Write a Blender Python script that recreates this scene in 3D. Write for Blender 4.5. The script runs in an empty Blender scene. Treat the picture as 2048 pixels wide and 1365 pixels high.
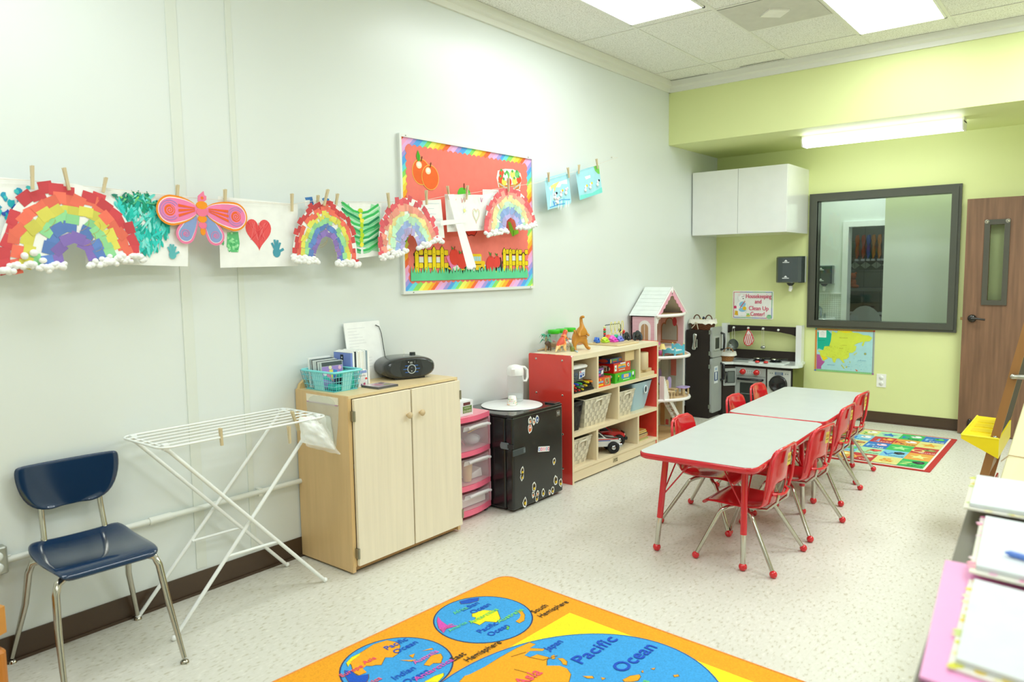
import bpy, math, random
from mathutils import Vector as V, Matrix
R = math.radians
rnd = random.Random(11)
scene = bpy.context.scene
COL = scene.collection
PI = math.pi

def hx(s, k=1.0):
    s = s.lstrip('#')
    o = []
    for i in (0, 2, 4):
        c = int(s[i:i+2], 16) / 255
        o.append((c / 12.92 if c <= .04045 else ((c + .055) / 1.055) ** 2.4) * k)
    return tuple(o)

# ---------------------------------------------------------------- materials
# name: roughness, metallic, variation scale xyz, variation amount, bump scale, bump strength, extra
SPEC = {
 'plastic': (.32, 0, (9, 9, 9), .03, 0, 0, {}),
 'gloss':   (.12, 0, (9, 9, 9), .02, 0, 0, {'coat': .4}),
 'matte':   (.75, 0, (14, 14, 14), .05, 60, .05, {}),
 'paper':   (.85, 0, (20, 20, 20), .04, 120, .05, {}),
 'paint':   (.55, 0, (1.3, 1.3, 1.3), .03, 180, .03, {}),
 'eggshell':(.33, 0, (.8, .8, .8), .025, 150, .02, {}),
 'chrome':  (.14, 1, (9, 9, 9), .03, 0, 0, {}),
 'steel':   (.36, 1, (60, 60, 4), .08, 0, 0, {}),
 'woodx':   (.4, 0, (2.5, 45, 45), .05, 90, .03, {}),
 'woody':   (.4, 0, (45, 2.5, 45), .05, 90, .03, {}),
 'woodz':   (.4, 0, (45, 45, 2.5), .05, 90, .03, {}),
 'oakz':    (.45, 0, (38, 38, 2.2), .28, 90, .05, {}),
 'carpet':  (.95, 0, (160, 160, 160), .16, 420, .5, {}),
 'fabric':  (.9, 0, (60, 60, 60), .10, 300, .4, {}),
 'wicker':  (.6, 0, (70, 70, 160), .35, 130, .9, {}),
 'tile':    (.28, 0, (2, 2, 2), .03, 0, 0, {}),
 'black':   (.22, 0, (9, 9, 9), .05, 300, .02, {'coat': .3}),
 'clear':   (.08, 0, (9, 9, 9), .0, 0, 0, {'alpha': .24}),
 'bag':     (.25, 0, (9, 9, 9), .0, 40, .6, {'alpha': .45}),
 'frost':   (.4, 0, (9, 9, 9), .0, 0, 0, {'alpha': .55}),
 'cotton':  (1., 0, (60, 60, 60), .04, 90, .8, {}),
}
MATS = {}
def M(key):
    if key in MATS: return MATS[key]
    m = bpy.data.materials.new(key); m.use_nodes = True
    nt = m.node_tree; N = nt.nodes; L = nt.links
    N.clear(); out = N.new('ShaderNodeOutputMaterial')
    if key.startswith('emit'):
        e = N.new('ShaderNodeEmission'); e.inputs[0].default_value = (.94, 1, 1.0, 1); e.inputs[1].default_value = float(key[4:])
        L.new(e.outputs[0], out.inputs[0]); MATS[key] = m; return m
    if key == 'glass':
        t = N.new('ShaderNodeBsdfTransparent'); t.inputs[0].default_value = (.86, .92, .89, 1)
        g = N.new('ShaderNodeBsdfGlossy'); g.inputs['Roughness'].default_value = .01
        fr = N.new('ShaderNodeFresnel'); fr.inputs[0].default_value = 1.5
        mx = N.new('ShaderNodeMixShader')
        L.new(fr.outputs[0], mx.inputs[0]); L.new(t.outputs[0], mx.inputs[1]); L.new(g.outputs[0], mx.inputs[2])
        L.new(mx.outputs[0], out.inputs[0]); MATS[key] = m; return m
    p = N.new('ShaderNodeBsdfPrincipled'); L.new(p.outputs[0], out.inputs[0])
    at = N.new('ShaderNodeAttribute'); at.attribute_name = 'Col'
    tc = N.new('ShaderNodeTexCoord')
    if key == 'floor':
        # vinyl composition tile: faint 12 inch joints, drifting tone and small streaky flecks
        nz = N.new('ShaderNodeTexNoise'); nz.inputs['Scale'].default_value = 75; nz.inputs['Detail'].default_value = 5
        mp = N.new('ShaderNodeMapping'); mp.inputs['Scale'].default_value = (1, .45, 1); mp.inputs['Rotation'].default_value = (0, 0, .5)
        L.new(tc.outputs['Object'], mp.inputs[0]); L.new(mp.outputs[0], nz.inputs['Vector'])
        r1 = N.new('ShaderNodeValToRGB'); c = r1.color_ramp
        c.elements[0].position = .33; c.elements[0].color = (*hx('#c2bda9'), 1)
        c.elements[1].position = .43; c.elements[1].color = (*hx('#d9d7cb'), 1)
        e = c.elements.new(.6); e.color = (*hx('#dcdacf'), 1)
        e = c.elements.new(.7); e.color = (*hx('#e8e6da'), 1)
        L.new(nz.outputs['Fac'], r1.inputs[0])
        br = N.new('ShaderNodeTexBrick'); br.offset = 0; br.inputs['Scale'].default_value = 1
        br.inputs['Color1'].default_value = (1, 1, 1, 1); br.inputs['Color2'].default_value = (.97, .97, .965, 1)
        br.inputs['Mortar'].default_value = (.93, .93, .92, 1); br.inputs['Mortar Size'].default_value = .0012
        br.inputs['Brick Width'].default_value = .305; br.inputs['Row Height'].default_value = .305
        L.new(tc.outputs['Object'], br.inputs['Vector'])
        mx = N.new('ShaderNodeMix'); mx.data_type = 'RGBA'; mx.blend_type = 'MULTIPLY'; mx.inputs[0].default_value = 1
        L.new(r1.outputs[0], mx.inputs[6]); L.new(br.outputs[0], mx.inputs[7]); L.new(mx.outputs[2], p.inputs['Base Color'])
        p.inputs['Roughness'].default_value = .36
        MATS[key] = m; return m
    if key == 'ceiltile':
        nz = N.new('ShaderNodeTexNoise'); nz.inputs['Scale'].default_value = 120; nz.inputs['Detail'].default_value = 4
        L.new(tc.outputs['Object'], nz.inputs['Vector'])
        r1 = N.new('ShaderNodeValToRGB'); c = r1.color_ramp
        c.elements[0].position = .38; c.elements[0].color = (*hx('#cfcfc6'), 1)
        c.elements[1].position = .5; c.elements[1].color = (*hx('#f1f1ec'), 1)
        L.new(nz.outputs['Fac'], r1.inputs[0]); L.new(r1.outputs[0], p.inputs['Base Color'])
        b = N.new('ShaderNodeBump'); b.inputs['Strength'].default_value = .35; b.inputs['Distance'].default_value = .004
        L.new(nz.outputs['Fac'], b.inputs['Height']); L.new(b.outputs[0], p.inputs['Normal'])
        p.inputs['Roughness'].default_value = .95
        MATS[key] = m; return m
    ro, me, sc, am, bs, bst, ex = SPEC[key]
    p.inputs['Roughness'].default_value = ro; p.inputs['Metallic'].default_value = me
    if 'coat' in ex: p.inputs['Coat Weight'].default_value = ex['coat']; p.inputs['Coat Roughness'].default_value = .08
    if 'alpha' in ex: p.inputs['Alpha'].default_value = ex['alpha']
    if am:
        mp = N.new('ShaderNodeMapping'); mp.inputs['Scale'].default_value = sc
        nz = N.new('ShaderNodeTexNoise'); nz.inputs['Scale'].default_value = 1; nz.inputs['Detail'].default_value = 4
        L.new(tc.outputs['Object'], mp.inputs[0]); L.new(mp.outputs[0], nz.inputs['Vector'])
        mr = N.new('ShaderNodeMapRange'); mr.inputs[1].default_value = .25; mr.inputs[2].default_value = .75
        mr.inputs[3].default_value = 1 - am; mr.inputs[4].default_value = 1 + am
        L.new(nz.outputs['Fac'], mr.inputs[0])
        mx = N.new('ShaderNodeMix'); mx.data_type = 'RGBA'; mx.blend_type = 'MULTIPLY'; mx.inputs[0].default_value = 1
        L.new(at.outputs['Color'], mx.inputs[6]); L.new(mr.outputs[0], mx.inputs[7]); L.new(mx.outputs[2], p.inputs['Base Color'])
    else:
        L.new(at.outputs['Color'], p.inputs['Base Color'])
    if bs:
        n2 = N.new('ShaderNodeTexNoise'); n2.inputs['Scale'].default_value = bs; n2.inputs['Detail'].default_value = 3
        L.new(tc.outputs['Object'], n2.inputs['Vector'])
        b = N.new('ShaderNodeBump'); b.inputs['Strength'].default_value = bst; b.inputs['Distance'].default_value = .003
        L.new(n2.outputs['Fac'], b.inputs['Height']); L.new(b.outputs[0], p.inputs['Normal'])
    MATS[key] = m; return m

# ---------------------------------------------------------------- flat frames for anything printed, painted or cut out
class Fr:
    def __init__(s, o, u, v): s.o = V(o); s.u = V(u).normalized(); s.v = V(v).normalized(); s.n = s.u.cross(s.v)
    def p(s, a, b, d=0): return s.o + s.u * a + s.v * b + s.n * d
    def sub(s, a, b, ang=0, d=0):
        c, k = math.cos(ang), math.sin(ang)
        return Fr(s.p(a, b, d), s.u * c + s.v * k, s.v * c - s.u * k)
def wallL(x): return Fr((x, 0, 0), (0, 1, 0), (0, 0, 1))      # left wall: right = away from the camera
def wallB(y): return Fr((0, y, 0), (1, 0, 0), (0, 0, 1))      # back wall, seen from the room
def ground(z): return Fr((0, 0, z), (1, 0, 0), (0, 1, 0))

TXT = {}
def text_geo(s):
    if s in TXT: return TXT[s]
    cu = bpy.data.curves.new('t', 'FONT'); cu.body = s; cu.size = 1; cu.resolution_u = 3
    o = bpy.data.objects.new('t', cu); COL.objects.link(o)
    dg = bpy.context.evaluated_depsgraph_get()
    me = bpy.data.meshes.new_from_object(o.evaluated_get(dg))
    vs = [(v.co.x, v.co.y) for v in me.vertices]; fs = [tuple(p.vertices) for p in me.polygons]
    bpy.data.objects.remove(o); bpy.data.curves.remove(cu); bpy.data.meshes.remove(me)
    TXT[s] = (vs, fs); return TXT[s]

def clip(poly, x0, y0, x1, y1):
    for ax, val, sg in ((0, x0, 1), (0, x1, -1), (1, y0, 1), (1, y1, -1)):
        out = []
        for i in range(len(poly)):
            a, b = poly[i-1], poly[i]
            da, db = (a[ax] - val) * sg, (b[ax] - val) * sg
            if (da >= 0) != (db >= 0):
                t = da / (da - db); out.append((a[0] + (b[0] - a[0]) * t, a[1] + (b[1] - a[1]) * t))
            if db >= 0: out.append(b)
        poly = out
        if not poly: return []
    return poly
def rrect(x0, y0, x1, y1, r, n=5):
    P = []
    for cx, cy, a in ((x1 - r, y1 - r, 0), (x0 + r, y1 - r, 90), (x0 + r, y0 + r, 180), (x1 - r, y0 + r, 270)):
        for k in range(n + 1):
            t = R(a + 90 * k / n); P.append((cx + r * math.cos(t), cy + r * math.sin(t)))
    return P
def ell(cx, cy, a, b=None, n=24, rot=0):
    b = a if b is None else b; c, s = math.cos(rot), math.sin(rot)
    return [(cx + a * math.cos(t) * c - b * math.sin(t) * s, cy + a * math.cos(t) * s + b * math.sin(t) * c) for t in [2 * PI * k / n for k in range(n)]]
def blob(cx, cy, r, n=9, j=.35, sx=1, sy=1):
    return [(cx + sx * r * (1 + rnd.uniform(-j, j)) * math.cos(2 * PI * k / n), cy + sy * r * (1 + rnd.uniform(-j, j)) * math.sin(2 * PI * k / n)) for k in range(n)]
def star(cx, cy, r, q=.45, n=5, rot=PI / 2):
    return [(cx + (r if k % 2 == 0 else r * q) * math.cos(rot + PI * k / n), cy + (r if k % 2 == 0 else r * q) * math.sin(rot + PI * k / n)) for k in range(2 * n)]

# ---------------------------------------------------------------- mesh builder
class MB:
    def __init__(s, mat='plastic', col='#ffffff'):
        s.v = []; s.f = []; s.c = []; s.m = []; s.s = []; s.mat = mat; s.col = hx(col); s.e = 0.0
    def use(s, col=None, mat=None):
        if col is not None: s.col = hx(col) if isinstance(col, str) else col
        if mat is not None: s.mat = mat
        return s
    def add(s, vs, fs, smooth=False, col=None, mat=None):
        b = len(s.v); s.v += [tuple(x) for x in vs]
        c = s.col if col is None else (hx(col) if isinstance(col, str) else col)
        for f in fs:
            s.f.append(tuple(b + i for i in f)); s.c.append(c); s.m.append(mat or s.mat); s.s.append(smooth)
        return s
    def box(s, a, b, **k):
        x0, y0, z0 = a; x1, y1, z1 = b
        if x0 > x1: x0, x1 = x1, x0
        if y0 > y1: y0, y1 = y1, y0
        if z0 > z1: z0, z1 = z1, z0
        return s.add([(x0,y0,z0),(x1,y0,z0),(x1,y1,z0),(x0,y1,z0),(x0,y0,z1),(x1,y0,z1),(x1,y1,z1),(x0,y1,z1)],
              [(0,3,2,1),(4,5,6,7),(0,1,5,4),(1,2,6,5),(2,3,7,6),(3,0,4,7)], **k)
    def hexa(s, bot, top, **k):   # 4 bottom + 4 top points
        return s.add(list(bot) + list(top), [(0,3,2,1),(4,5,6,7),(0,1,5,4),(1,2,6,5),(2,3,7,6),(3,0,4,7)], **k)
    def rbox(s, a, b, r=.01, n=3, **k):   # rounded vertical edges plus a small chamfer top and bottom
        x0, y0, z0 = a; x1, y1, z1 = b
        r = min(r, abs(x1 - x0) / 2.01, abs(y1 - y0) / 2.01); h = min(r, abs(z1 - z0) / 2.01) * .5
        rows = []
        for z, i in ((z0, h), (z0 + h, 0), (z1 - h, 0), (z1, h)):
            rows.append([(x, y, z) for x, y in rrect(x0 + i, y0 + i, x1 - i, y1 - i, max(r - i, .0004), n)])
        return s.loft(rows, **k)
    def loft(s, rows, cap=True, closed=True, smooth=False, **k):
        n = len(rows[0]); vs = [p for r in rows for p in r]; fs = []
        for i in range(len(rows) - 1):
            for j in range(n if closed else n - 1):
                q = (j + 1) % n; fs.append((i*n + j, i*n + q, (i+1)*n + q, (i+1)*n + j))
        s.add(vs, fs, smooth=smooth, **k)
        if cap:
            s.add(rows[0], [tuple(range(n - 1, -1, -1))], **k); s.add(rows[-1], [tuple(range(n))], **k)
        return s
    def tube(s, pts, r, n=8, closed=False, cap=True, **k):
        P = [V(p) for p in pts]; m = len(P); rad = r if isinstance(r, (list, tuple)) else [r] * m
        T = []
        for i in range(m):
            if closed: t = P[(i + 1) % m] - P[i - 1]
            else: t = P[min(i + 1, m - 1)] - P[max(i - 1, 0)]
            T.append(t.normalized())
        a = V((0, 0, 1)) if abs(T[0].z) < .9 else V((1, 0, 0))
        u = (a - T[0] * a.dot(T[0])).normalized(); rows = []
        for i in range(m):
            u = (u - T[i] * u.dot(T[i])).normalized(); w = T[i].cross(u)
            rows.append([P[i] + (u * math.cos(2*PI*j/n) + w * math.sin(2*PI*j/n)) * rad[i] for j in range(n)])
        if closed: rows.append(rows[0])
        return s.loft(rows, cap=cap and not closed, smooth=True, **k)
    def cyl(s, p0, p1, r0, r1=None, n=16, **k):
        return s.tube([p0, p1], [r0, r0 if r1 is None else r1], n, **k)
    def lathe(s, prof, c=(0, 0, 0), n=24, axis='z', cap=False, **k):
        rows = []
        for r, h in prof:
            row = []
            for j in range(n):
                a, b = r * math.cos(2*PI*j/n), r * math.sin(2*PI*j/n)
                q = {'z': (a, b, h), 'x': (h, a, b), 'y': (b, h, a)}[axis]
                row.append((c[0] + q[0], c[1] + q[1], c[2] + q[2]))
            rows.append(row)
        return s.loft(rows, cap=cap, smooth=True, **k)
    def ball(s, c, r, n=12, m=8, **k):
        r = r if isinstance(r, (tuple, list)) else (r, r, r); rows = []
        for i in range(m + 1):
            t = PI * i / m; q = max(math.sin(t), .001)
            rows.append([(c[0] + r[0]*q*math.cos(2*PI*j/n), c[1] + r[1]*q*math.sin(2*PI*j/n), c[2] - r[2]*math.cos(t)) for j in range(n)])
        return s.loft(rows, cap=False, smooth=True, **k)
    def poly(s, fr, pts, d=0, **k):
        A = sum(pts[i-1][0]*pts[i][1] - pts[i][0]*pts[i-1][1] for i in range(len(pts)))
        if A < 0: pts = pts[::-1]
        s.e += 1e-5; d += s.e      # every printed layer lies a hair above the one before
        return s.add([fr.p(a, b, d) for a, b in pts], [tuple(range(len(pts)))], **k)
    def rect(s, fr, a0, b0, a1, b1, d=0, **k): return s.poly(fr, [(a0,b0),(a1,b0),(a1,b1),(a0,b1)], d, **k)
    def prism(s, fr, pts, d0, d1, smooth=False, **k):
        A = sum(pts[i-1][0]*pts[i][1] - pts[i][0]*pts[i-1][1] for i in range(len(pts)))
        if A < 0: pts = pts[::-1]
        n = len(pts)
        s.add([fr.p(a, b, d0) for a, b in pts], [tuple(range(n - 1, -1, -1))], **k)
        s.add([fr.p(a, b, d1) for a, b in pts], [tuple(range(n))], **k)
        return s.add([fr.p(a, b, d0) for a, b in pts] + [fr.p(a, b, d1) for a, b in pts], [(i, (i+1) % n, n + (i+1) % n, n + i) for i in range(n)], smooth=smooth, **k)
    def line(s, fr, pts, w, d=0, **k):     # a flat stroke
        for i in range(len(pts) - 1):
            a, b = V(pts[i]), V(pts[i+1]); t = (b - a)
            if t.length < 1e-6: continue
            t.normalize(); q = V((-t.y, t.x)) * w / 2; e = t * w * .3
            s.poly(fr, [tuple(a - e - q), tuple(b + e - q), tuple(b + e + q), tuple(a - e + q)], d, **k)
        return s
    def text(s, fr, st, a, b, size, d=0, width=None, align='c', **k):
        vs, fs = text_geo(st)
        if not vs: return s
        x0 = min(v[0] for v in vs); x1 = max(v[0] for v in vs); kx = size; s.e += 2e-5; d += s.e
        if width: kx = width / (x1 - x0)
        off = {'c': (x0 + x1) / 2, 'l': x0, 'r': x1}[align]
        return s.add([fr.p(a + (x - off) * kx, b + y * size, d) for x, y in vs], fs, **k)
    def merge(s, o):
        b = len(s.v); s.v += o.v; s.f += [tuple(b + i for i in f) for f in o.f]; s.c += o.c; s.m += o.m; s.s += o.s; return s
    def xf(s, mat):
        s.v = [tuple(mat @ V(v)) for v in s.v]; return s

def solid(vs, fs, thick, sub=1, off=0):
    """surface -> thick smooth shell (solidify + subdivision, evaluated to plain mesh data)"""
    me = bpy.data.meshes.new('t'); me.from_pydata(vs, [], fs)
    o = bpy.data.objects.new('t', me); COL.objects.link(o)
    if thick: md = o.modifiers.new('a', 'SOLIDIFY'); md.thickness = thick; md.offset = off
    if sub: md = o.modifiers.new('b', 'SUBSURF'); md.levels = sub; md.render_levels = sub
    return _take(o, me)
def skin(pts, edges, rad, sub=2):
    """continuous body grown around a jointed skeleton"""
    me = bpy.data.meshes.new('t'); me.from_pydata(pts, edges, [])
    o = bpy.data.objects.new('t', me); COL.objects.link(o)
    o.modifiers.new('a', 'SKIN')
    for i, r in enumerate(rad):
        sv = me.skin_vertices[0].data[i]; sv.radius = (r, r) if not isinstance(r, tuple) else r
        sv.use_root = (i == 0)
    md = o.modifiers.new('b', 'SUBSURF'); md.levels = sub; md.render_levels = sub
    return _take(o, me)
def _take(o, me):
    dg = bpy.context.evaluated_depsgraph_get(); ev = o.evaluated_get(dg)
    m2 = bpy.data.meshes.new_from_object(ev)
    r = ([tuple(v.co) for v in m2.vertices], [tuple(p.vertices) for p in m2.polygons])
    bpy.data.objects.remove(o); bpy.data.meshes.remove(me); bpy.data.meshes.remove(m2)
    return r

# ---------------------------------------------------------------- scene objects
def tag(o, label=None, cat=None, group=None, kind=None):
    if label: o['label'] = label
    if cat: o['category'] = cat
    if group: o['group'] = group
    if kind: o['kind'] = kind
    return o
ROOTLOC = {}
def thing(name, label, cat, loc=(0, 0, 0), group=None):
    o = bpy.data.objects.new(name, None); COL.objects.link(o); o.empty_display_size = .05
    o.location = loc; ROOTLOC[o.name] = V(loc)
    return tag(o, label, cat, group)
def put(name, mb, parent=None, label=None, cat=None, group=None, kind=None, loc=None):
    """one mesh object; geometry is authored in room coordinates (or around the origin for things placed later)"""
    me = bpy.data.meshes.new(name)
    if parent is not None: base = ROOTLOC[parent.name]
    elif loc is not None: base = V(loc)
    elif kind == 'structure': base = V((0, 0, 0))
    else:
        xs = [v[0] for v in mb.v]; ys = [v[1] for v in mb.v]; zs = [v[2] for v in mb.v]
        base = V(((min(xs) + max(xs)) / 2, (min(ys) + max(ys)) / 2, min(zs)))
    me.from_pydata([(v[0] - base.x, v[1] - base.y, v[2] - base.z) for v in mb.v], [], mb.f)
    names = []
    for k in mb.m:
        if k not in names: names.append(k)
    for k in names: me.materials.append(M(k))
    idx = {k: i for i, k in enumerate(names)}
    me.polygons.foreach_set('material_index', [idx[k] for k in mb.m])
    me.polygons.foreach_set('use_smooth', mb.s)
    at = me.attributes.new('Col', 'FLOAT_COLOR', 'CORNER'); dat = []
    for p, c in zip(me.polygons, mb.c): dat += [c[0], c[1], c[2], 1.0] * p.loop_total
    at.data.foreach_set('color', dat)
    me.update()
    o = bpy.data.objects.new(name, me); COL.objects.link(o)
    if parent is not None: o.parent = parent; ROOTLOC[o.name] = base
    else: o.location = base; ROOTLOC[o.name] = base
    return tag(o, label, cat, group, kind)
def place(o, loc, rz=0):
    o.location = loc; o.rotation_euler = (0, 0, rz); return o
def dup(o, parent=None):
    c = o.copy(); COL.objects.link(c)
    if parent is not None: c.parent = parent
    for ch in list(o.children): dup(ch, c)
    return c
RUGT={'antarctica_s':[(1.186,2.286),(1.202,2.342),(1.257,2.372),(1.311,2.326),(1.319,2.290),(1.276,2.268),(1.279,2.229),(1.252,2.230),(1.219,2.225),(1.234,2.251),(1.222,2.270),(1.204,2.266)],
'samerica':[(1.085,2.177),(1.127,2.156),(1.178,2.143),(1.210,2.171),(1.189,2.120),(1.205,2.087),(1.158,2.107),(1.112,2.144)],
'africa_s':[(1.060,2.342),(1.078,2.388),(1.104,2.423),(1.122,2.396),(1.108,2.355),(1.083,2.327)],
'aus_s':[(1.328,2.426),(1.336,2.442),(1.374,2.416),(1.404,2.375),(1.403,2.343),(1.380,2.347),(1.377,2.376),(1.361,2.406)],
'nz_s':[(1.375,2.291),(1.389,2.292),(1.401,2.271),(1.388,2.271)],
'asia_e':[(1.079,1.698),(1.057,1.766),(1.047,1.850),(1.064,1.903),(1.114,1.919),(1.142,1.903),(1.179,1.859),(1.182,1.827),(1.159,1.809),(1.189,1.764),(1.172,1.751),(1.166,1.738),(1.149,1.726),(1.153,1.704),(1.185,1.696),(1.180,1.665),(1.146,1.666),(1.099,1.695)],
'europe_e':[(1.072,1.692),(1.055,1.731),(1.057,1.775),(1.068,1.757),(1.077,1.713),(1.099,1.679)],
'africa_e':[(1.109,1.654),(1.135,1.666),(1.177,1.658),(1.200,1.691),(1.220,1.675),(1.236,1.652),(1.185,1.613),(1.142,1.631)],
'aus_e':[(1.319,1.863),(1.293,1.928),(1.312,1.960),(1.337,1.945),(1.360,1.911),(1.338,1.894),(1.341,1.871)],
'isl1_e':[(1.221,1.830),(1.269,1.872),(1.262,1.850)],
'isl2_e':[(1.224,1.876),(1.231,1.899),(1.248,1.873)],
'isl3_e':[(1.239,1.931),(1.253,1.969),(1.266,1.966)],
'ant_e':[(1.404,1.780),(1.407,1.833),(1.419,1.866),(1.432,1.852),(1.444,1.810)],
'asia_w':[(1.495,1.900),(1.503,1.922),(1.513,1.994),(1.515,2.079),(1.523,2.173),(1.537,2.239),(1.564,2.241),(1.564,2.204),(1.614,2.234),(1.617,2.218),(1.577,2.187),(1.581,2.147),(1.606,2.149),(1.616,2.183),(1.663,2.192),(1.673,2.166),(1.693,2.139),(1.732,2.169),(1.765,2.169),(1.798,2.146),(1.822,2.098),(1.506,1.857)],
'isl1':[(1.667,2.206),(1.670,2.221),(1.688,2.201),(1.682,2.190)],
'japan':[(1.697,2.208),(1.712,2.220),(1.736,2.211),(1.751,2.189),(1.737,2.185),(1.720,2.199)],
'isl2':[(1.841,2.162),(1.868,2.183),(1.880,2.174),(1.863,2.161)],
'isl3':[(1.899,2.195),(1.914,2.200),(1.912,2.184)],
'guinea':[(1.970,2.230),(1.979,2.268),(2.000,2.296),(2.011,2.286),(2.015,2.258),(2.002,2.239),(1.981,2.223)],
'isl4':[(2.015,2.358),(2.025,2.372),(2.027,2.358)],
'isl5':[(2.102,2.368),(2.113,2.382),(2.120,2.373),(2.110,2.359)],
'isl6':[(1.997,2.318),(1.996,2.331),(2.006,2.317)]}
MAPT={'asia':[(1.200,0.858),(1.243,0.839),(1.257,0.863),(1.379,0.864),(1.394,0.850),(1.439,0.848),(1.484,0.830),(1.535,0.828),(1.565,0.806),(1.544,0.773),(1.500,0.767),(1.487,0.722),(1.472,0.729),(1.486,0.766),(1.434,0.747),(1.405,0.726),(1.428,0.719),(1.421,0.678),(1.392,0.653),(1.362,0.651),(1.363,0.610),(1.341,0.589),(1.311,0.583),(1.327,0.551),(1.312,0.550),(1.288,0.577),(1.272,0.592),(1.249,0.587),(1.235,0.545),(1.219,0.552),(1.207,0.588),(1.172,0.598),(1.148,0.609),(1.172,0.586),(1.126,0.558),(1.092,0.618),(1.092,0.643),(1.072,0.650),(1.076,0.659),(1.123,0.665),(1.134,0.703),(1.177,0.705),(1.191,0.755),(1.197,0.805)],
'europe':[(1.063,0.844),(1.087,0.833),(1.157,0.865),(1.197,0.829),(1.191,0.755),(1.177,0.705),(1.134,0.703),(1.123,0.665),(1.079,0.680),(1.068,0.666)],
'africa':[(1.062,0.621),(1.089,0.618),(1.114,0.562),(1.141,0.551),(1.107,0.503),(1.108,0.478),(1.064,0.475)],
'arabia':[(1.102,0.615),(1.120,0.608),(1.164,0.586),(1.129,0.564)],
'siberia':[(1.261,0.858),(1.375,0.861),(1.379,0.849),(1.319,0.843)],
'i1':[(1.297,0.533),(1.328,0.494),(1.321,0.492),(1.293,0.525)],
'i2':[(1.332,0.511),(1.350,0.524),(1.345,0.502)],
'i3':[(1.419,0.497),(1.449,0.483),(1.435,0.476)],
'i4':[(1.400,0.637),(1.429,0.659),(1.437,0.655),(1.415,0.631)],
'i5':[(1.364,0.574),(1.379,0.567),(1.373,0.546)]}
# ================================================================ THE ROOM
RX, YB, YF, CZ = 5.6, 7.57, -2.6, 3.21
WHITE, LIME = '#dfe5e2', '#dde5a4'
put('floor', MB('floor').box((-.1, YF - .1, -.1), (RX + .1, 7.7, 0)), kind='structure')
put('wall_left', MB('eggshell', WHITE).box((-.1, YF, 0), (0, 7.7, CZ + .1)), kind='structure')
wb = MB('paint', LIME)
wx0, wx1, wz0, wz1 = 1.03, 2.19, .95, 2.125
for a, b in (((0, 0), (wx0, CZ)), ((wx1, 0), (RX, CZ)), ((wx0, 0), (wx1, wz0)), ((wx0, wz1), (wx1, CZ))):
    wb.box((a[0], YB, a[1]), (b[0], YB + .12, b[1]))
put('wall_back', wb, kind='structure')
put('wall_right', MB('paint', '#e4e6df').box((RX, YF, 0), (RX + .1, 7.7, CZ)), kind='structure')
put('wall_front', MB('paint', '#e4e6df').box((-.1, YF - .1, 0), (RX + .1, YF, CZ)), kind='structure')
put('ceiling', MB('ceiltile').box((-.1, YF - .1, CZ), (RX + .1, 7.7, CZ + .1)), kind='structure')
put('trim_1', MB('paint', LIME).box((0, 6.455, 2.64), (RX, YB, CZ)), kind='structure', label='lime green soffit box under the ceiling')
# tee bars of the dropped ceiling
gb = MB('plastic', '#e6e6de')
gx = [.55, 1.135, 1.735, 2.325, 2.925, 3.525, 4.125, 4.725, 5.325]
for x in gx: gb.box((x - .011, YF, CZ - .004), (x + .011, 6.44, CZ - .0005))
gy = [6.08 - 1.22 * k for k in range(8)]
for y in gy: gb.box((0, y - .011, CZ - .0045), (RX, y + .011, CZ - .001))
gb.box((1.135, 5.46, CZ - .0045), (1.735, 5.48, CZ - .001))
put('trim_2', gb, kind='structure')
gap = MB('matte', '#2b2418')
gap.rect(Fr((0, 0, CZ - .006), (1, 0, 0), (0, -1, 0)), .06, -6.37, .42, -6.36).rect(Fr((0, 0, CZ - .006), (1, 0, 0), (0, -1, 0)), .72, -6.352, 1.1, -6.34)
put('trim_3', gap, kind='structure')
put('trim_4', MB('paint', '#e2e3da').loft([[(0, y, 3.115), (.018, y, 3.115), (.024, y, 3.15), (.05, y, 3.165), (.058, y, CZ - .002), (0, y, CZ - .002)] for y in (YF, 6.455)]), kind='structure')
put('trim_5', MB('paint', '#e2e3da').loft([[(x, 6.455, 3.115), (x, 6.437, 3.115), (x, 6.431, 3.15), (x, 6.405, 3.165), (x, 6.397, CZ - .002), (x, 6.455, CZ - .002)] for x in (0, RX)]), kind='structure')
sm = MB('eggshell', '#dde2da')
for y, w in ((1.70, .05), (1.975, .03)): sm.box((0, y - w / 2, .12), (.004, y + w / 2, 3.115))
put('trim_6', sm, kind='structure')
def base(frame, a0, a1):
    m = MB('plastic', '#4a3828')
    m.prism(frame, [(a0, .0), (a1, 0), (a1, .105), (a0, .105)], 0, .006)
    m.prism(frame, [(a0, .0), (a1, 0), (a1, .012), (a0, .012)], .006, .014)
    return m
put('baseboard_left', base(wallL(0), YF, YB), kind='structure')
put('baseboard_back', base(wallB(YB), 0, 2.3), kind='structure')

# ---- window between the rooms
w = thing('window_1', None, None, (1.61, YB, .885)); w['kind'] = 'structure'
fm = MB('plastic', '#4b4e44')
X0, X1, Z0, Z1 = .965, 2.252, .885, 2.19
B0 = wallB(YB)
for t, d0, d1 in ((.0, 0, .03), (.022, 0, .042), (.05, 0, .022)):
    i0, i1, j0, j1 = X0 + t, X1 - t, Z0 + t, Z1 - t; q = .075 - t
    for a in ((i0, j0, i1, j0 + q), (i0, j1 - q, i1, j1), (i0, j0 + q, i0 + q, j1 - q), (i1 - q, j0 + q, i1, j1 - q)):
        fm.prism(B0, [(a[0], a[1]), (a[2], a[1]), (a[2], a[3]), (a[0], a[3])], d0 - (.1 if t == .05 else 0), d1)
put('window_frame', fm, w)
put('window_pane', MB('glass').rect(B0, X0 + .07, Z0 + .07, X1 - .07, Z1 - .07, -.05), w)

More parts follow.
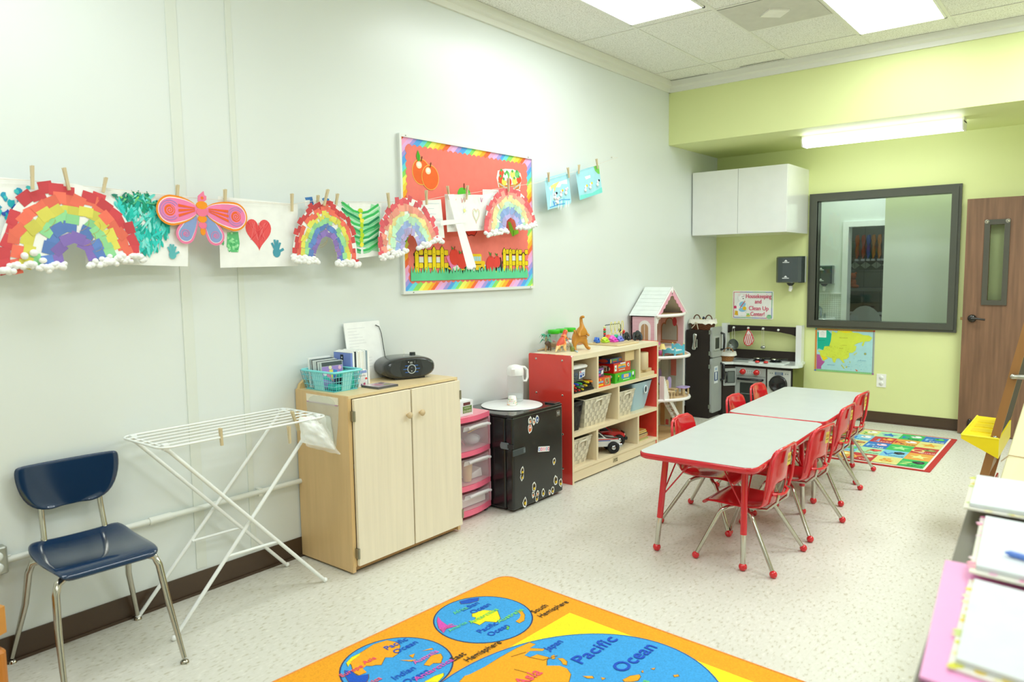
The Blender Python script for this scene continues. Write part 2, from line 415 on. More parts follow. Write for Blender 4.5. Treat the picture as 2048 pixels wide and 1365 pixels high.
# ---- wooden door folded open against the lime wall
d = thing('door_1', None, None, (2.76, 7.48, .008)); d['kind'] = 'structure'
sl = MB('oakz', '#7a5a43')
for a in ((2.305, .008, 2.48, 2.045), (2.585, .008, 3.22, 2.045), (2.48, .008, 2.585, 1.18), (2.48, 1.82, 2.585, 2.045)):
    sl.box((a[0], 7.46, a[1]), (a[2], 7.505, a[3]))
put('door_slab', sl, d)
df = MB('plastic', '#4d4c42'); F = wallB(7.46)
for a in ((2.44, 1.14, 2.622, 1.18), (2.44, 1.82, 2.622, 1.862), (2.44, 1.18, 2.48, 1.82), (2.583, 1.18, 2.622, 1.82)):
    df.prism(F, [(a[0], a[1]), (a[2], a[1]), (a[2], a[3]), (a[0], a[3])], 0, .014)
put('lite_frame', df, d)
put('door_pane', MB('glass').rect(wallB(7.48), 2.475, 1.175, 2.59, 1.825), d)
for x in (2.456, 2.606): put('corner_clip', MB('clear', '#e8e4d0').ball((x, 7.44, 1.845), (.018, .008, .018)).ball((x + .006, 7.436, 1.842), .007, mat='chrome'), d)
h = MB('black', '#1f1d1a').lathe([(.0, -.03), (.02, -.03), (.032, -.02), (.034, 0)], (2.378, 7.46, 1.022), axis='y')
h.cyl((2.378, 7.43, 1.022), (2.378, 7.40, 1.022), .012).tube([(2.378, 7.405, 1.022), (2.42, 7.4, 1.024), (2.48, 7.4, 1.016)], [.012, .009, .008])
put('lever_handle', h, d)
put('latch', MB('chrome', '#b09468').box((2.288, 7.475, 1.005), (2.305, 7.49, 1.03)), d)
ks = MB('black', '#26221d').box((2.375, 7.44, .07), (2.415, 7.46, .12)).tube([(2.395, 7.445, .11), (2.395, 7.43, .06), (2.395, 7.405, .012)], .009).ball((2.395, 7.445, .125), (.016, .012, .02)).cyl((2.395, 7.405, .012), (2.395, 7.403, .0), .014)
put('door_stop', ks, d)

# ================================================================ LIGHTS
def lamp_panel(x0, x1, y0, y1, lab):
    t = thing('ceiling_light', lab, 'light', ((x0 + x1) / 2, (y0 + y1) / 2, CZ - .012), 'flush ceiling light panels')
    f = MB('plastic', '#e9e9e4')
    for a in ((x0, y0, x1, y0 + .015), (x0, y1 - .015, x1, y1), (x0, y0, x0 + .015, y1), (x1 - .015, y0, x1, y1)):
        f.box((a[0], a[1], CZ - .012), (a[2], a[3], CZ - .002))
    put('frame', f, t)
    put('diffuser', MB('emit11').rect(Fr((0, 0, CZ - .009), (1, 0, 0), (0, -1, 0)), x0 + .015, -y1 + .015, x1 - .015, -y0 - .015), t)
lamp_panel(.565, 1.12, 3.55, 4.75, 'bright white ceiling light panel nearest the long white wall')
lamp_panel(1.745, 2.315, 4.87, 6.07, 'bright white ceiling light panel between the air vent and the lime soffit')
t = thing('air_vent', 'grey perforated square ceiling vent with a pale diamond plate', 'vent', (1.435, 5.16, CZ - .01))
U = Fr((0, 0, CZ - .004), (1, 0, 0), (0, -1, 0))
put('perforated_plate', MB('matte', '#cfcec4').rect(U, 1.146, -5.455, 1.724, -4.875, .002), t)
put('diverter', MB('matte', '#efeee6').prism(U, [(1.435 - .1, -5.165), (1.435, -5.265), (1.435 + .1, -5.165), (1.435, -5.065)], .002, .012), t)
t = thing('fluorescent_fixture', 'long white fluorescent wraparound light under the lime soffit', 'light', (1.72, 6.9, 2.56))
put('housing', MB('plastic', '#eef0ea').box((1.1, 6.83, 2.605), (2.34, 6.97, 2.64)), t)
ln = MB('emit10').loft([[(x, 6.82, 2.61), (x, 6.98, 2.61), (x, 6.965, 2.55), (x, 6.835, 2.55)] for x in (1.112, 2.328)], cap=False)
put('lens', ln, t)
for x in (1.1, 2.328): put('end_cap', MB('plastic', '#f2f3ee').loft([[(q, 6.815, 2.615), (q, 6.985, 2.615), (q, 6.968, 2.545), (q, 6.832, 2.545)] for q in (x, x + .012)]), t)
def area(x, y, sx, sy, e, z=CZ - .02, rot=(0, 0, 0), col=(.93, 1, 1.03)):
    l = bpy.data.lights.new('ceiling_area', 'AREA'); l.shape = 'RECTANGLE'; l.size = sx; l.size_y = sy; l.energy = e; l.color = col
    o = bpy.data.objects.new('ceiling_area', l); COL.objects.link(o); o.location = (x, y, z); o.rotation_euler = rot
for x, y, e in ((.9, .6, 21), (2.3, 1.9, 23), (2.3, -.9, 20), (3.8, 3.6, 40), (4.3, .6, 18), (3.5, 5.6, 52)): area(x, y, .58, 1.2, e)
wd = bpy.data.worlds.new('W'); scene.world = wd; wd.use_nodes = True
wd.node_tree.nodes['Background'].inputs[0].default_value = (.9, 1, .93, 1); wd.node_tree.nodes['Background'].inputs[1].default_value = .4

# ================================================================ THE ROOM BEHIND THE GLASS
Y2 = 9.0
put('wall_far', MB('paint', '#d9e2da').box((-.4, Y2, 0), (.905, Y2 + .1, 3)).box((.905, Y2, 1.985), (1.72, Y2 + .1, 3)).box((1.72, Y2, 0), (3.6, Y2 + .1, 3)), kind='structure')
put('wall_side', MB('paint', '#d9e2da').box((-.5, 7.7, 0), (-.4, 11.1, 3)).box((3.6, 7.7, 0), (3.7, 11.1, 3)), kind='structure')
put('floor_far', MB('tile', '#b9b8ac').box((-.5, 7.7, -.1), (3.7, 11.1, 0)), kind='structure')
put('ceiling_far', MB('paint', '#dcdcd4').box((-.5, 7.7, 3), (3.7, 11.1, 3.1)), kind='structure')
tr = MB('plastic', '#e9efec')
tr.box((.905, 8.97, 0), (.965, 9.12, 1.925)).box((1.66, 8.97, 0), (1.72, 9.12, 1.925)).box((.905, 8.97, 1.925), (1.72, 9.12, 1.985))
put('door_2', tr, kind='structure')
tb = MB('tile', '#7f8777').rect(wallB(10.4), .2, 0, 2.4, 2.6)
FT = wallB(10.395)
for x in [.2 + .2 * k for k in range(11)]: tb.rect(FT, x, 0, x + .005, 2.6, col='#5b6256')
for z in [.2 * k for k in range(13)]: tb.rect(FT, .2, z, 2.4, z + .005, col='#5b6256')
tb.rect(FT, .2, 1.43, 2.4, 1.55, .001, col='#59604f')
for k in range(14):
    x = .3 + k * .13
    tb.poly(FT, [(x, 1.445), (x, 1.535), (x + .06, 1.49)], .002, col='#b3bba9').poly(FT, [(x + .125, 1.445), (x + .125, 1.535), (x + .065, 1.49)], .002, col='#b3bba9')
put('wall_tiled', tb, kind='structure')
mo = MB('tile', '#dfe7e0').rect(wallB(Y2 - .002), .3, 0, .905, 1.17)
for k in range(24):
    mo.rect(wallB(Y2 - .003), .3 + .025 * k, .6, .302 + .025 * k, 1.17, col='#a9b3a8')
    mo.rect(wallB(Y2 - .003), .3, .6 + .0245 * k, .905, .602 + .0245 * k, col='#a9b3a8')
mo.box((.3, Y2 - .02, 1.165), (.905, Y2, 1.18), col='#eef2ee')
put('trim_7', mo, kind='structure')
put('partition', MB('paint', '#eef3ef').box((1.525, 8.1, 0), (2.6, 8.14, 2.9)), kind='structure', label='pale smooth panel behind the right half of the window')
area(1.2, 8.35, .8, .5, 17, 2.95); area(2.1, 7.9, .6, .2, 5, 2.95); area(1.3, 9.8, .5, .4, 4, 2.9)
def dispenser(cx, y, cz, lab, s=1.0):
    """dark smoke paper towel dispenser, wall plane at y"""
    t = thing('towel_dispenser', lab, 'paper towel dispenser', (cx, y, cz - .13))
    w, h, dp = .122 * s, .13 * s, .2 * s
    put('back_plate', MB('plastic', '#cdd2cf').rbox((cx - w, y - .05, cz - h), (cx + w, y, cz + h), .012), t)
    rows = []
    for z, k in ((-h, .86), (-h * .93, 1), (h * .9, 1), (h, .8)):
        rows.append([(cx + w * 1.0 * a, y - .05 - (dp - .05) * b * k, cz + z) for a, b in ((-1, 0), (-1, .75), (-.8, .93), (-.4, 1), (.4, 1), (.8, .93), (1, .75), (1, 0))])
    put('cover', MB('gloss', '#3a4446').loft(rows), t)
    f = wallB(y - dp - .0015); lg = MB('paper', '#e7ecec')
    for z in (.08, -.075):
        lg.poly(f, [(cx - .035, cz + z * s), (cx + .0, cz + z * s), (cx - .017, cz + z * s + .018)]).rect(f, cx - .05, cz + z * s - .012, cx + .016, cz + z * s - .006)
    put('emblem', lg, t)
    put('nozzle', MB('black', '#22272a').lathe([(.04, 0), (.035, -.012), (.018, -.03)], (cx, y - .1 * s, cz - h), cap=True), t)
    put('towel_tail', MB('paper', '#f1f3ef').tube([(cx, y - .1 * s, cz - h - .02), (cx + .004, y - .1 * s, cz - h - .05), (cx - .004, y - .105 * s, cz - h - .085)], [.012, .02, .014]), t)
dispenser(.822, YB, 1.46, 'dark paper towel dispenser mounted on the lime wall beside the window')
dispenser(.73, Y2, 1.39, 'dark paper towel dispenser seen through the window, above the mosaic tiles', .8)
t = thing('wash_basin', 'white wall basin under mosaic tiles, seen through the window', 'sink', (.62, 8.8, .72))
put('basin', MB('gloss', '#e6edeb').rbox((.4, 8.58, .74), (.86, 8.995, .9), .04).box((.44, 8.62, .9), (.82, 8.9, .901), col='#c8d2cf'), t)
put('faucet', MB('chrome', '#b8c4cf').tube([(.7, 8.93, .9), (.7, 8.93, 1.0), (.7, 8.86, 1.02), (.7, 8.82, .99)], .012).cyl((.66, 8.93, .9), (.66, 8.93, .94), .012).cyl((.74, 8.93, .9), (.74, 8.93, .94), .012), t)
t = thing('toilet', 'white toilet with raised lid in the dark tiled room behind the window', 'toilet', (.9, 10.1, 0))
put('tank', MB('gloss', '#b9c2c1').rbox((.66, 10.12, .4), (1.16, 10.36, .86), .05).rbox((.65, 10.1, .86), (1.17, 10.37, .9), .04), t)
put('lid', MB('gloss', '#c5cdcd').prism(wallB(10.1), ell(.9, .72, .2, .26), 0, .02), t)
put('bowl', MB('gloss', '#b9c2c1').lathe([(.12, 0), (.11, .2), (.2, .38), (.19, .4)], (.9, 9.88, 0), cap=True), t)
put('toiletry_box', MB('matte', '#3b352e').rbox((.8, 10.17, .9), (.97, 10.28, .955), .01).rbox((.83, 10.18, .955), (.98, 10.27, .975), .01), label='small dark box lying on the toilet tank', cat='box')
hb = [('#b86a35', .735), ('#a9552f', .81), ('#3d62a6', .87), ('#b8823f', .93), ('#c98a4a', 1.0), ('#8a8f86', 1.05)]
lb = ['orange coat hung nearest the door frame', 'rust coat second on the line', 'blue garment in the middle of the line', 'tan garment right of the blue one', 'orange striped bag near the right end', 'grey bag at the right end of the line']
for (c, x), l in zip(hb, lb):
    m = MB('fabric', c).prism(wallB(10.3), [(x - .016, 1.87), (x + .012, 1.88), (x + .024, 1.80), (x + .012, 1.74), (x + .022, 1.62), (x - .004, 1.56), (x - .018, 1.66), (x - .012, 1.74), (x - .024, 1.82)], -.02, .02)
    m.box((x - .02, 10.27, 1.545), (x + .022, 10.33, 1.572), col='#c8cfcc')
    put('hanging_garment', m, label=l + ' behind the window', cat='garment', group='things hung in the tiled room')
put('toy_bear', MB('fabric', '#b5622f').ball((.7, 10.25, 1.27), (.05, .04, .06)).ball((.705, 10.24, 1.35), .045).ball((.67, 10.24, 1.39), .015).ball((.74, 10.24, 1.39), .015).ball((.74, 10.22, 1.22), (.05, .03, .025)), label='brown plush toy on the ledge in the dark tiled room', cat='soft toy')
put('ledge', MB('tile', '#6d746a').box((.2, 10.1, 1.16), (2.4, 10.4, 1.2)), kind='structure')

# ================================================================ FIXED THINGS ON THE BACK WALL
t = thing('wall_cabinet', 'white two-door wall cabinet hung in the corner under the soffit', 'cabinet', (.48, 7.26, 1.81))
put('carcass', MB('gloss', '#e8eae8').box((.01, 6.97, 1.81), (.945, YB, 2.43)), t)
for a, b in ((.012, .476), (.479, .943)):
    put('door', MB('gloss', '#e8eae8').rbox((a, 6.95, 1.812), (b, 6.969, 2.428), .002), t)
t = thing('outlet_plate', 'white double outlet with round safety covers on the lime wall', 'outlet', (1.655, YB, .405))
put('plate', MB('gloss', '#f0f1ec').prism(B0, rrect(1.614, .342, 1.697, .468, .005), 0, .006), t)
for z in (.378, .432): put('safety_cover', MB('gloss', '#e4e6e0').lathe([(.02, 0), (.018, -.006), (.0, -.007)], (1.655, YB - .006, z), axis='y').rect(wallB(YB - .0135), 1.654, z - .012, 1.656, z + .012, col='#c5c8c0'), t)
# housekeeping sign
F = wallB(7.562); s = MB('paper', '#f4f5f2')
s.prism(wallB(YB), rrect(.192, .95, .622, 1.243, .015), 0, .006)
ed = ['#e2574c', '#8c4aa0', '#3d6fc4', '#4bb36a', '#4bb36a', '#3d6fc4']
for k in range(6): s.rect(F, .203 + .068 * k, 1.227, .203 + .068 * (k + 1), 1.232, .0008, col=ed[k]).rect(F, .203 + .068 * k, .961, .203 + .068 * (k + 1), .966, .0008, col=ed[-1 - k])
s.rect(F, .203, .961, .208, 1.232, .0009, col='#d24a48').rect(F, .606, 1.07, .611, 1.232, .0009, col='#48b068').rect(F, .606, .961, .611, 1.07, .0009, col='#3d6fc4')
for st, x, z, wdt in (('Housekeeping', .47, 1.168, .265), ('and', .465, 1.113, .068), ('Clean Up', .472, 1.043, .205), ('Center!', .46, .983, .145)):
    for ox in (-.0012, .0012): s.text(F, st, x + ox, z, .062, .0012, width=wdt, col='#d8406e')
s.poly(F, ell(.29, 1.17, .042), .0011, col='#c9cdc8').poly(F, ell(.29, 1.17, .04), .0012, col='#fbfbfa').poly(F, ell(.262, 1.2, .014), .0013, col='#f3e6e6').poly(F, ell(.316, 1.2, .014), .0013, col='#f3e6e6')
s.poly(F, ell(.29, 1.07, .062, .075), .0009, col='#c9cdc8').poly(F, ell(.29, 1.07, .06, .073), .001, col='#fbfbfa').poly(F, ell(.3, 1.1, .035, .03), .0013, col='#8cc7e8').poly(F, ell(.3, 1.045, .04, .022), .0013, col='#8cc7e8')
s.line(F, [(.275, 1.065), (.325, 1.135)], .008, .0015, col='#d8423f').poly(F, ell(.322, 1.06, .02), .0016, col='#f2c41f')
s.poly(F, ell(.265, 1.0, .028, .022), .0014, col='#fbfbfa').poly(F, ell(.318, .995, .028, .02), .0014, col='#fbfbfa').poly(F, [(.215, .99), (.255, .985), (.25, 1.03), (.222, 1.035)], .0015, col='#e8b62a').poly(F, blob(.22, 1.07, .016), .0014, col='#d2386a')
s.poly(F, ell(.307, 1.162, .007, .005), .0018, col='#2a2a2a').poly(F, ell(.295, 1.182, .004), .0018, col='#2a2a2a').poly(F, ell(.31, 1.184, .004), .0018, col='#2a2a2a')
s.poly(F, ell(.36, .985, .028, .01), .0013, col='#e6d14a').rect(F, .345, .988, .375, 1.008, .0014, col='#9ccf7f').poly(F, ell(.582, .975, .028, .018), .0014, col='#93d0a0').poly(F, ell(.582, .992, .02, .007), .0015, col='#6fb784')
put('housekeeping_sign', s, label='white sign reading Housekeeping and Clean Up Center with bear drawing', cat='sign')
# map poster
F = wallB(7.5665); s = MB('paper', '#a9d9dd').rect(F, 1.043, .4555, 1.587, .877, .0005)
s.rect(F, 1.043, .4555, 1.587, .473, .0008, col='#8fcf86').rect(F, 1.043, .86, 1.587, .877, .0008, col='#c9974f').rect(F, 1.043, .4555, 1.06, .877, .0009, col='#e0964a').rect(F, 1.57, .4555, 1.587, .877, .0009, col='#a7b3b0')
for k in range(30): s.rect(F, 1.05 + .0178 * k, .466, 1.058 + .0178 * k, .47, .001, col='#5f8d9a').rect(F, 1.05 + .0178 * k, .864, 1.058 + .0178 * k, .868, .001, col='#7a4f36').rect(F, 1.573, .46 + .0138 * k, 1.577, .468 + .0138 * k, .001, col='#4d5450').rect(F, 1.05, .46 + .0138 * k, 1.054, .468 + .0138 * k, .001, col='#8a5a35')
for x, z, c in ((1.043, .866, '#1aa596'), (1.572, .864, '#d8433f'), (1.043, .4555, '#3f7fd0'), (1.572, .4555, '#a84fa0')): s.rect(F, x, z, x + .015, z + .012, .0012, col=c)
for k, c in (('asia', '#d3e24a'), ('europe', '#10b295'), ('africa', '#b2589a'), ('arabia', '#f0da10'), ('siberia', '#f2de14'), ('i1', '#cfd044'), ('i2', '#c9cc3a'), ('i3', '#d9713a'), ('i4', '#cfd98a'), ('i5', '#b8d6a0')):
    s.poly(F, MAPT[k], .0012 if k not in ('arabia', 'siberia') else .0016, col=c)
s.poly(F, rrect(1.078, .79, 1.148, .86, .003), .0018, col='#f0f3ee')
for k in range(5): s.rect(F, 1.09, .80 + .009 * k, 1.135, .802 + .009 * k, .002, col='#b9c2bd')
s.text(F, 'Asia', 1.113, .845, .012, .002, col='#8a9490').text(F, 'RUSSIA', 1.31, .79, .012, .002, width=.075, col='#a39a2a').text(F, 'CHINA', 1.29, .687, .011, .002, col='#a39a2a').text(F, 'INDIA', 1.22, .6, .009, .002, col='#a39a2a').text(F, 'EUROPE', 1.1, .757, .011, .002, width=.07, col='#0b7d68').text(F, 'MONGOLIA', 1.32, .72, .008, .002, col='#a39a2a').text(F, 'KAZAKHSTAN', 1.18, .705, .008, .002, col='#a39a2a')
s.text(F, 'INDIAN OCEAN', 1.2, .52, .01, .002, col='#5a9dc0').text(F, 'PACIFIC OCEAN', 1.48, .58, .01, .002, col='#5a9dc0')
s.poly(F, star(1.507, .65, .016, .35, 8), .0018, col='#6f7a3c').poly(F, star(1.507, .65, .009, .35, 8), .002, col='#e0d64a')
for k in range(30):
    x, z = rnd.uniform(1.3, 1.56), rnd.uniform(.48, .62); s.rect(F, x, z, x + rnd.uniform(.006, .018), z + .0018, .0021, col='#78b4c9')
for k in range(60):
    x, z = rnd.uniform(1.13, 1.36), rnd.uniform(.62, .72); s.line(F, [(x, z), (x + rnd.uniform(-.012, .012), z + rnd.uniform(-.01, .01))], .0012, .0021, col='#a8b02c')
put('map_poster', s, label='map poster of Asia on the lime wall under the window', cat='poster')

# outlet box and pipe on the left wall
t = thing('outlet_box', 'grey metal surface outlet box with round safety covers on the left wall', 'outlet', (0, .87, .37))
put('box_body', MB('steel', '#b9bdb6').rbox((0, .80, .372), (.05, .915, .478), .01), t)
for z in (.402, .446): put('safety_cover', MB('gloss', '#dfe3dc').lathe([(.021, .05), (.021, .058), (.012, .063), (0, .064)], (0, .875, z), axis='x').box((.062, .873, z - .015), (.067, .877, z + .015)), t)
put('conduit_pipe', MB('eggshell', '#dfe2da').cyl((.022, .915, .415), (.022, 4.1, .408), .013).cyl((.022, 1.46, .414), (.022, 1.56, .414), .017).box((0, 2.0, .393), (.03, 2.02, .43)).cyl((.022, .92, .43), (.022, .93, .43), .004), label='painted pipe running along the left wall behind the chair', cat='pipe')
put('wall_cable', MB('plastic', '#b9c2bb').tube([(.006, .876, .478), (.006, .872, .6), (.006, .868, .9), (.006, .86, 1.3)], .004), label='thin grey cable rising from the metal outlet box', cat='cable')
# ================================================================ BULLETIN BOARD
bb = thing('bulletin_board', 'framed red bulletin board with rainbow border on the long white wall', 'bulletin board', (0, 3.66, 1.363))
F = wallL(.012); fr = MB('eggshell', '#e4e8e4')
for a in ((3.02, 1.363, 4.312, 1.381), (3.02, 2.284, 4.312, 2.302), (3.02, 1.381, 3.036, 2.284), (4.296, 1.381, 4.312, 2.284)): fr.prism(wallL(0), [(a[0], a[1]), (a[2], a[1]), (a[2], a[3]), (a[0], a[3])], .0, .022)
for y, z in ((3.07, 2.293), (4.25, 2.293), (3.1, 1.372), (4.26, 1.372)): fr.ball((.022, y, z), (.003, .006, .003), 8, 5, mat='chrome', col='#9a9a92')
put('frame', fr, bb)
bo = MB('paper', '#f0c83c'); cols = ['#f2d84a', '#f7b02e', '#ef6f3c', '#f3a8cf', '#e7b3e6', '#a99be0', '#5aa8ec', '#6cd6e0', '#8fdc6a', '#eef06a']
k = 0; x = 2.0
while x < 4.5:
    wd_ = rnd.uniform(.028, .05); q = []
    p = clip([(x, 1.381), (x + wd_, 1.381), (x + wd_ + .95, 2.284), (x + .95, 2.284)], 3.036, 1.381, 4.296, 2.284)
    if len(p) > 2: bo.poly(F, p, 0, col=cols[k % 10])
    x += wd_; k += 1
put('rainbow_border', bo, bb)
ins = []
def scal(a, b, n, ax, depth):
    o = []
    for i in range(n * 6):
        t = i / (n * 6); w_ = depth * abs(math.sin(PI * n * t))
        o.append((a[0] + (b[0] - a[0]) * t + (w_ if ax == 0 else 0), a[1] + (b[1] - a[1]) * t + (w_ if ax == 1 else 0)))
    return o
ins = scal((3.082, 1.436), (4.238, 1.436), 26, 1, -.012) + scal((4.238, 1.436), (4.238, 2.238), 18, 0, .012) + scal((4.238, 2.238), (3.082, 2.238), 26, 1, .012) + scal((3.082, 2.238), (3.082, 1.436), 18, 0, -.012)
put('red_backing', MB('paper', '#f07e70').poly(F, ins, .0008), bb)
def apple(m, cx, cz, r, c, rim='#f7c45a', d=.002, leaf='#3f9a33'):
    m.poly(F, ell(cx, cz, r * 1.06, r * 1.09), d, col=rim).poly(F, ell(cx, cz, r, r * 1.03), d + .0003, col=c)
    m.poly(F, ell(cx - r * .25, cz + r * .55, r * .33, r * .3), d + .0005, col='#f9e0b8').poly(F, ell(cx - r * .25, cz + r * .58, r * .2, r * .18), d + .0007, col='#fdf7e8')
    m.line(F, [(cx, cz + r * .9), (cx + r * .12, cz + r * 1.25)], r * .12, d + .0008, col='#7a4a20')
    return m
m = MB('paper'); apple(m, 3.198, 2.095, .072, '#ef6a2c'); apple(m, 3.272, 2.068, .07, '#f06a2a', d=.0035)
m.poly(F, [(3.17, 2.155), (3.158, 2.185), (3.172, 2.222), (3.19, 2.19), (3.188, 2.16)], .004, col='#4fb52f').poly(F, [(3.174, 2.158), (3.172, 2.215), (3.18, 2.17)], .0042, col='#2f8f2a')
put('orange_apples_cutout', m, bb)
m = MB('paper').poly(F, [(3.905, 2.12), (3.925, 2.06), (4.0, 2.045), (4.1, 2.045), (4.16, 2.065), (4.182, 2.14), (4.17, 2.175), (4.09, 2.195), (4.0, 2.19), (3.92, 2.17)], .002, col='#f4efe4')
m.poly(F, [(3.92, 2.1), (3.935, 2.058), (4.04, 2.045), (4.15, 2.065), (4.165, 2.12), (4.1, 2.09), (4.0, 2.08)], .0025, col='#c9853c').line(F, [(3.93, 2.085), (4.0, 2.062), (4.1, 2.066), (4.163, 2.1)], .01, .003, col='#c9c4b2')
for y, z, c in ((3.95, 2.115, '#e8542e'), (3.985, 2.1, '#f2df5c'), (4.04, 2.105, '#e2452f'), (4.1, 2.115, '#efe06a'), (4.15, 2.13, '#e2552f'), (3.96, 2.155, '#e65a3a'), (4.02, 2.15, '#7cc86a'), (4.08, 2.16, '#f1e275'), (4.13, 2.165, '#7dcc78'), (4.0, 2.135, '#f5f2ea')):
    m.poly(F, ell(y, z, .026), .0032, col=c).poly(F, ell(y - .004, z + .02, .01), .0036, col='#4fae5a')
put('apple_basket_cutout', m, bb)
put('green_apple_cutout', MB('paper', '#55c233').poly(F, ell(3.56, 1.985, .045, .045), .002).poly(F, ell(3.6, 1.985, .04, .045), .002).line(F, [(3.578, 2.02), (3.578, 2.055)], .008, .003, col='#6b3a1a'), bb)
put('red_apple_cutout', MB('paper', '#7a2018').poly(F, [(3.565, 1.80), (3.575, 1.75), (3.61, 1.72), (3.64, 1.728), (3.67, 1.722), (3.695, 1.75), (3.7, 1.8)], .002).poly(F, [(3.57, 1.80), (3.582, 1.753), (3.612, 1.727), (3.64, 1.734), (3.668, 1.728), (3.69, 1.753), (3.695, 1.8)], .0025, col='#ea4a3c'), bb)
put('green_worm_cutout', MB('paper', '#8edc3a').poly(F, [(4.02, 1.83), (4.05, 1.83), (4.085, 1.775), (4.135, 1.778), (4.14, 1.755), (4.10, 1.742), (4.07, 1.73), (4.04, 1.77)], .002).line(F, [(4.08, 1.77), (4.08, 1.735)], .004, .003, col='#3c7f1c'), bb)
put('yellow_cutout', MB('paper', '#f2d21a').rect(F, 3.295, 1.82, 3.31, 1.9, .002), bb)
def fence(ys, top, bot):
    m = MB('paper', '#3a3218'); w_ = .019
    m.rect(F, ys[0] - .025, bot + .045, ys[-1] + .035, bot + .062, .002).rect(F, ys[0] - .025, bot + .105, ys[-1] + .035, bot + .122, .002)
    for i, y in enumerate(ys):
        if i: m.rect(F, ys[i-1] + .014, bot + .066, y - .014, bot + .10, .0022, col='#eceee6')
        for z in (.03, .11): m.poly(F, rrect(y + .017, bot + z, y + .056, bot + z + .035, .006), .0024, col='#3a3218').poly(F, rrect(y + .019, bot + z + .002, y + .054, bot + z + .033, .006), .0026, col='#f0d315')
    for y, t in zip(ys, top):
        m.poly(F, [(y - w_, bot - .01), (y + w_, bot - .01), (y + w_, t - .022), (y, t), (y - w_, t - .022)], .003).poly(F, [(y - w_ + .004, bot - .008), (y + w_ - .004, bot - .008), (y + w_ - .004, t - .024), (y, t - .005), (y - w_ + .004, t - .024)], .0034, col='#f4db0c')
        for z in (.035, .12): m.poly(F, ell(y, bot + z, .003), .0037, col='#4a3d14')
    return m
put('picket_fence_cutout', fence([3.14, 3.217, 3.288, 3.36], [1.632, 1.645, 1.656, 1.658], 1.485), bb)
put('picket_fence_cutout', fence([3.975, 4.042, 4.117, 4.189], [1.655, 1.652, 1.649, 1.627], 1.497), bb)
m = MB('paper', '#36322a').poly(F, [(3.37, 1.47), (3.96, 1.48), (3.94, 1.585), (3.80, 1.58), (3.78, 1.53), (3.45, 1.52), (3.37, 1.55)], .0016)
m.poly(F, [(3.378, 1.52), (3.47, 1.495), (3.468, 1.505), (3.378, 1.535)], .0018, col='#f2d21a').poly(F, [(3.48, 1.5), (3.57, 1.5), (3.57, 1.51), (3.48, 1.51)], .0018, col='#f2d21a')
put('road_cutout', m, bb)
m = MB('paper', '#ef86b8').poly(F, [(3.395, 1.585), (3.44, 1.6), (3.5, 1.525), (3.535, 1.535), (3.525, 1.515), (3.45, 1.49)], .0042).poly(F, [(3.45, 1.49), (3.525, 1.514), (3.52, 1.54), (3.452, 1.52)], .0045, col='#efe9e2')
for y, z, r in ((3.47, 1.585, .045), (3.54, 1.56, .045)): m.poly(F, ell(y, z, r, r * 1.15), .0048, col='#e24535').line(F, [(y, z + r), (y + .006, z + r * 1.5)], .005, .005, col='#5a3a1a').poly(F, [(y - .004, z + r * 1.1), (y - .028, z + r * 1.6), (y - .02, z + r * 1.05)], .0051, col='#3d9a3a')
put('books_and_apples_cutout', m, bb)
m = MB('paper', '#f3cc1e').poly(F, rrect(3.625, 1.5, 3.735, 1.607, .014), .004).poly(F, rrect(3.70, 1.5, 3.768, 1.56, .012), .004)
m.rect(F, 3.632, 1.56, 3.728, 1.59, .0045, col='#a9dcea').rect(F, 3.632, 1.535, 3.728, 1.54, .0045, col='#3a3218')
for k in range(4): m.rect(F, 3.655 + .022 * k, 1.56, 3.658 + .022 * k, 1.59, .0047, col='#f3cc1e')
for y in (3.655, 3.735): m.poly(F, ell(y, 1.502, .018, .02), .005, col='#2c2a26').poly(F, ell(y, 1.502, .009, .01), .0053, col='#d8d8d2')
m.poly(F, ell(3.767, 1.53, .007), .005, col='#d9d9cf')
put('school_bus_cutout', m, bb)
m = MB('paper')
for y, z, r in ((3.83, 1.535, .05), (3.895, 1.555, .034)): m.poly(F, ell(y, z, r, r * 1.2), .0042, col='#e3443a').line(F, [(y, z + r), (y + .004, z + r * 1.6)], .005, .0045, col='#5a3a1a').poly(F, [(y - .004, z + r * 1.1), (y - .024, z + r * 1.8), (y + .0, z + r * 1.5)], .0046, col='#3d9a3a')
m.poly(F, [(3.865, 1.48), (3.925, 1.52), (3.935, 1.503), (3.875, 1.465)], .0048, col='#f2cf2a').poly(F, [(3.9, 1.503), (3.925, 1.52), (3.935, 1.503), (3.91, 1.487)], .005, col='#4a8fd8')
put('apples_and_crayon_cutout', m, bb)
m = MB('paper', '#5fce98'); g = [(3.085, 1.44), (4.235, 1.44)]; y = 4.235
while y > 3.09:
    t = rnd.uniform(.018, .034); g += [(y, 1.482 + rnd.uniform(-.006, .006)), (y - t * .5 + rnd.uniform(-.008, .008), 1.482 + rnd.uniform(.025, .05))]; y -= t
m.poly(F, g + [(3.085, 1.48)], .0062); put('grass_cutout', m, bb)

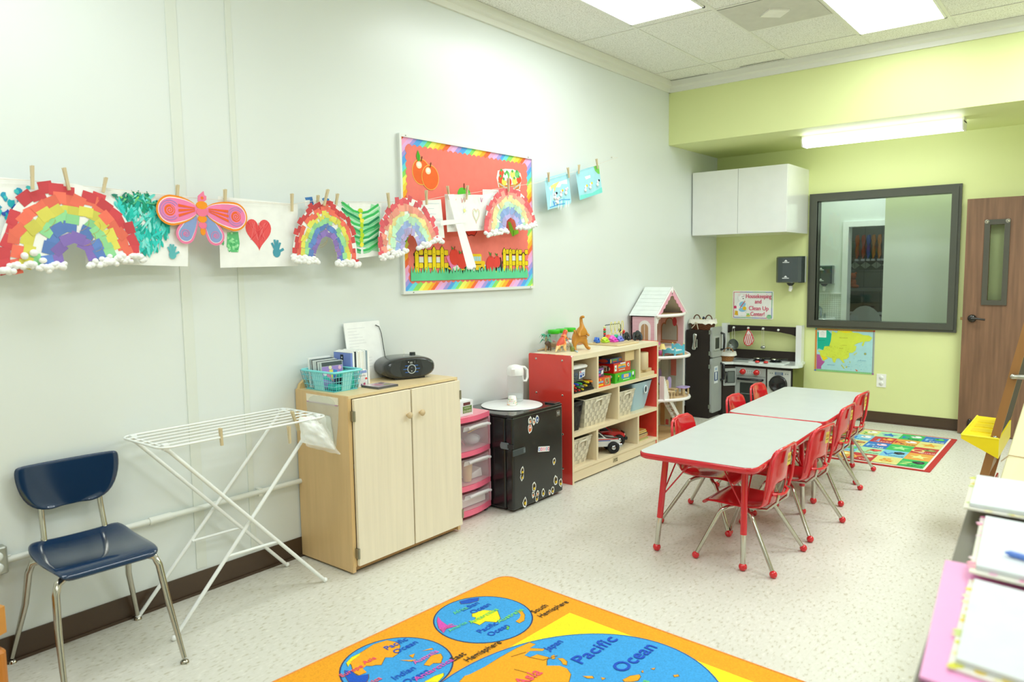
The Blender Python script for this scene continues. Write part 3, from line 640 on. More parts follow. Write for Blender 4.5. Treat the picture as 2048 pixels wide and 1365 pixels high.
# ================================================================ STRING WITH PEGS AND CRAFTS
SX = .1
SL = [(.3, 1.86), (.75, 1.85), (1.065, 1.86), (1.19, 1.855), (1.33, 1.852), (1.63, 1.838), (1.853, 1.836), (2.21, 1.838), (2.36, 1.866), (2.48, 1.868), (2.82, 1.885), (3.12, 1.912), (3.335, 1.958), (3.50, 1.978), (3.887, 2.048), (4.24, 2.105), (4.37, 2.14), (4.62, 2.205), (4.77, 2.24), (5.06, 2.32), (5.35, 2.4)]
put('string_line', MB('fabric', '#e8e0d4').tube([(SX, y, z) for y, z in SL], .0013, 5).tube([(0, 5.42, 2.42), (SX, 5.35, 2.4)], .0013, 5).ball((.003, 5.42, 2.42), .006, mat='chrome'), label='thin string stretched along the left wall holding the crafts', cat='string')
def peg(y, zt, dy, dz, lab, x=.106):
    """two wooden halves with a wire spring; (y, zt) top end, runs to (y+dy, zt-dz)"""
    t = thing('clothespin', lab, 'clothespin', (x, y, zt), 'wooden clothespins')
    a = V((x, y, zt)); b = V((x, y + dy, zt - dz)); ax = (b - a).normalized(); sd = V((1, 0, 0)).cross(ax).normalized(); hw = .0052
    for s_ in (-1, 1):
        o0, o1 = s_ * .0065, s_ * .0018; pts = []
        m = MB('woodz', '#d9c9a6' if s_ < 0 else '#cfbd97')
        def q(P, o): return [P + V((o + e, 0, 0)) + sd * f for e, f in ((-.0024, -hw), (.0024, -hw), (.0024, hw), (-.0024, hw))]
        m.loft([q(a, o0), q(a.lerp(b, .45), s_ * .0035), q(b, s_ * .0024)])
        put('wooden_half', m, t)
    mid = a.lerp(b, .47)
    put('wire_spring', MB('chrome', '#b8b8b0').tube([mid + sd * k * .002 + V((.0055 * math.cos(k * 1.3), 0, 0)) + ax * .0055 * math.sin(k * 1.3) for k in range(-3, 4)], .0009, 5), t)
    return t
for a in ((1.068, 1.911, -.004, .087, 'wooden clothespin left of the big rainbow, on the pale speckled painting'), (1.176, 1.914, .013, .084, 'wooden clothespin on top of the big leftmost rainbow'), (1.339, 1.893, -.015, .06, 'wooden clothespin between the big rainbow and the teal painting'),
          (1.634, 1.887, -.008, .084, "wooden clothespin on the butterfly's left wing"), (1.856, 1.885, -.005, .086, "wooden clothespin on the butterfly's right wing"), (2.213, 1.89, -.004, .087, 'wooden clothespin at the right top corner of the heart painting'),
          (2.369, 1.893, -.006, .055, 'wooden clothespin behind the second rainbow, on the blue painted shape'), (2.412, 1.923, -.028, .084, 'tilted wooden clothespin in front on top of the second rainbow'), (2.493, 1.909, -.016, .07, 'wooden clothespin on the left corner of the green ribbed painting'),
          (2.819, 1.935, .008, .083, 'wooden clothespin on the upper left of the third rainbow'), (3.118, 1.971, .001, .085, 'wooden clothespin on the upper right of the third rainbow'), (3.325, 2.014, .018, .082, 'wooden clothespin on top of the white paper cross'),
          (3.508, 2.031, -.011, .088, 'wooden clothespin on the crayon drawing beside the white cross'), (3.886, 2.108, .002, .09, 'wooden clothespin on top of the fourth rainbow'),
          (4.378, 2.192, .004, .068, 'wooden clothespin on the left corner of the painted snow card'), (4.624, 2.25, .016, .075, 'wooden clothespin on the right corner of the painted snow card'),
          (4.775, 2.285, -.006, .068, 'wooden clothespin on the left corner of the plain blue snow card'), (5.02, 2.355, .02, .075, 'wooden clothespin on the right corner of the plain blue snow card')):
    peg(*a, x=.132 if ('rainbow' in a[4] and 'on ' in a[4] and 'behind' not in a[4]) else .106)

def rainbow(cy, cz, tilt, ao, bo_, ai, bi, cols, lab, x, tw, gaps=.08, up=.01):
    t = thing('rainbow_craft', lab, 'paper craft', (x, cy, cz), 'torn-paper rainbows with cotton clouds')
    f = wallL(x).sub(cy, cz, R(tilt)); n = 40
    arc = lambda a, b, k0=0, k1=PI: [(a * math.cos(k0 + (k1 - k0) * i / n), b * math.sin(k0 + (k1 - k0) * i / n)) for i in range(n + 1)]
    put('paper_arch', MB('paper', '#f1f1ee').prism(f, arc(ao, bo_) + arc(ai, bi)[::-1], -.0006, 0), t)
    m = MB('paper'); nb = len(cols)
    for k, c in enumerate(cols):
        u0 = k / nb; u1 = (k + 1) / nb; um = (u0 + u1) / 2
        a = ao + (ai - ao) * um; b = bo_ + (bi - bo_) * um; w_ = (ao - ai) / nb
        L_ = PI * (a + b) / 2; cnt = int(L_ / tw)
        for i in range(cnt):
            if rnd.random() < gaps: continue
            th = PI * (i + .5 + rnd.uniform(-.2, .2)) / cnt; jr = 1 + rnd.uniform(-.06, .06)
            px, py = a * math.cos(th) * jr, b * math.sin(th) * jr
            if py < 0: continue
            an = math.atan2(a * math.sin(th) * b / a, b * math.cos(th)) + rnd.uniform(-.3, .3) if gaps > .06 else math.atan2(py * a / b, px * b / a) + rnd.uniform(-.08, .08)
            cc = hx(c, rnd.uniform(.85, 1.12)); s1 = tw * rnd.uniform(.56, .72); s2 = w_ * rnd.uniform(.52, .68)
            ca, sa = math.cos(an), math.sin(an)
            m.poly(f, [(px + p * ca - q * sa, py + p * sa + q * ca) for p, q in ((-s2, -s1), (s2, -s1), (s2, s1), (-s2, s1))], .0006 + rnd.random() * .0015, col=cc)
    g = m
    for k in range(7):
        th = rnd.uniform(.5, 2.7); r = rnd.uniform(.35, .8); p0 = (ao * r * math.cos(th), bo_ * r * math.sin(th)); L = []
        for j in range(7): L.append((p0[0] + j * .008 * math.cos(th + j * .25), p0[1] - j * .009 * math.sin(1 + j * .2)))
        g.line(f, L, .0012, .0026, col='#c9a24a')
    put('torn_paper_squares', m, t)
    for s_ in (-1, 1):
        c = MB('cotton', '#f4f5f4'); q0, q1 = ai * .8, ao * 1.03
        for k in range(34):
            u = q0 + (q1 - q0) * (k + .5) / 34; hgt = .012 + (up if s_ < 0 else .3 * up) * math.exp(-((k / 34 - .55) / .22) ** 2)
            p = f.p(s_ * u, rnd.uniform(-.014, hgt), .006 + rnd.random() * .007); r = rnd.uniform(.010, .016)
            c.ball(p, (r * .8, r * rnd.uniform(.9, 1.25), r * .9), 8, 6)
        put('cotton_cloud', c, t)
    return t
rainbow(1.20, 1.545, 6, .255, .315, .05, .085, ['#cf4a52', '#ef7560', '#dcd460', '#93d49a', '#6486c8', '#8a72bd'], 'largest rainbow craft, leftmost on the string, with bold torn-paper squares', .118, .04, .10, .06)
rainbow(2.395, 1.555, -4, .205, .31, .07, .13, ['#cc4a4c', '#ee7360', '#e2dc62', '#9bd69b', '#6488c8', '#8f77bd'], 'second rainbow craft from the left, over a blue painted shape', .118, .024, .05)
rainbow(3.0, 1.63, 13, .245, .29, .052, .085, ['#e0626c', '#f0a08e', '#eedf9a', '#bfe6c6', '#9cb2e0', '#b9aede'], 'pale rainbow craft third from the left, overlapping the board edge', .118, .026, .08)
rainbow(3.925, 1.77, 9, .27, .275, .06, .085, ['#e86a70', '#f3a294', '#efe0a6', '#bfe6c8', '#93aee0', '#b9b0e2'], 'pale rainbow craft hung right in front of the red board', .118, .028, .04)

def sheet(name, pts, lab, x, cat='painting', col='#f3f4f1', group=None):
    """a paper hung on the string; what is painted on it goes into the same mesh"""
    return (name, lab, cat, group, MB('paper', col).prism(wallL(x), pts, -.0006, 0)), wallL(x + .0005)
def fin(t, m=None):
    name, lab, cat, group, p = t
    return put(name, p.merge(m) if m else p, label=lab, cat=cat, group=group)
def hand(m, f, cy, cz, s, col, rot=0):
    g = f.sub(cy, cz, rot)
    m.poly(g, ell(0, 0, .022 * s, .024 * s, 12), .0008, col=col)
    for a, L, w_ in ((-.5, .05, .007), (-.15, .06, .0075), (.12, .058, .0075), (.42, .05, .007), (1.15, .04, .008)):
        m.line(g, [(math.sin(a) * .015 * s, math.cos(a) * .012 * s), (math.sin(a) * L * s, math.cos(a) * L * s)], w_ * s * 1.6, .0009, col=col)
t, f = sheet('speckled_painting', [(.80, 1.87), (1.085, 1.862), (1.09, 1.56), (.80, 1.56)], 'pale painting with blue and teal specks, cut by the left edge of the photo', .088)
m = MB('paper')
for k in range(46): m.poly(f, blob(rnd.gauss(.96, .07), rnd.gauss(1.76, .045), rnd.uniform(.004, .016), sx=.8), .0004 + k * 2e-5, col=rnd.choice(['#2f9ec0', '#28b8c4', '#3a5fc0', '#2c4a86', '#49c9c9']))
fin(t, m)
t, f = sheet('teal_painting', [(1.25, 1.855), (1.69, 1.842), (1.668, 1.535), (1.247, 1.548)], 'white paper with large teal and green brush painting and a small handprint', .09)
m = MB('paper')
for k in range(330):
    an = rnd.uniform(0, 2 * PI); r = math.sqrt(rnd.random()); y, z = 1.475 + .115 * r * math.cos(an), 1.715 + .122 * r * math.sin(an)
    g = f.sub(y, z, rnd.choice([1.2, 1.5, 1.9, .7]) + rnd.uniform(-.4, .4)); dk = z > 1.78
    m.poly(g, ell(0, 0, rnd.uniform(.012, .034), rnd.uniform(.003, .008), 8), .0004 + k * 4e-6, col=rnd.choice(['#129a84', '#0f8a6c', '#1a9c7a'] if dk and rnd.random() < .6 else ['#22c2b4', '#35d0c8', '#6fe0da', '#19ab9c', '#54d6cd', '#8fe8e0']))
for k in range(26): m.poly(f.sub(rnd.uniform(1.36, 1.66), rnd.uniform(1.8, 1.84), rnd.uniform(-.5, .9)), ell(0, 0, .014, .004, 7), .0022, col=rnd.choice(['#2b7f6c', '#57b98a', '#8fd86a']))
hand(m, f, 1.6, 1.585, .75, '#5fb8bd'); hand(m, f, 1.29, 1.575, .5, '#3f8f5a', .3)
fin(t, m)
t, f = sheet('heart_painting', [(1.828, 1.853), (2.256, 1.842), (2.243, 1.534), (1.822, 1.528)], 'white paper with a red heart between a green and a blue handprint', .09)
m = MB('paper', '#ea5658'); H = []
for k in range(40):
    a = 2 * PI * k / 40; H.append((2.028 + .0043 * 16 * math.sin(a) ** 3, 1.695 + .0052 * (13 * math.cos(a) - 5 * math.cos(2 * a) - 2 * math.cos(3 * a) - math.cos(4 * a))))
m.poly(f, H, .0004)
for k in range(16): m.line(f, [(2.028 + rnd.uniform(-.06, .06), 1.74), (2.028 + rnd.uniform(-.045, .045), 1.66)], .0025, .0007, col=rnd.choice(['#ee6468', '#dd3a42', '#f07a7c']))
m.line(f, [(2.028, 1.74), (2.028, 1.62)], .0012, .0009, col='#b9343a')
hand(m, f, 2.122, 1.6, 1.0, '#4a9cb0'); g = '#63c07e'
m.poly(f, [(1.865, 1.69), (1.92, 1.695), (1.925, 1.64), (1.915, 1.6), (1.88, 1.6), (1.858, 1.625)], .0006, col=g)
for k in range(30): m.poly(f, blob(rnd.uniform(1.865, 1.92), rnd.uniform(1.605, 1.69), .006), .0008, col=rnd.choice(['#8fdc9a', '#4fb06c', '#a9e6b0']))
m.poly(f, blob(1.84, 1.645, .012, sx=.7), .0008, col=g)
fin(t, m)
# butterfly
bf = thing('butterfly_cutout', 'orange and pink card butterfly pegged in front of the teal painting', 'paper craft', (.115, 1.735, 1.63))
f = wallL(.115)
def wing(cy, cz, a, b, tip, cin, cout, n=30):
    """teardrop from an ellipse pulled to a point"""
    E = ell(cy, cz, a, b, n); ty, tz = tip; o = []
    dv = V((ty - cy, tz - cz)); L = dv.length; dv.normalize(); md = max((p[0] - cy) * dv.x + (p[1] - cz) * dv.y for p in E)
    for p in E:
        al = (p[0] - cy) * dv.x + (p[1] - cz) * dv.y
        if al > 0:
            k = al / md; w_ = (p[0] - cy) * -dv.y + (p[1] - cz) * dv.x; o.append((cy + dv.x * L * k - dv.y * w_ * (1 - .15 * k), cz + dv.y * L * k + dv.x * w_ * (1 - .15 * k)))
        else: o.append(p)
    return o
def spiral(m, cy, cz, r, turns, w_, c, d):
    m.line(f, [(cy + r * k / 30 * math.cos(turns * 2 * PI * k / 30), cz + r * k / 30 * math.sin(turns * 2 * PI * k / 30)) for k in range(31)], w_, d, col=c)
for cy, cz, tip, s_ in ((1.598, 1.777, (1.715, 1.785), 1), (1.888, 1.762, (1.75, 1.785), -1)):
    m = MB('paper', '#ef8f22').prism(f, wing(cy, cz, .068, .066, tip, 0, 0), -.002, 0)
    m.poly(f, wing(cy, cz, .061, .057, tip, 0, 0), .0006, col='#fdf2f2').poly(f, wing(cy, cz, .058, .053, tip, 0, 0), .0009, col='#f283b4')
    m.poly(f, ell(cy - .01 * s_, cz, .024), .0012, col='#f0692c'); spiral(m, cy - .01 * s_, cz, .02, 2.2, .003, '#f283b4', .0015)
    for r in (.032, .042): m.line(f, [(cy - .01 * s_ + r * math.cos(a * .22), cz + r * math.sin(a * .22)) for a in range(3, 26)], .003, .0015, col='#a58fcf')
    for k in (-1, 0, 1): m.poly(f, [(cy + .028 * s_, cz + .022 * k - .006), (cy + .028 * s_, cz + .022 * k + .006), (tip[0] - .014 * s_, tip[1] + .006 * k + .002), (tip[0] - .014 * s_, tip[1] + .006 * k - .002)], .0016, col='#f2662c')
    put('upper_wing', m, bf)
for cy, cz, tip in ((1.655, 1.677, (1.705, 1.76)), (1.795, 1.672, (1.752, 1.76))):
    m = MB('paper', '#ee7fa6').prism(f, wing(cy, cz, .043, .044, tip, 0, 0), -.004, -.0025).poly(f, wing(cy, cz, .033, .034, tip, 0, 0), -.002, col='#fbf1f4').poly(f, wing(cy, cz, .031, .031, tip, 0, 0), -.0015, col='#8aa0d0')
    for r_ in (.012, .024): spiral(m, cy, cz, r_, 1.6, .0025, '#e87fb0', -.001)
    put('lower_wing', m, bf)
m = MB('paper')
for k, (z, hh, w_) in enumerate(((1.805, .018, .026), (1.775, .02, .027), (1.745, .017, .021), (1.717, .016, .019), (1.69, .018, .012))): m.prism(f, ell(1.733, z, w_, hh, 16), 0, .004 - k * .0003, col='#f29522' if k % 2 == 0 else '#f0789a')
m.prism(f, [(1.715, 1.82), (1.718, 1.845), (1.745, 1.868), (1.748, 1.85), (1.757, 1.846), (1.756, 1.83), (1.74, 1.818)], 0, .003, col='#f07fa4').poly(f, ell(1.736, 1.837, .007), .0035, col='#f0722c')
put('body', m, bf)
t, f = sheet('blue_painting', [(2.30, 1.862), (2.47, 1.866), (2.47, 1.72), (2.30, 1.72)], 'white paper with blue painted shapes showing above the second rainbow', .088)
fin(t, MB('paper', '#3f78b8').poly(f, [(2.30, 1.878), (2.345, 1.885), (2.355, 1.84), (2.33, 1.84), (2.33, 1.868), (2.305, 1.865)], .0005).poly(f, [(2.405, 1.88), (2.43, 1.888), (2.452, 1.88), (2.44, 1.85), (2.42, 1.845)], .0005).line(f, [(2.41, 1.88), (2.44, 1.855)], .004, .0008, col='#6fa0d4'))
t, f = sheet('green_painting', [(2.508, 1.866), (2.81, 1.882), (2.79, 1.59), (2.555, 1.566)], 'folded paper with green ribbed painting and a yellow spine between two rainbows', .086)
m = MB('paper')
m.poly(f, [(2.53, 1.83), (2.58, 1.866), (2.6, 1.81), (2.66, 1.8), (2.72, 1.82), (2.735, 1.872), (2.80, 1.86), (2.785, 1.61), (2.70, 1.62), (2.66, 1.65), (2.6, 1.62), (2.57, 1.6)], .0003, col='#a9e4b8')
for k in range(7):
    z = 1.84 - k * .034
    for s_ in (-1, 1):
        pts = [(2.66 + s_ * .012, z - .02), (2.66 + s_ * .05, z - .012 + .008 * (k % 2)), (2.66 + s_ * .09, z + .01), (2.66 + s_ * .125, z + .03)]
        m.line(f, pts, .013, .0006 + k * 1e-5, col=rnd.choice(['#2ea860', '#169a80', '#3fbf62', '#1f8f5a'])).line(f, [(a, b - .013) for a, b in pts], .008, .0008, col=rnd.choice(['#7fd89a', '#cdf2d2', '#5cc87c']))
for k in range(8): m.poly(f, blob(2.66 + rnd.uniform(-.006, .006), 1.83 - k * .026, .014, j=.3), .0012, col=rnd.choice(['#e8dc1a', '#f2e84a', '#b8d82a']))
fin(t, m)
t, f = sheet('pencil_drawing', [(3.13, 1.915), (3.285, 1.932), (3.31, 1.70), (3.13, 1.69)], 'pale pencil drawing half hidden behind the third rainbow', .088, 'drawing')
m = MB('paper', '#c2cfda')
for k in range(6): m.line(f, [(3.17, 1.9 - .03 * k), (3.22 + rnd.uniform(0, .05), 1.905 - .032 * k)], .002, .0005)
m.rect(f, 3.14, 1.80, 3.295, 1.815, .0006, col='#e3e6e4'); fin(t, m)
t, f = sheet('crayon_drawing', [(3.315, 1.965), (3.705, 1.987), (3.675, 1.757), (3.33, 1.736)], 'crayon drawing with a heart and flower beside the white cross', .092, 'drawing')
m = MB('paper')
for r, c in ((1, '#e8c2a0'), (.75, '#cfe0b0')): m.line(f, [(3.60 + r * .0021 * 16 * math.sin(a / 20 * 2 * PI) ** 3, 1.853 + r * .0032 * (13 * math.cos(a / 20 * 2 * PI) - 5 * math.cos(a / 10 * 2 * PI) - 2 * math.cos(a / 20 * 6 * PI) - math.cos(a / 5 * 2 * PI))) for a in range(21)], .003, .0006, col=c)
m.poly(f, ell(3.49, 1.875, .012), .0007, col='#eef0a0')
for k in range(7): m.line(f, [(3.49, 1.875), (3.49 + .026 * math.cos(k), 1.875 + .03 * math.sin(k))], .0015, .0006, col='#c3cdd8')
for k in range(12): m.line(f, [(3.57 + .009 * k, 1.975), (3.575 + .009 * k, 1.93 + rnd.uniform(-.015, .015))], .0012, .0006, col='#d8dcd8')
for y, z, c in ((3.47, 1.935, '#e59a9a'), (3.495, 1.94, '#e8b49a'), (3.405, 1.93, '#efc27c'), (3.4, 1.92, '#d8a0d0'), (3.655, 1.95, '#d27fae')): m.line(f, [(y - .008, z + .015), (y, z - .012), (y + .01, z + .012)], .004, .0007, col=c)
m.text(f, 'MN', 3.37, 1.765, .03, .0008, col='#d3d6d2').text(f, 'Ver', 3.645, 1.772, .025, .0008, col='#d3d6d2')
fin(t, m)
fin(sheet('blank_paper', [(3.672, 2.02), (4.066, 2.045), (4.06, 1.86), (3.67, 1.83)], 'blank white paper behind the fourth rainbow', .09, 'paper')[0])
t = thing('paper_cross', 'tilted white paper cross hung before the red board', 'paper craft', (.122, 3.4, 1.51))
f = wallL(.122)
put('upright', MB('paper', '#f7f7f4').prism(f, [(3.312, 1.962), (3.366, 1.966), (3.555, 1.53), (3.548, 1.517), (3.475, 1.507), (3.47, 1.52)], -.001, 0), t)
put('crossbar', MB('paper', '#f4f4f1').prism(f, [(3.24, 1.80), (3.48, 1.825), (3.485, 1.80), (3.242, 1.77)], .0002, .0015), t)
put('cotton_foot', MB('cotton', '#eef2f4').ball((.123, 3.487, 1.515), (.008, .02, .012)).ball((.123, 3.51, 1.512), (.008, .015, .01)).ball((.123, 3.54, 1.522), (.008, .014, .01)), t)
# two sky blue cards
for P, lab, kind in (([(4.352, 2.13), (4.365, 2.152), (4.62, 2.213), (4.655, 2.2), (4.688, 2.005), (4.675, 1.988), (4.40, 1.93), (4.385, 1.925)], 'blue snow card with painted white drips and cotton figures, left one of the pair', 0), ([(4.752, 2.215), (4.77, 2.245), (5.076, 2.313), (5.131, 2.102), (4.804, 2.022)], 'blue snow card with green corner and three cotton figures, right one of the pair', 1)):
    f = wallL(.0925); t = thing('snow_card', lab, 'paper craft', (.092, sum(p[0] for p in P) / len(P), min(p[1] for p in P)), 'blue snow cards')
    m = MB('paper', '#a9dfec').prism(wallL(.092), P, -.0006, 0); cy = sum(p[0] for p in P) / len(P); cz = sum(p[1] for p in P) / len(P)
    if kind == 0:
        m.poly(f, [(4.40, 2.085), (4.46, 2.12), (4.63, 2.165), (4.635, 2.13), (4.56, 2.125), (4.54, 2.1), (4.44, 2.09), (4.42, 2.06)], .0004, col='#f3f7f7').poly(f, [(4.42, 2.10), (4.535, 2.145), (4.49, 2.10), (4.47, 2.06), (4.455, 2.095), (4.43, 2.075)], .0007, col='#e6e08a')
        for k in range(8): m.poly(f.sub(4.42 + .033 * k, 2.02 + rnd.uniform(-.06, .03), 1.45), ell(0, 0, rnd.uniform(.02, .05), .006, 8), .0006, col=rnd.choice(['#f2f6f6', '#79d6dc', '#e6f4f4']))
        m.line(f, [(4.41, 1.945), (4.52, 1.972), (4.6, 1.985)], .006, .0008, col='#4a9fe0').line(f, [(4.47, 1.98), (4.56, 2.01), (4.67, 2.02)], .005, .0008, col='#4a9fe0').line(f, [(4.455, 1.99), (4.47, 1.965)], .012, .0008, col='#5a9fe6')
        spots = [(4.47, 2.03), (4.545, 2.055), (4.61, 2.075), (4.50, 2.0)]
    else:
        m.poly(f, [(5.0, 2.296), (5.076, 2.313), (5.09, 2.245), (5.06, 2.245), (5.02, 2.265)], .0005, col='#7cd05c').poly(f, [(4.806, 2.025), (5.128, 2.105), (5.12, 2.145), (4.98, 2.09), (4.81, 2.06)], .0004, col='#7adfd6')
        m.poly(f, [(4.87, 2.205), (4.95, 2.225), (4.955, 2.205), (4.89, 2.185)], .0006, col='#f5f7f5')
        spots = [(4.875, 2.115), (4.945, 2.14), (5.05, 2.17)]
    put('card', m, t)
    for i, (y, z) in enumerate(spots):
        c = MB('cotton', '#f5f5f3'); c.ball((.097, y, z - .012), (.008, .016, .014), 8, 6).ball((.097, y + .004, z + .012), (.008, .013, .013), 8, 6, col='#f3dfe6' if kind == 0 else '#f5f5f3')
        c.ball((.103, y + .012, z + .022), (.005, .01, .01), 8, 6, col=['#1d2430', '#e8cf1f', '#f0d8e4', '#f5f5f5'][i] if kind == 0 else ['#f0d41c', '#f2d81a', '#191d28'][i])
        put('cotton_figure', c, t)
# ================================================================ STUDENT CHAIR
def shellgrid(rows, nx, hole=None, thick=.007, sub=1, cup=0.0):
    """rows: (x, z, half width, [edge lift]) along a side profile; returns a thick smooth shell"""
    vs, fs = [], []
    for i, r in enumerate(rows):
        for j in range(nx + 1):
            t = -1 + 2 * j / nx; e = r[3] if len(r) > 3 else 0
            vs.append((r[0] + (r[4] * t * t if len(r) > 4 else 0), t * r[2], r[1] + e * t * t))
    for i in range(len(rows) - 1):
        for j in range(nx):
            if hole and hole(i, j): continue
            a = i * (nx + 1) + j; fs.append((a, a + 1, a + nx + 2, a + nx + 1))
    return solid(vs, fs, thick, sub)
t = thing('student_chair', 'navy blue plastic student chair with chrome legs against the left wall', 'chair', (0, 0, 0))
NV = '#16304f'
# built around the origin: faces +x, then turned to its spot
v_, f_ = shellgrid([(.185, .418, .15), (.19, .432, .165), (.17, .446, .178), (.10, .447, .185), (.0, .437, .188, .006), (-.1, .437, .186, .01), (-.155, .448, .18, .012), (-.185, .462, .165, .01), (-.19, .466, .15)], 8, thick=.012)
put('seat', MB('gloss', NV).add(v_, f_, True), t)
rows = []
for z, hw, xo in ((.585, .07, 0), (.588, .105, 0), (.602, .14, -.002), (.64, .17, -.004), (.69, .186, -.006), (.735, .191, -.009), (.762, .189, -.011), (.772, .178, -.012)): rows.append((-.215 + xo, z, hw, 0, .014))
v_, f_ = shellgrid(rows, 8, thick=.012)
put('backrest', MB('gloss', NV).add(v_, f_, True), t)
for s_ in (-1, 1):
    m = MB('chrome', '#c9c5b8'); m.tube([(-.222, s_ * .105, .64), (-.21, s_ * .107, .56), (-.19, s_ * .11, .47), (-.165, s_ * .11, .43), (-.1, s_ * .11, .424), (.1, s_ * .11, .424)], .0105, 10)
    m.ball((-.193, s_ * .112, .475), .011, 8, 6); put('back_tube', m, t)
for sx, sy in ((1, -1), (1, 1), (-1, -1), (-1, 1)):
    m = MB('chrome', '#c4c0b4')
    fx, fy = (.275, sy * .205) if sx > 0 else (-.245, sy * .235)
    m.tube([(sx * .08, sy * .06, .418), (sx * .12, sy * .13, .418), (sx * .145, sy * .168, .405), (sx * .155, sy * .18, .37), (sx * .19, sy * .19, .24), (fx, fy, .02)], [.0135, .0135, .0135, .0135, .0125, .009], 10)
    lg = put('leg', m, t)
    put('foot_glide', MB('chrome', '#b5b0a2').lathe([(.0, .012), (.008, .014), (.015, .008), (.017, 0)], (fx, fy, 0), 12), lg)
place(t, (.268, 1.132, 0), R(-3))

# ================================================================ DRYING RACK
RW = '#eef1ee'
t = thing('drying_rack', 'white folding wire drying rack beside the wooden cabinet', 'drying rack', (.22, 1.75, 0))
m = MB('plastic', RW); x0, x1, y0, y1, zz = .05, .41, 1.35, 2.15, .818
loop = [(x, y, zz) for x, y in rrect(x0, y0, x1, y1, .05, 6)]
m.tube(loop, .005, 8, closed=True); put('outer_loop', m, t)
m = MB('plastic', RW)
for k in range(1, 6):
    x = x0 + (x1 - x0) * k / 6; m.tube([(x, y0 + .003, zz), (x, y1 - .003, zz)], .0035, 6)
put('drying_wires', m, t)
for y in (1.385, 2.115):
    m = MB('plastic', RW).cyl((x0, y, zz - .004), (x1, y, zz - .004), .004)
    for x in (.09, .37): m.rbox((x - .013, y - .013, zz - .016), (x + .013, y + .013, zz + .01), .004)
    put('hinge_bracket', m, t)
for x, xf_ in ((.085, .066), (.375, .378)):
    m = MB('plastic', RW).tube([(x, 1.38, zz - .01), (x, 1.40, zz - .025), (xf_, 2.115, .012)], .0085, 10)
    l = put('leg', m, t); put('end_cap', MB('plastic', '#f4f6f3').ball((xf_, 2.118, .012), .012, 10, 6), l)
for x, xf_ in ((.07, .035), (.362, .352)):
    m = MB('plastic', RW).tube([(x, 2.12, zz - .01), (x, 2.10, zz - .03), (xf_, 1.385, .012)], .0085, 10)
    l = put('leg', m, t); put('end_cap', MB('plastic', '#f4f6f3').ball((xf_, 1.382, .012), .012, 10, 6), l)
put('cross_bar', MB('plastic', RW).cyl((.055, 1.632, .28), (.07, 1.869, .28), .006), t)
put('cross_bar', MB('plastic', RW).cyl((.358, 1.632, .28), (.377, 1.869, .28), .006), t)
peg(1.6, .858, .004, .075, 'pale clothespin standing on the near rail of the drying rack, left one', .41)
peg(1.925, .81, .003, .08, 'tan clothespin hanging on the near rail of the drying rack, next to the white bag', .418)
peg(1.985, .862, .03, .095, 'tan clothespin slanting at the right end of the drying rack', .36)
bag = []
def bagmesh(fr, P, th, n=10, seed=1):
    r_ = random.Random(seed); vs, fs = [], []
    (a0, b0), (a1, b1), (a2, b2), (a3, b3) = P
    for i in range(n + 1):
        for j in range(n + 1):
            u, v = i / n, j / n
            a = (a0 * (1-u) + a1 * u) * (1-v) + (a3 * (1-u) + a2 * u) * v; b = (b0 * (1-u) + b1 * u) * (1-v) + (b3 * (1-u) + b2 * u) * v
            dd = th * math.sin(PI * u) ** .6 * math.sin(PI * min(1, v * .95 + .03)) ** .5 * (1 + r_.uniform(-.5, .5))
            vs.append(tuple(fr.p(a + r_.uniform(-.004, .004), b + r_.uniform(-.004, .004), dd)))
    for i in range(n):
        for j in range(n): a = i * (n + 1) + j; fs.append((a, a + n + 1, a + n + 2, a + 1))
    return solid(vs, fs, 0, 1)
v_, f_ = bagmesh(wallL(.425), [(1.99, .82), (2.10, .79), (2.205, .62), (2.01, .70)], .035, seed=4)
m = MB('bag', '#f3f5f2').add(v_, f_, True)
v_, f_ = bagmesh(wallL(.40), [(1.995, .84), (2.08, .83), (2.195, .64), (2.0, .72)], .02, seed=9); m.add(v_, f_, True, mat='plastic', col='#eef1ee')
m.box((.405, 2.02, .80), (.41, 2.06, .825))
put('plastic_bag', m, label='crumpled white plastic bag hanging from the end of the drying rack', cat='bag')

# ================================================================ WOODEN CABINET
WF, WS = '#eadfc6', '#d8b683'
t = thing('storage_cabinet', 'tall light maple cabinet with two doors against the left wall', 'cabinet', (.22, 2.64, 0))
m = MB('woodz', WS).box((.01, 2.25, .012), (.43, 2.268, .899)).box((.01, 3.01, .012), (.43, 3.03, .899)).box((.01, 2.268, .05), (.43, 3.01, .07)).box((.01, 2.268, .012), (.41, 3.01, .05), col='#b98f58')
m.box((.415, 2.252, .04), (.4315, 2.272, .884), col='#d9b77f').box((.01, 2.268, .07), (.02, 3.01, .88))
put('carcass', m, t)
put('top', MB('woody', '#e2cb9d').box((.01, 2.255, .885), (.432, 3.025, .9)), t)
put('back_rail', MB('woody', '#ddbd84').prism(Fr((.01, 0, 0), (0, 1, 0), (0, 0, 1)), [(2.26, .9), (3.025, .9), (3.025, .945), (2.30, .945), (2.27, .925)], 0, .02), t)
for i, (a, b, k) in enumerate(((2.274, 2.648, 2.617), (2.657, 3.028, 2.708))):
    d_ = put('door', MB('woodz', WF).rbox((.433, a, .045), (.452, b, .882), .003), t)
    put('knob', MB('woodz', '#cdb58c').lathe([(.006, 0), (.007, .012), (.016, .018), (.018, .026), (.012, .033), (0, .035)], (.452, k, .752), 14, 'x'), d_)
    yy = a - .003 if i == 0 else b
    for z in (.11, .80): put('hinge', MB('steel', '#a9a695').box((.424, yy - .006, z - .025), (.455, yy + .006, z + .025)).cyl((.456, yy, z - .025), (.456, yy, z + .025), .004), d_)
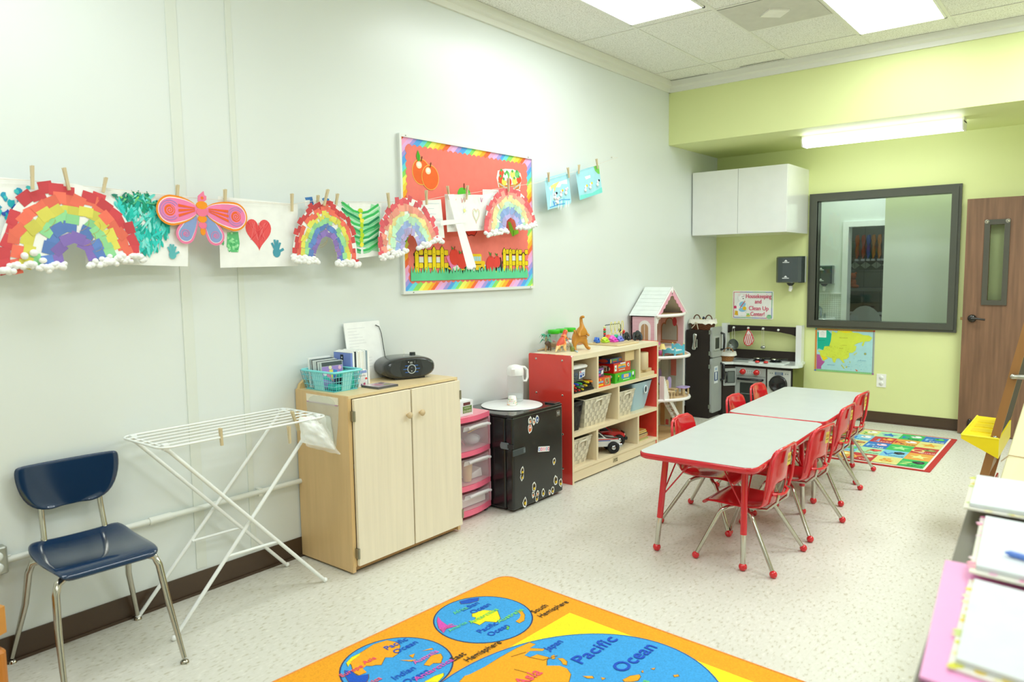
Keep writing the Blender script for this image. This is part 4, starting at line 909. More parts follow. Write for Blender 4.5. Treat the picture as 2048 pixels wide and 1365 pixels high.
# bag taped on the cabinet side
t = thing('zip_bag', 'clear zip bag with white wipes taped on the side of the wooden cabinet', 'bag', (.22, 2.235, .62))
v_, f_ = bagmesh(wallB(2.249), [(.10, .885), (.37, .885), (.335, .63), (.115, .64)], .012, seed=2)
put('pouch', MB('bag', '#e9eee2').add(v_, f_, True), t)
v_, f_ = bagmesh(wallB(2.246), [(.12, .79), (.30, .79), (.32, .64), (.13, .655)], .02, seed=3)
put('wipes', MB('plastic', '#e9ebe2').add(v_, f_, True), t)
put('zip_strip', MB('plastic', '#efe6cf').prism(wallB(2.249), [(.11, .848), (.362, .85), (.362, .886), (.108, .886)], .0, .004).rect(wallB(2.2445), .112, .845, .36, .849, col='#b878b8'), t)

# ---- on the cabinet
t = thing('storage_basket', 'turquoise plastic basket of discs on the left end of the cabinet', 'basket', (.17, 2.36, .9))
m = MB('clear', '#8fe2ea'); bs = (.055, 2.285, .285, 2.435); tp = (.035, 2.268, .305, 2.455); zb, zt = .903, 1.0
def lerpy(u, a, b): return a + (b - a) * u
walls = [((bs[0], bs[1]), (bs[2], bs[1]), (tp[0], tp[1]), (tp[2], tp[1])), ((bs[2], bs[1]), (bs[2], bs[3]), (tp[2], tp[1]), (tp[2], tp[3])), ((bs[2], bs[3]), (bs[0], bs[3]), (tp[2], tp[3]), (tp[0], tp[3])), ((bs[0], bs[3]), (bs[0], bs[1]), (tp[0], tp[3]), (tp[0], tp[1]))]
def onw(w, u, h): 
    a = (lerpy(u, w[0][0], w[1][0]), lerpy(u, w[0][1], w[1][1])); b = (lerpy(u, w[2][0], w[3][0]), lerpy(u, w[2][1], w[3][1])); return (lerpy(h, a[0], b[0]), lerpy(h, a[1], b[1]), lerpy(h, zb, zt))
lat = MB('plastic', '#7fd6df')
for w in walls:
    nu = 16 if abs(w[1][0] - w[0][0]) > .15 else 10
    for k in range(nu + 1): lat.tube([onw(w, k / nu, 0), onw(w, k / nu, 1)], .0016, 4, cap=False)
    for h in (.0, .25, .5, .75): lat.tube([onw(w, 0, h), onw(w, 1, h)], .0016, 4, cap=False)
    m.add([onw(w, .33, .0), onw(w, .67, 0), onw(w, .67, .95), onw(w, .33, .95)], [(0, 1, 2, 3)], mat='plastic', col='#97dfe4')
lat.merge(m); put('lattice', lat, t)
put('rim', MB('plastic', '#7fe0e4').tube([(x, y, zt) for x, y in rrect(tp[0], tp[1], tp[2], tp[3], .02, 4)], .006, 8, closed=True), t)
put('bottom', MB('plastic', '#3fc6cc').box((bs[0], bs[1], .9), (bs[2], bs[3], .904)), t)
cdl = ['first disc case in the turquoise basket, white edge, at the wall end', 'second disc case in the turquoise basket, grey tinted, tilted', 'third disc case in the turquoise basket, black spine', 'fourth disc case in the turquoise basket, pale grey', 'fifth disc case in the turquoise basket, clear edge', 'sixth disc case in the turquoise basket, dark spine', 'seventh disc case in the turquoise basket, just behind the purple cover']
for k, l in enumerate(cdl):
    x = .068 + .0135 * k; z = 1.055 - .0018 * k + (.006 if k == 0 else 0)
    m = MB('gloss', ['#f1f4f2', '#7c8e92', '#2a3033', '#d2dad8', '#c9d3d2', '#3b4448', '#d9e0de'][k])
    m.hexa([(x + .012, 2.292, .908), (x + .021, 2.292, .908), (x + .021, 2.428, .908), (x + .012, 2.428, .908)], [(x, 2.292, z), (x + .009, 2.292, z), (x + .009, 2.428, z), (x, 2.428, z)])
    m.hexa([(x + .0115, 2.2905, .908), (x + .0155, 2.2905, .908), (x + .0155, 2.292, .908), (x + .0115, 2.292, .908)], [(x, 2.2905, z), (x + .003, 2.2905, z), (x + .003, 2.292, z), (x, 2.292, z)], col='#eef2f1')
    put('disc_case', m, label=l, cat='disc case', group='disc cases in the turquoise basket')
t = thing('disc_case', 'front disc case with purple cover and rainbow fan in the turquoise basket', 'disc case', (.17, 2.36, .908), 'disc cases in the turquoise basket')
put('case', MB('gloss', '#c3cdcc').hexa([(.178, 2.292, .908), (.188, 2.292, .908), (.188, 2.428, .908), (.178, 2.428, .908)], [(.166, 2.292, 1.045), (.176, 2.292, 1.045), (.176, 2.428, 1.045), (.166, 2.428, 1.045)]), t)
g = Fr((.1885, 2.292, .908), (0, 1, 0), (-.012, 0, .137)); m = MB('paper', '#a58ad0').rect(g, .004, .004, .132, .112, .0003).rect(g, .004, .114, .132, .134, .0003, col='#4d575a')
for k, c in enumerate(('#35b8a8', '#e87fa8', '#f0e06a', '#3f8fd8', '#e88ac0', '#3f6fb0')): m.poly(g, [(.066, .03), (.066 + .07 * math.cos(2.7 - k * .42), .02 + .075 * math.sin(2.7 - k * .42)), (.066 + .07 * math.cos(2.35 - k * .42), .02 + .075 * math.sin(2.35 - k * .42))], .0006 + k * 5e-5, col=c)
for a, b, c in ((.02, .075, '#f4f4f0'), (.055, .105, '#e8e4c0'), (.115, .1, '#f0c0d4')): m.poly(g, ell(a, b, .01), .001, col=c)
put('cover_art', m, t)
m = MB('plastic', '#19b8ae').rbox((.21, 2.30, .906), (.285, 2.34, .935), .01).hexa([(.2, 2.36, .91), (.28, 2.36, .91), (.28, 2.42, .91), (.2, 2.42, .91)], [(.205, 2.37, .985), (.275, 2.38, .975), (.275, 2.42, .99), (.205, 2.42, .995)], col='#22b9a6').box((.215, 2.345, .93), (.26, 2.36, .965), col='#30363a')
put('teal_case', m, label='teal and green plastic case lying at the right of the turquoise basket', cat='case')
bc = ['#7f93d6', '#f0f3f2', '#3d464a', '#f2f4f0', '#e9e6da', '#f3f4f1', '#eeeee6', '#dfe5e6', '#8fa3ad', '#f3f5f3']
bl_ = ['violet booklet with a small black emblem, first of the row behind the turquoise basket', 'white booklet next to the violet one behind the basket', 'dark-spined booklet third in the row behind the basket', 'white booklet fourth in the row behind the basket', 'cream booklet fifth in the row behind the basket', 'white booklet sixth in the row behind the basket', 'ivory booklet seventh in the row behind the basket', 'pale grey booklet eighth in the row behind the basket', 'grey-blue booklet ninth in the row behind the basket', 'white booklet last in the row, far end']
for k in range(10):
    y = 2.465 + .0125 * k
    m = MB('paper', bc[k]).box((.06, y, .9), (.20, y + .0115, 1.075 + .003 * (k % 3))).box((.062, y + .001, 1.076), (.198, y + .0105, 1.079 + .003 * (k % 3)), col='#f4f6f2')
    if k == 0: m.rect(wallB(y - .0006), .115, 1.03, .14, 1.065, col='#1f2a3c').poly(wallB(y - .001), star(.1275, 1.05, .007), col='#e8eef4').rect(wallB(y - .001), .117, 1.032, .138, 1.036, col='#e8eef4')
    put('booklet', m, label=bl_[k], cat='booklet', group='booklets in a row on the cabinet')
m = MB('paper', '#f2f3f0').box((.215, 2.47, .9), (.25, 2.53, .985)).rect(wallL(.2505), 2.473, .97, 2.527, .984, col='#8fa3d8')
m.text(wallL(.2508), 'Books', 2.497, .953, .017, col='#7d8078')
for k in range(5): m.rect(wallL(.2506), 2.478, .944 - .007 * k, 2.52, .9455 - .007 * k, col='#c3c6c0')
m.poly(wallL(.2507), blob(2.51, .912, .008), col='#c05a7a').poly(wallL(.2507), blob(2.49, .909, .006), col='#7a5a8a').poly(wallL(.2507), blob(2.522, .94, .007), .0001, col='#e0524a')
put('card_box', m, label='small white card box reading Books, beside the row of booklets', cat='box')
put('disc_case', MB('gloss', '#55585c').box((.265, 2.475, .9), (.40, 2.61, .911)).rect(ground(.9115), .268, 2.478, .397, 2.607, col='#d9c9cf').poly(ground(.912), blob(.33, 2.53, .03), col='#e8a9bf').poly(ground(.912), blob(.36, 2.57, .02), .0001, col='#c9d09a').poly(ground(.912), blob(.30, 2.58, .018), .0001, col='#9a7f8f'), label='single disc case lying flat on the cabinet top', cat='disc case')
t = thing('leaning_sheet', 'white clipboard sheet with a black cord leaning on the wall above the cabinet', 'board', (.06, 2.69, .9))
g = Fr((.075, 2.565, .9), (0, 1, 0), (-.05, 0, .315))
m = MB('paper', '#eef0ee').prism(g, rrect(0, 0, .255, .325, .008), -.006, 0)
for k in range(14): m.rect(g, .02, .29 - .017 * k, .06 + rnd.random() * .11, .292 - .017 * k, .0004, col='#d4d6d8')
put('sheet', m, t)
put('cord', MB('plastic', '#23282a').tube([g.p(.22, .30, .004), g.p(.243, .29, .005), g.p(.253, .25, .006), g.p(.257, .12, .006), g.p(.262, .0, .004)], .0022, 6), t)
# CD player
t = thing('cd_player', 'black oval portable CD player on the right end of the cabinet top', 'CD player', (.16, 2.87, .9))
f = Fr((0, 2.868, .963), (0, 1, 0), (0, 0, 1)); rows = []
for x, k in ((.05, .8), (.065, .95), (.10, 1), (.215, 1), (.245, .97), (.262, .88), (.268, .8)):
    rows.append([f.p(a * k, max(b * k, -.056), x) for a, b in [(.155 * math.copysign(abs(math.cos(q)) ** .75, math.cos(q)), .062 * math.copysign(abs(math.sin(q)) ** .8, math.sin(q))) for q in [2 * PI * i / 36 for i in range(36)]]])
put('body', MB('black', '#2b2f30').loft(rows, smooth=True).box((.08, 2.78, .9), (.24, 2.96, .908)), t)
g = Fr((.2688, 2.868, .963), (0, 1, 0), (0, 0, 1))
put('front_panel', MB('black', '#191c1d').poly(g, [(-.055, .045), (.055, .045), (.068, .0), (.055, -.048), (-.055, -.048), (-.068, 0)], .0004), t)
m = MB('plastic', '#0e1112').poly(g, [(-.035, .045), (.035, .045), (.025, .02), (-.025, .02)], .0012)
m.text(g, '88', -.002, .025, .016, .0018, col='#cfd6d2').poly(g, ell(-.018, .035, .003), .0018, col='#e8e8e8')
for k in range(3): m.rect(g, .014, .028 + .005 * k, .024, .03 + .005 * k, .0018, col='#6d7578')
put('display', m, t)
m = MB('plastic', '#2f6fd0')
for dz in (.012, -.006, -.024):
    m.rect(g, -.05 + abs(dz + .006) * .6, dz, .05 - abs(dz + .006) * .6, dz + .003, .0011)
m.poly(g, ell(0, -.005, .026), .0016, col='#c9d2d4').poly(g, ell(0, -.005, .022), .002, col='#23282b').text(g, 'II', 0, .0, .008, .0024, col='#dfe5e6').poly(g, [(-.003, -.02), (.004, -.016), (-.003, -.012)], .0024, col='#dfe5e6')
put('button_ring', m, t)
for s_ in (-1, 1): put('speaker', MB('black', '#303638').lathe([(.0, .259), (.012, .262), (.026, .256), (.03, .252)], (0, 2.868 + s_ * .105, .955), 18, 'x').ball((.258, 2.868 + s_ * .1, .962), (.006, .009, .01), mat='chrome', col='#6f7678'), t)
put('lid_knob', MB('black', '#23282a').cyl((.13, 2.935, 1.02), (.13, 2.935, 1.036), .018, .016), t)
put('antenna', MB('chrome').cyl((.09, 2.9, 1.02), (.085, 2.9, 1.05), .002), t)
place(t, (.178, 2.862, .9), R(-20))

# ================================================================ PINK DRAWER CART
t = thing('drawer_cart', 'pink plastic three-drawer cart between the cabinet and the black fridge', 'drawer cart', (.19, 3.25, 0))
def bow(x0, y0, x1, y1, bulge, n=10):
    return [(x0, y0), (x0, y1)][::-1] + [(x1 + bulge * math.sin(PI * k / n), y0 + (y1 - y0) * k / n) for k in range(n + 1)]
PK = '#f2708e'
for a, b in ((.025, .06), (.18, .212), (.39, .42), (.598, .63)):
    put('pink_frame', MB('gloss', PK).loft([[(x, y, z) for x, y in bow(.03, 3.045, .315, 3.438, .035)] for z in (a, b)]), t)
for z0, z1 in ((.06, .18), (.212, .39), (.42, .598)):
    for y in (3.424, 3.047): put('side_panel', MB('frost', '#f3b8c8').box((.03, y, z0), (.32, y + .012, z1)), t)
for i, (z0, z1) in enumerate(((.063, .177), (.215, .387), (.423, .595))):
    m = MB('clear', '#e9e3e8')
    pts = bow(.05, 3.066, .318, 3.418, .03)
    m.loft([[(x, y, z) for x, y in pts] for z in (z0, z1 - .012)], cap=False).poly(ground(z0 + .001), pts)
    d_ = put('drawer', m, t)
    h0 = MB('frost', '#eeeef0').tube([(.356 , 3.20, z1 - .035), (.366, 3.23, z1 - .026), (.37, 3.30, z1 - .022), (.366, 3.36, z1 - .026), (.356, 3.39, z1 - .035)], .009, 8)
    h0.loft([[(.345 , y, z1 - .05), (.352, y, z1 - .02)] for y in (3.16, 3.25, 3.3, 3.38)], cap=False, closed=False)
    put('handle', h0, d_)
for y in (3.09, 3.40):
    for x in (.07, .30): put('caster', MB('black', '#2b2f33').cyl((x, y - .009, .013), (x, y + .009, .013), .013).box((x - .008, y - .011, .013), (x + .008, y + .011, .03)), t)
put('paper_stack', MB('paper', '#eceae4').box((.10, 3.15, .067), (.30, 3.40, .115)), label='block of white paper in the bottom drawer of the pink cart', cat='paper')
put('paper_cup', MB('paper', '#d8b888').lathe([(.026, 0), (.034, .11), (.034, .115), (.031, .113), (.025, .004)], (.28, 3.26, .218), 18).lathe([(.0, 0), (.026, 0)], (.28, 3.26, .219)), label='tan paper cup in the middle drawer of the pink cart', cat='cup')
put('paper_sheets', MB('paper', '#f3f3ef').hexa([(.08, 3.28, .217), (.27, 3.29, .217), (.27, 3.41, .217), (.08, 3.41, .217)], [(.08, 3.29, .25), (.26, 3.3, .24), (.26, 3.41, .265), (.08, 3.41, .27)]), label='white sheets lying behind the cup in the middle drawer', cat='paper')
m = MB('bag', '#dfe3e6')
for k in range(8): m.ball((rnd.uniform(.12, .28), rnd.uniform(3.14, 3.38), .46), (.05, .05, .03), 8, 6, col=rnd.choice(['#dfe6ea', '#f0f0f0', '#c9d4d0']))
m.tube([(.29, 3.13, .43), (.31, 3.17, .50), (.30, 3.22, .45)], .002, 5, mat='plastic', col='#d8486a').tube([(.3, 3.25, .52), (.32, 3.32, .54), (.3, 3.37, .55)], .003, 5, mat='plastic', col='#c9a02a')
put('craft_supplies', m, label='loose clear bags of craft supplies in the top drawer of the pink cart', cat='craft supplies', kind='stuff')
t = thing('glove_box', 'small white box of disposable gloves on top of the pink cart', 'box', (.25, 3.17, .63))
put('carton', MB('paper', '#e9edf0').box((.20, 3.06, .631), (.315, 3.285, .722)), t)
g = wallL(.3155); m = MB('paper', '#6d8b4a').rect(g, 3.195, .648, 3.275, .69).rect(g, 3.2, .694, 3.262, .712, .0001, col='#6a3a38').text(g, 'GLOVES', 3.235, .653, .017, .0004, width=.07, col='#eef0e2').text(g, 'VINYL', 3.235, .674, .013, .0004, width=.055, col='#dfe6cf')
put('printed_label', m, t)

# ================================================================ BLACK MINI FRIDGE
t = thing('mini_fridge', 'black mini fridge with stickers beside the red shelf', 'refrigerator', (.27, 3.71, 0))
BK = '#17191a'
put('body', MB('black', BK).rbox((.04, 3.45, .02), (.425, 3.975, .592), .012).box((.06, 3.47, .005), (.41, 3.955, .02)), t)
put('top', MB('black', '#202223').rbox((.04, 3.448, .592), (.44, 3.977, .61), .01), t)
put('door', MB('black', '#1b1f1e').rbox((.435, 3.447, .018), (.492, 3.978, .598), .014).rbox((.43, 3.45, .596), (.49, 3.975, .612), .006).box((.44, 3.46, .03), (.425, 3.965, .585), col='#0d0e0e'), t)
for x in (.10, .38): 
    for y in (3.49, 3.93): put('foot', MB('plastic', '#c9c9c4').cyl((x, y, 0), (x, y, .02), .014), t)
put('top_hinge', MB('black', '#232526').rbox((.40, 3.90, .61), (.485, 3.965, .622), .005), t)
m = MB('plastic', '#6f7c80').rbox((.40, 3.438, .40), (.46, 3.4485, .44), .004).rect(wallB(3.4375), .42, .412, .445, .428, col='#565f62').prism(wallB(3.437), rrect(.40, .402, .45, .438, .012), 0, .002)
m.box((.455, 3.438, .408), (.499, 3.446, .432), col='#2a2f30').rbox((.493, 3.438, .362), (.501, 3.56, .40), .003, col='#3d4648').rect(wallL(.5015), 3.54, .368, 3.558, .394, col='#6d777a')
put('child_latch', m, t)
g = wallL(.4925); put('nameplate', MB('steel', '#c6c6bf').prism(g, rrect(3.905, .535, 3.945, .572, .004), 0, .001).rect(g, 3.909, .539, 3.941, .568, .0014, mat='plastic', col='#23282a').rect(g, 3.913, .552, 3.92, .564, .002, mat='plastic', col='#d8d8d2').rect(g, 3.924, .552, 3.937, .564, .002, mat='plastic', col='#9ea3a3').rect(g, 3.913, .545, 3.937, .548, .002, mat='plastic', col='#d8d8d2'), t)
stk = [(3.619, .555, .018, 'w'), (3.66, .545, .016, 'w'), (3.694, .548, .018, 'b'), (3.617, .504, .022, 'r'), (3.874, .24, .018, 'y'), (3.534, .25, .02, 'y'), (3.53, .215, .018, 'y'), (3.892, .105, .024, 'y'), (3.945, .08, .02, 'y'), (3.654, .12, .022, 'y'), (3.642, .075, .016, 'w'), (3.689, .07, .015, 'w'), (3.68, .04, .018, 'y'), (3.75, .06, .018, 'y'), (3.818, .045, .013, 'w'), (3.854, .05, .018, 'y'), (3.556, .048, .022, 'y')]
for y, z, r, c in stk:
    r *= 1.3; P = blob(y, z, r, 10, .22, .75, 1.15); cy, cz = y, z
    m = MB('paper', '#e9ece6').poly(g, P, .0012)
    ins_ = [(cy + (a - cy) * .72, cz + (b - cz) * .72) for a, b in P]
    if c == 'b': m.poly(g, ins_, .0016, col='#2c4f8c').poly(g, star(y, z, r * .4), .002, col='#e8e8f0')
    else:
        m.poly(g, ins_, .0016, col={'w': '#d8d4c4', 'r': '#c95a4a', 'y': '#6b5a2c'}[c])
        m.poly(g, blob(y, z + r * .25, r * .32), .002, col='#3a2f22' if c != 'r' else '#e8e0d0').poly(g, blob(y + r * .1, z - r * .3, r * .34), .0021, col='#e2c02c' if c == 'y' else '#e07a3a')
    put('sticker', m, t)
q = g.sub(3.70, .355, R(-9)); m = MB('paper', '#eceeec').rect(q, 0, -.017, .125, .017, .0012)
for k, c in enumerate(('#6f8fd0', '#e06a8a', '#f2a0b0', '#f0b0bc', '#7fb0cc', '#dc5a78')): m.poly(q, ell(.013 + .02 * k, 0, .0095, .012), .0016, col=c).poly(q, ell(.013 + .02 * k, 0, .0045, .006), .002, col='#f2ecee')
put('banner_sticker', m, t)
t = thing('place_mat', 'round white mat on top of the black fridge', 'mat', (.255, 3.74, .622)); 
put('mat_disc', MB('plastic', '#e8ebea').lathe([(.0, .0), (.2, .0), (.203, .002), (.2, .004), (0, .004)], (.255, 3.735, .612), 48), t)
t = thing('water_pitcher', 'clear plastic pitcher with white lid on the round mat', 'pitcher', (.20, 3.845, .617))
pc = (.20, 3.845, .617)
put('jar', MB('clear', '#dfe6e4').lathe([(.048, .0), (.052, .004), (.055, .05), (.056, .15), (.052, .175), (.045, .19)], pc, 28).lathe([(0, .003), (.05, .003)], pc, 28), t)
put('water', MB('clear', '#e3eeee').lathe([(0, .005), (.05, .005), (.0525, .05), (0, .05)], pc, 24), t)
put('lid', MB('plastic', '#f0f2ef').lathe([(.057, .178), (.058, .2), (.054, .225), (.045, .238), (.02, .246), (0, .247)], pc, 28).hexa([(.22, 3.79, .80), (.235, 3.80, .80), (.22, 3.82, .80), (.2, 3.81, .80)], [(.225, 3.775, .84), (.245, 3.785, .84), (.22, 3.82, .85), (.2, 3.81, .85)]), t)
put('handle', MB('plastic', '#f0f2ef').tube([(.215, 3.888, .845), (.222, 3.92, .84), (.228, 3.94, .82), (.228, 3.942, .77), (.225, 3.93, .745), (.218, 3.905, .75), (.216, 3.898, .79), (.214, 3.89, .81)], .009, 8), t)
m = MB('paper', '#f0efe9').lathe([(.031, 0), (.0315, .003), (.024, .06), (0, .061)], (.275, 3.715, .617), 22)
for k in range(40):
    a = k * 2.4; zz_ = .006 + .012 * (k % 4); rr = .0313 - zz_ * .118 + .0006; m.ball((.275 + rr * math.cos(a), 3.715 + rr * math.sin(a), .617 + zz_), (.003, .003, .003), 5, 4, col=rnd.choice(['#e87a6a', '#7ab86a', '#f0b04a', '#e8a0a0']))
put('paper_cup', m, label='small floral paper cup upside down on the round mat', cat='cup')
# wooden chair corner at the left edge of the photo
t = thing('wooden_step_stool', 'orange-stained wooden stool cut off by the left edge of the photo', 'stool', (.35, .60, 0))
m = MB('woody', '#c98a3a'); P = [(.15, .45), (.52, .45), (.56, .5), (.54, .60), (.56, .66), (.53, .71), (.5, .765), (.42, .745), (.35, .77), (.28, .745), (.2, .765), (.15, .72)]
put('seat', m.prism(ground(.335), P, 0, .09), t)
for x in (.2, .5): put('leg', MB('woodz', '#c0782c').rbox((x - .03, .50, 0), (x + .03, .755, .29), .02).box((x - .02, .52, .285), (x + .02, .72, .336)), t)
# ================================================================ RED-SIDED SHELF UNIT
SW = '#e6d6b2'
t = thing('toy_shelf', 'maple toy shelf with red side panels against the left wall', 'shelf', (.26, 4.8, 0))
RD = '#e4443a'
for y0, y1, in_ in ((4.165, 4.185, 0), (5.40, 5.42, 1)):
    P = [(.07, 0), (.44, 0), (.44, .895), (.432, .905), (.078, .905), (.07, .897)]
    m = MB('gloss', RD).prism(Fr((0, y1, 0), (1, 0, 0), (0, 0, 1)), P, 0, y1 - y0)
    m.box((.4395, y0, .0), (.4425, y1, .897), mat='woodz', col=SW)
    side = put('side_panel', m, t, label='red laminate side panel')
    if not in_:
        for x in (.135, .36):
            for z in (.868, .625, .35, .105): put('bolt', MB('chrome', '#c9c9c0').lathe([(.0, -.003), (.006, -.002), (.008, 0)], (x, y0, z), 12, 'y'), side)
put('top', MB('woody', '#e8dcbc').box((.08, 4.185, .868), (.44, 5.40, .902)), t)
for z0, z1 in ((.61, .633), (.332, .36), (.087, .11)): put('shelf_board', MB('woody', SW).box((.08, 4.185, z0), (.44, 5.40, z1)), t)
for y, z0, z1 in ((4.488, .633, .868), (5.104, .633, .868), (4.784, .36, .61), (4.48, .11, .332), (5.084, .11, .332)):
    dv = put('divider', MB('woodz', SW).box((.085, y, z0), (.44, y + .022, z1)), t)
put('back_panel', MB('woody', '#d8c196').box((.07, 4.185, .05), (.08, 5.40, .9)), t)
kb = put('kick_board', MB('woody', SW).box((.41, 4.185, .012), (.432, 5.40, .087)).box((.08, 4.2, .0), (.40, 5.39, .05), col='#8a7048'), t)
g = wallL(.4322); put('nameplate', MB('paper', '#b9ab86').rect(g, 4.72, .035, 4.79, .07).line(g, [(4.73, .045), (4.75, .06), (4.755, .042)], .005, .0003, col='#4a4436').line(g, [(4.76, .06), (4.78, .06), (4.77, .045), (4.785, .042)], .005, .0003, col='#4a4436'), kb)

def basket(x0, x1, y0, y1, z0, z1, col, lab, grp, taper=.025, handle=True):
    """woven strap basket, flared towards the rim"""
    t = thing('woven_basket', lab, 'basket', ((x0 + x1) / 2, (y0 + y1) / 2, z0), grp)
    m = MB('matte', col); n = 8; th = .006
    ax0, ax1, ay0, ay1 = x0 + taper * .5, x1 - taper, y0 + taper, y1 - taper
    base = hx(col)
    def wall(p0, p1, q0, q1, nn):
        cnt = max(4, int((V(p1) - V(p0)).length / .028)); rws = max(4, int((z1 - z0) / .03))
        for i in range(cnt):
            for j in range(rws):
                u0, u1, h0, h1 = i / cnt, (i + 1) / cnt, j / rws, (j + 1) / rws
                f_ = lambda u, h: V((lerpy(h, lerpy(u, p0[0], p1[0]), lerpy(u, q0[0], q1[0])), lerpy(h, lerpy(u, p0[1], p1[1]), lerpy(u, q0[1], q1[1])), lerpy(h, z0, z1)))
                o = nn * (.002 if (i + j) % 2 else 0); k = 1.05 if (i + j) % 2 else .88
                m.add([f_(u0, h0) + o, f_(u1, h0) + o, f_(u1, h1) + o, f_(u0, h1) + o], [(0, 1, 2, 3)], col=tuple(c * k for c in base))
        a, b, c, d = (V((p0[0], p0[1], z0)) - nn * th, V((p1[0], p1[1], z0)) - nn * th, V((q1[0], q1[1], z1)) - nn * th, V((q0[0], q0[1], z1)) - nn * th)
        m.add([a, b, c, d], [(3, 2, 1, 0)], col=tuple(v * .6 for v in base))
    wall((ax1, ay0), (ax1, ay1), (x1, y0), (x1, y1), V((1, 0, 0))); wall((ax0, ay0), (ax1, ay0), (x0, y0), (x1, y0), V((0, -1, 0)))
    wall((ax1, ay1), (ax0, ay1), (x1, y1), (x0, y1), V((0, 1, 0))); wall((ax0, ay1), (ax0, ay0), (x0, y1), (x0, y0), V((-1, 0, 0)))
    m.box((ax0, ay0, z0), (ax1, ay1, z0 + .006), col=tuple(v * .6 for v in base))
    put('woven_body', m, t)
    put('rim', MB('matte', col).tube([(x0, y0, z1), (x1, y0, z1), (x1, y1, z1), (x0, y1, z1)], .0055, 6, closed=True), t)
    if handle:
        yc = (y0 + y1) / 2; w_ = min(.05, (y1 - y0) * .3)
        put('handle', MB('fabric', col).tube([(x1 - .004, yc - w_, z1 - .07), (x1 + .001, yc - w_, z1 - .035), (x1 + .012, yc - w_ * .6, z1 - .018), (x1 + .014, yc + w_ * .6, z1 - .014), (x1 + .002, yc + w_, z1 - .03), (x1 - .003, yc + w_, z1 - .065)], .006, 6), t)
    return t
CR = '#d9d3bc'
basket(.13, .42, 4.195, 4.335, .36, .565, '#2b2a28', 'black woven basket in the middle row of the red shelf', 'woven baskets in the shelf')
basket(.13, .425, 4.352, 4.705, .36, .565, CR, 'wide cream woven basket beside the black basket in the red shelf', 'woven baskets in the shelf', .035)
basket(.13, .425, 4.815, 5.065, .36, .555, CR, 'cream woven basket beside the pale blue bin in the red shelf', 'woven baskets in the shelf', .03)
basket(.13, .42, 4.20, 4.445, .11, .30, CR, 'cream woven basket in the bottom row of the red shelf', 'woven baskets in the shelf', .035)
t = thing('storage_bin', 'pale blue plastic bin with an oval grip hole in the red shelf', 'bin', (.27, 5.24, .36))
PB = '#a9cfe0'; m = MB('plastic', PB)
rows = [[(x, y, z) for x, y in rrect(.13 - q * .5, 5.105 - q, .37 + q, 5.33 + q * .8, .03, 5)] for z, q in ((.36, .0), (.40, .012), (.585, .05), (.592, .056))]
m.loft(rows, cap=False, smooth=True).poly(ground(.363), [(p[0], p[1]) for p in rows[0]])
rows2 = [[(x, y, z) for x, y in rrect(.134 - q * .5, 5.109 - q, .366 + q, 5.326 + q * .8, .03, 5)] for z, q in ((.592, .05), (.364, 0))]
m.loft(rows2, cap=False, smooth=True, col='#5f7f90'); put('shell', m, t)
put('grip_ring', MB('plastic', '#dfeaee').tube([(.4155, 5.255 + .023 * math.cos(a), .525 + .029 * math.sin(a)) for a in [2 * PI * k / 20 for k in range(20)]], .0055, 8, closed=True), t)
put('grip_hole', MB('matte', '#24303a').poly(wallL(.4165), ell(5.255, .525, .02, .026), 0), t)
# top row
t = thing('art_caddy', 'black tiered caddy holding chunky coloured markers in the red shelf', 'caddy', (.3, 4.34, .633))
m = MB('plastic', '#1d1e1f')
for k in range(3): m.box((.14, 4.20, .634 + .02 * k), (.425 - .012 * k, 4.47, .646 + .02 * k)).box((.41 - .012 * k, 4.20, .634 + .02 * k), (.418 - .012 * k, 4.47, .652 + .02 * k))
for k in range(7): m.box((.15, 4.20 + .045 * k, .634), (.40, 4.204 + .045 * k, .70))
put('rack', m, t)
mc = ['#ef6a3a', '#2f5fd0', '#3fae4a', '#1f1f1f', '#e8d72a', '#f08a2a', '#c33a2a', '#3a8a4a', '#8a8f92', '#e0c02a', '#b33028', '#c83a30', '#d2c22a']
for k, c in enumerate(mc):
    r_, q = (0, k) if k < 6 else ((1, k - 6) if k < 10 else (2, k - 10))
    y = 4.215 + .045 * q + (.02 if r_ else 0); z = .693 - .021 * r_
    put('marker', MB('plastic', c).cyl((.30, y, z), (.415, y, z), .0085, n=10).cyl((.415, y, z), (.43, y, z), .0085, .006, n=10), t)
t = thing('lidded_tub', 'clear plastic tub with white lid on top of the marker caddy', 'tub', (.29, 4.325, .705))
m = MB('clear', '#aebbc4')
m.loft([[(x, y, z) for x, y in rrect(.17 - q, 4.225 - q, .39 + q, 4.43 + q, .03, 5)] for z, q in ((.703, -.012), (.71, -.01), (.80, .004))], smooth=True); put('tub_body', m, t)
m = MB('plastic')
for k in range(26): m.ball((rnd.uniform(.2, .36), rnd.uniform(4.245, 4.41), rnd.uniform(.72, .745)), rnd.uniform(.012, .02), 8, 6, col=rnd.choice(['#3f6f9f', '#d97a6a', '#c9a06a', '#e8e8e4', '#5f7f9f', '#7a5f4f']))
o = put('small_toys', m, t); o['kind'] = 'stuff'
put('lid', MB('plastic', '#f2f3f0').loft([[(x, y, z) for x, y in rrect(.17 - q, 4.225 - q, .39 + q, 4.43 + q, .035, 5)] for z, q in ((.798, .012), (.808, .014), (.816, .008), (.822, -.02))], smooth=True), t)
g = wallL(.3935); put('sticker', MB('paper', '#eceff2').poly(g, [(4.325, .722), (4.40, .735), (4.405, .785), (4.33, .775)]).rect(g, 4.335, .73, 4.365, .75, .0005, col='#3f5fb0').rect(g, 4.335, .755, 4.395, .763, .0005, col='#8aa3d8').poly(g, ell(4.345, .77, .007), .0006, col='#d84a4a').rect(g, 4.37, .74, 4.39, .752, .0005, col='#2f4f90'), t)
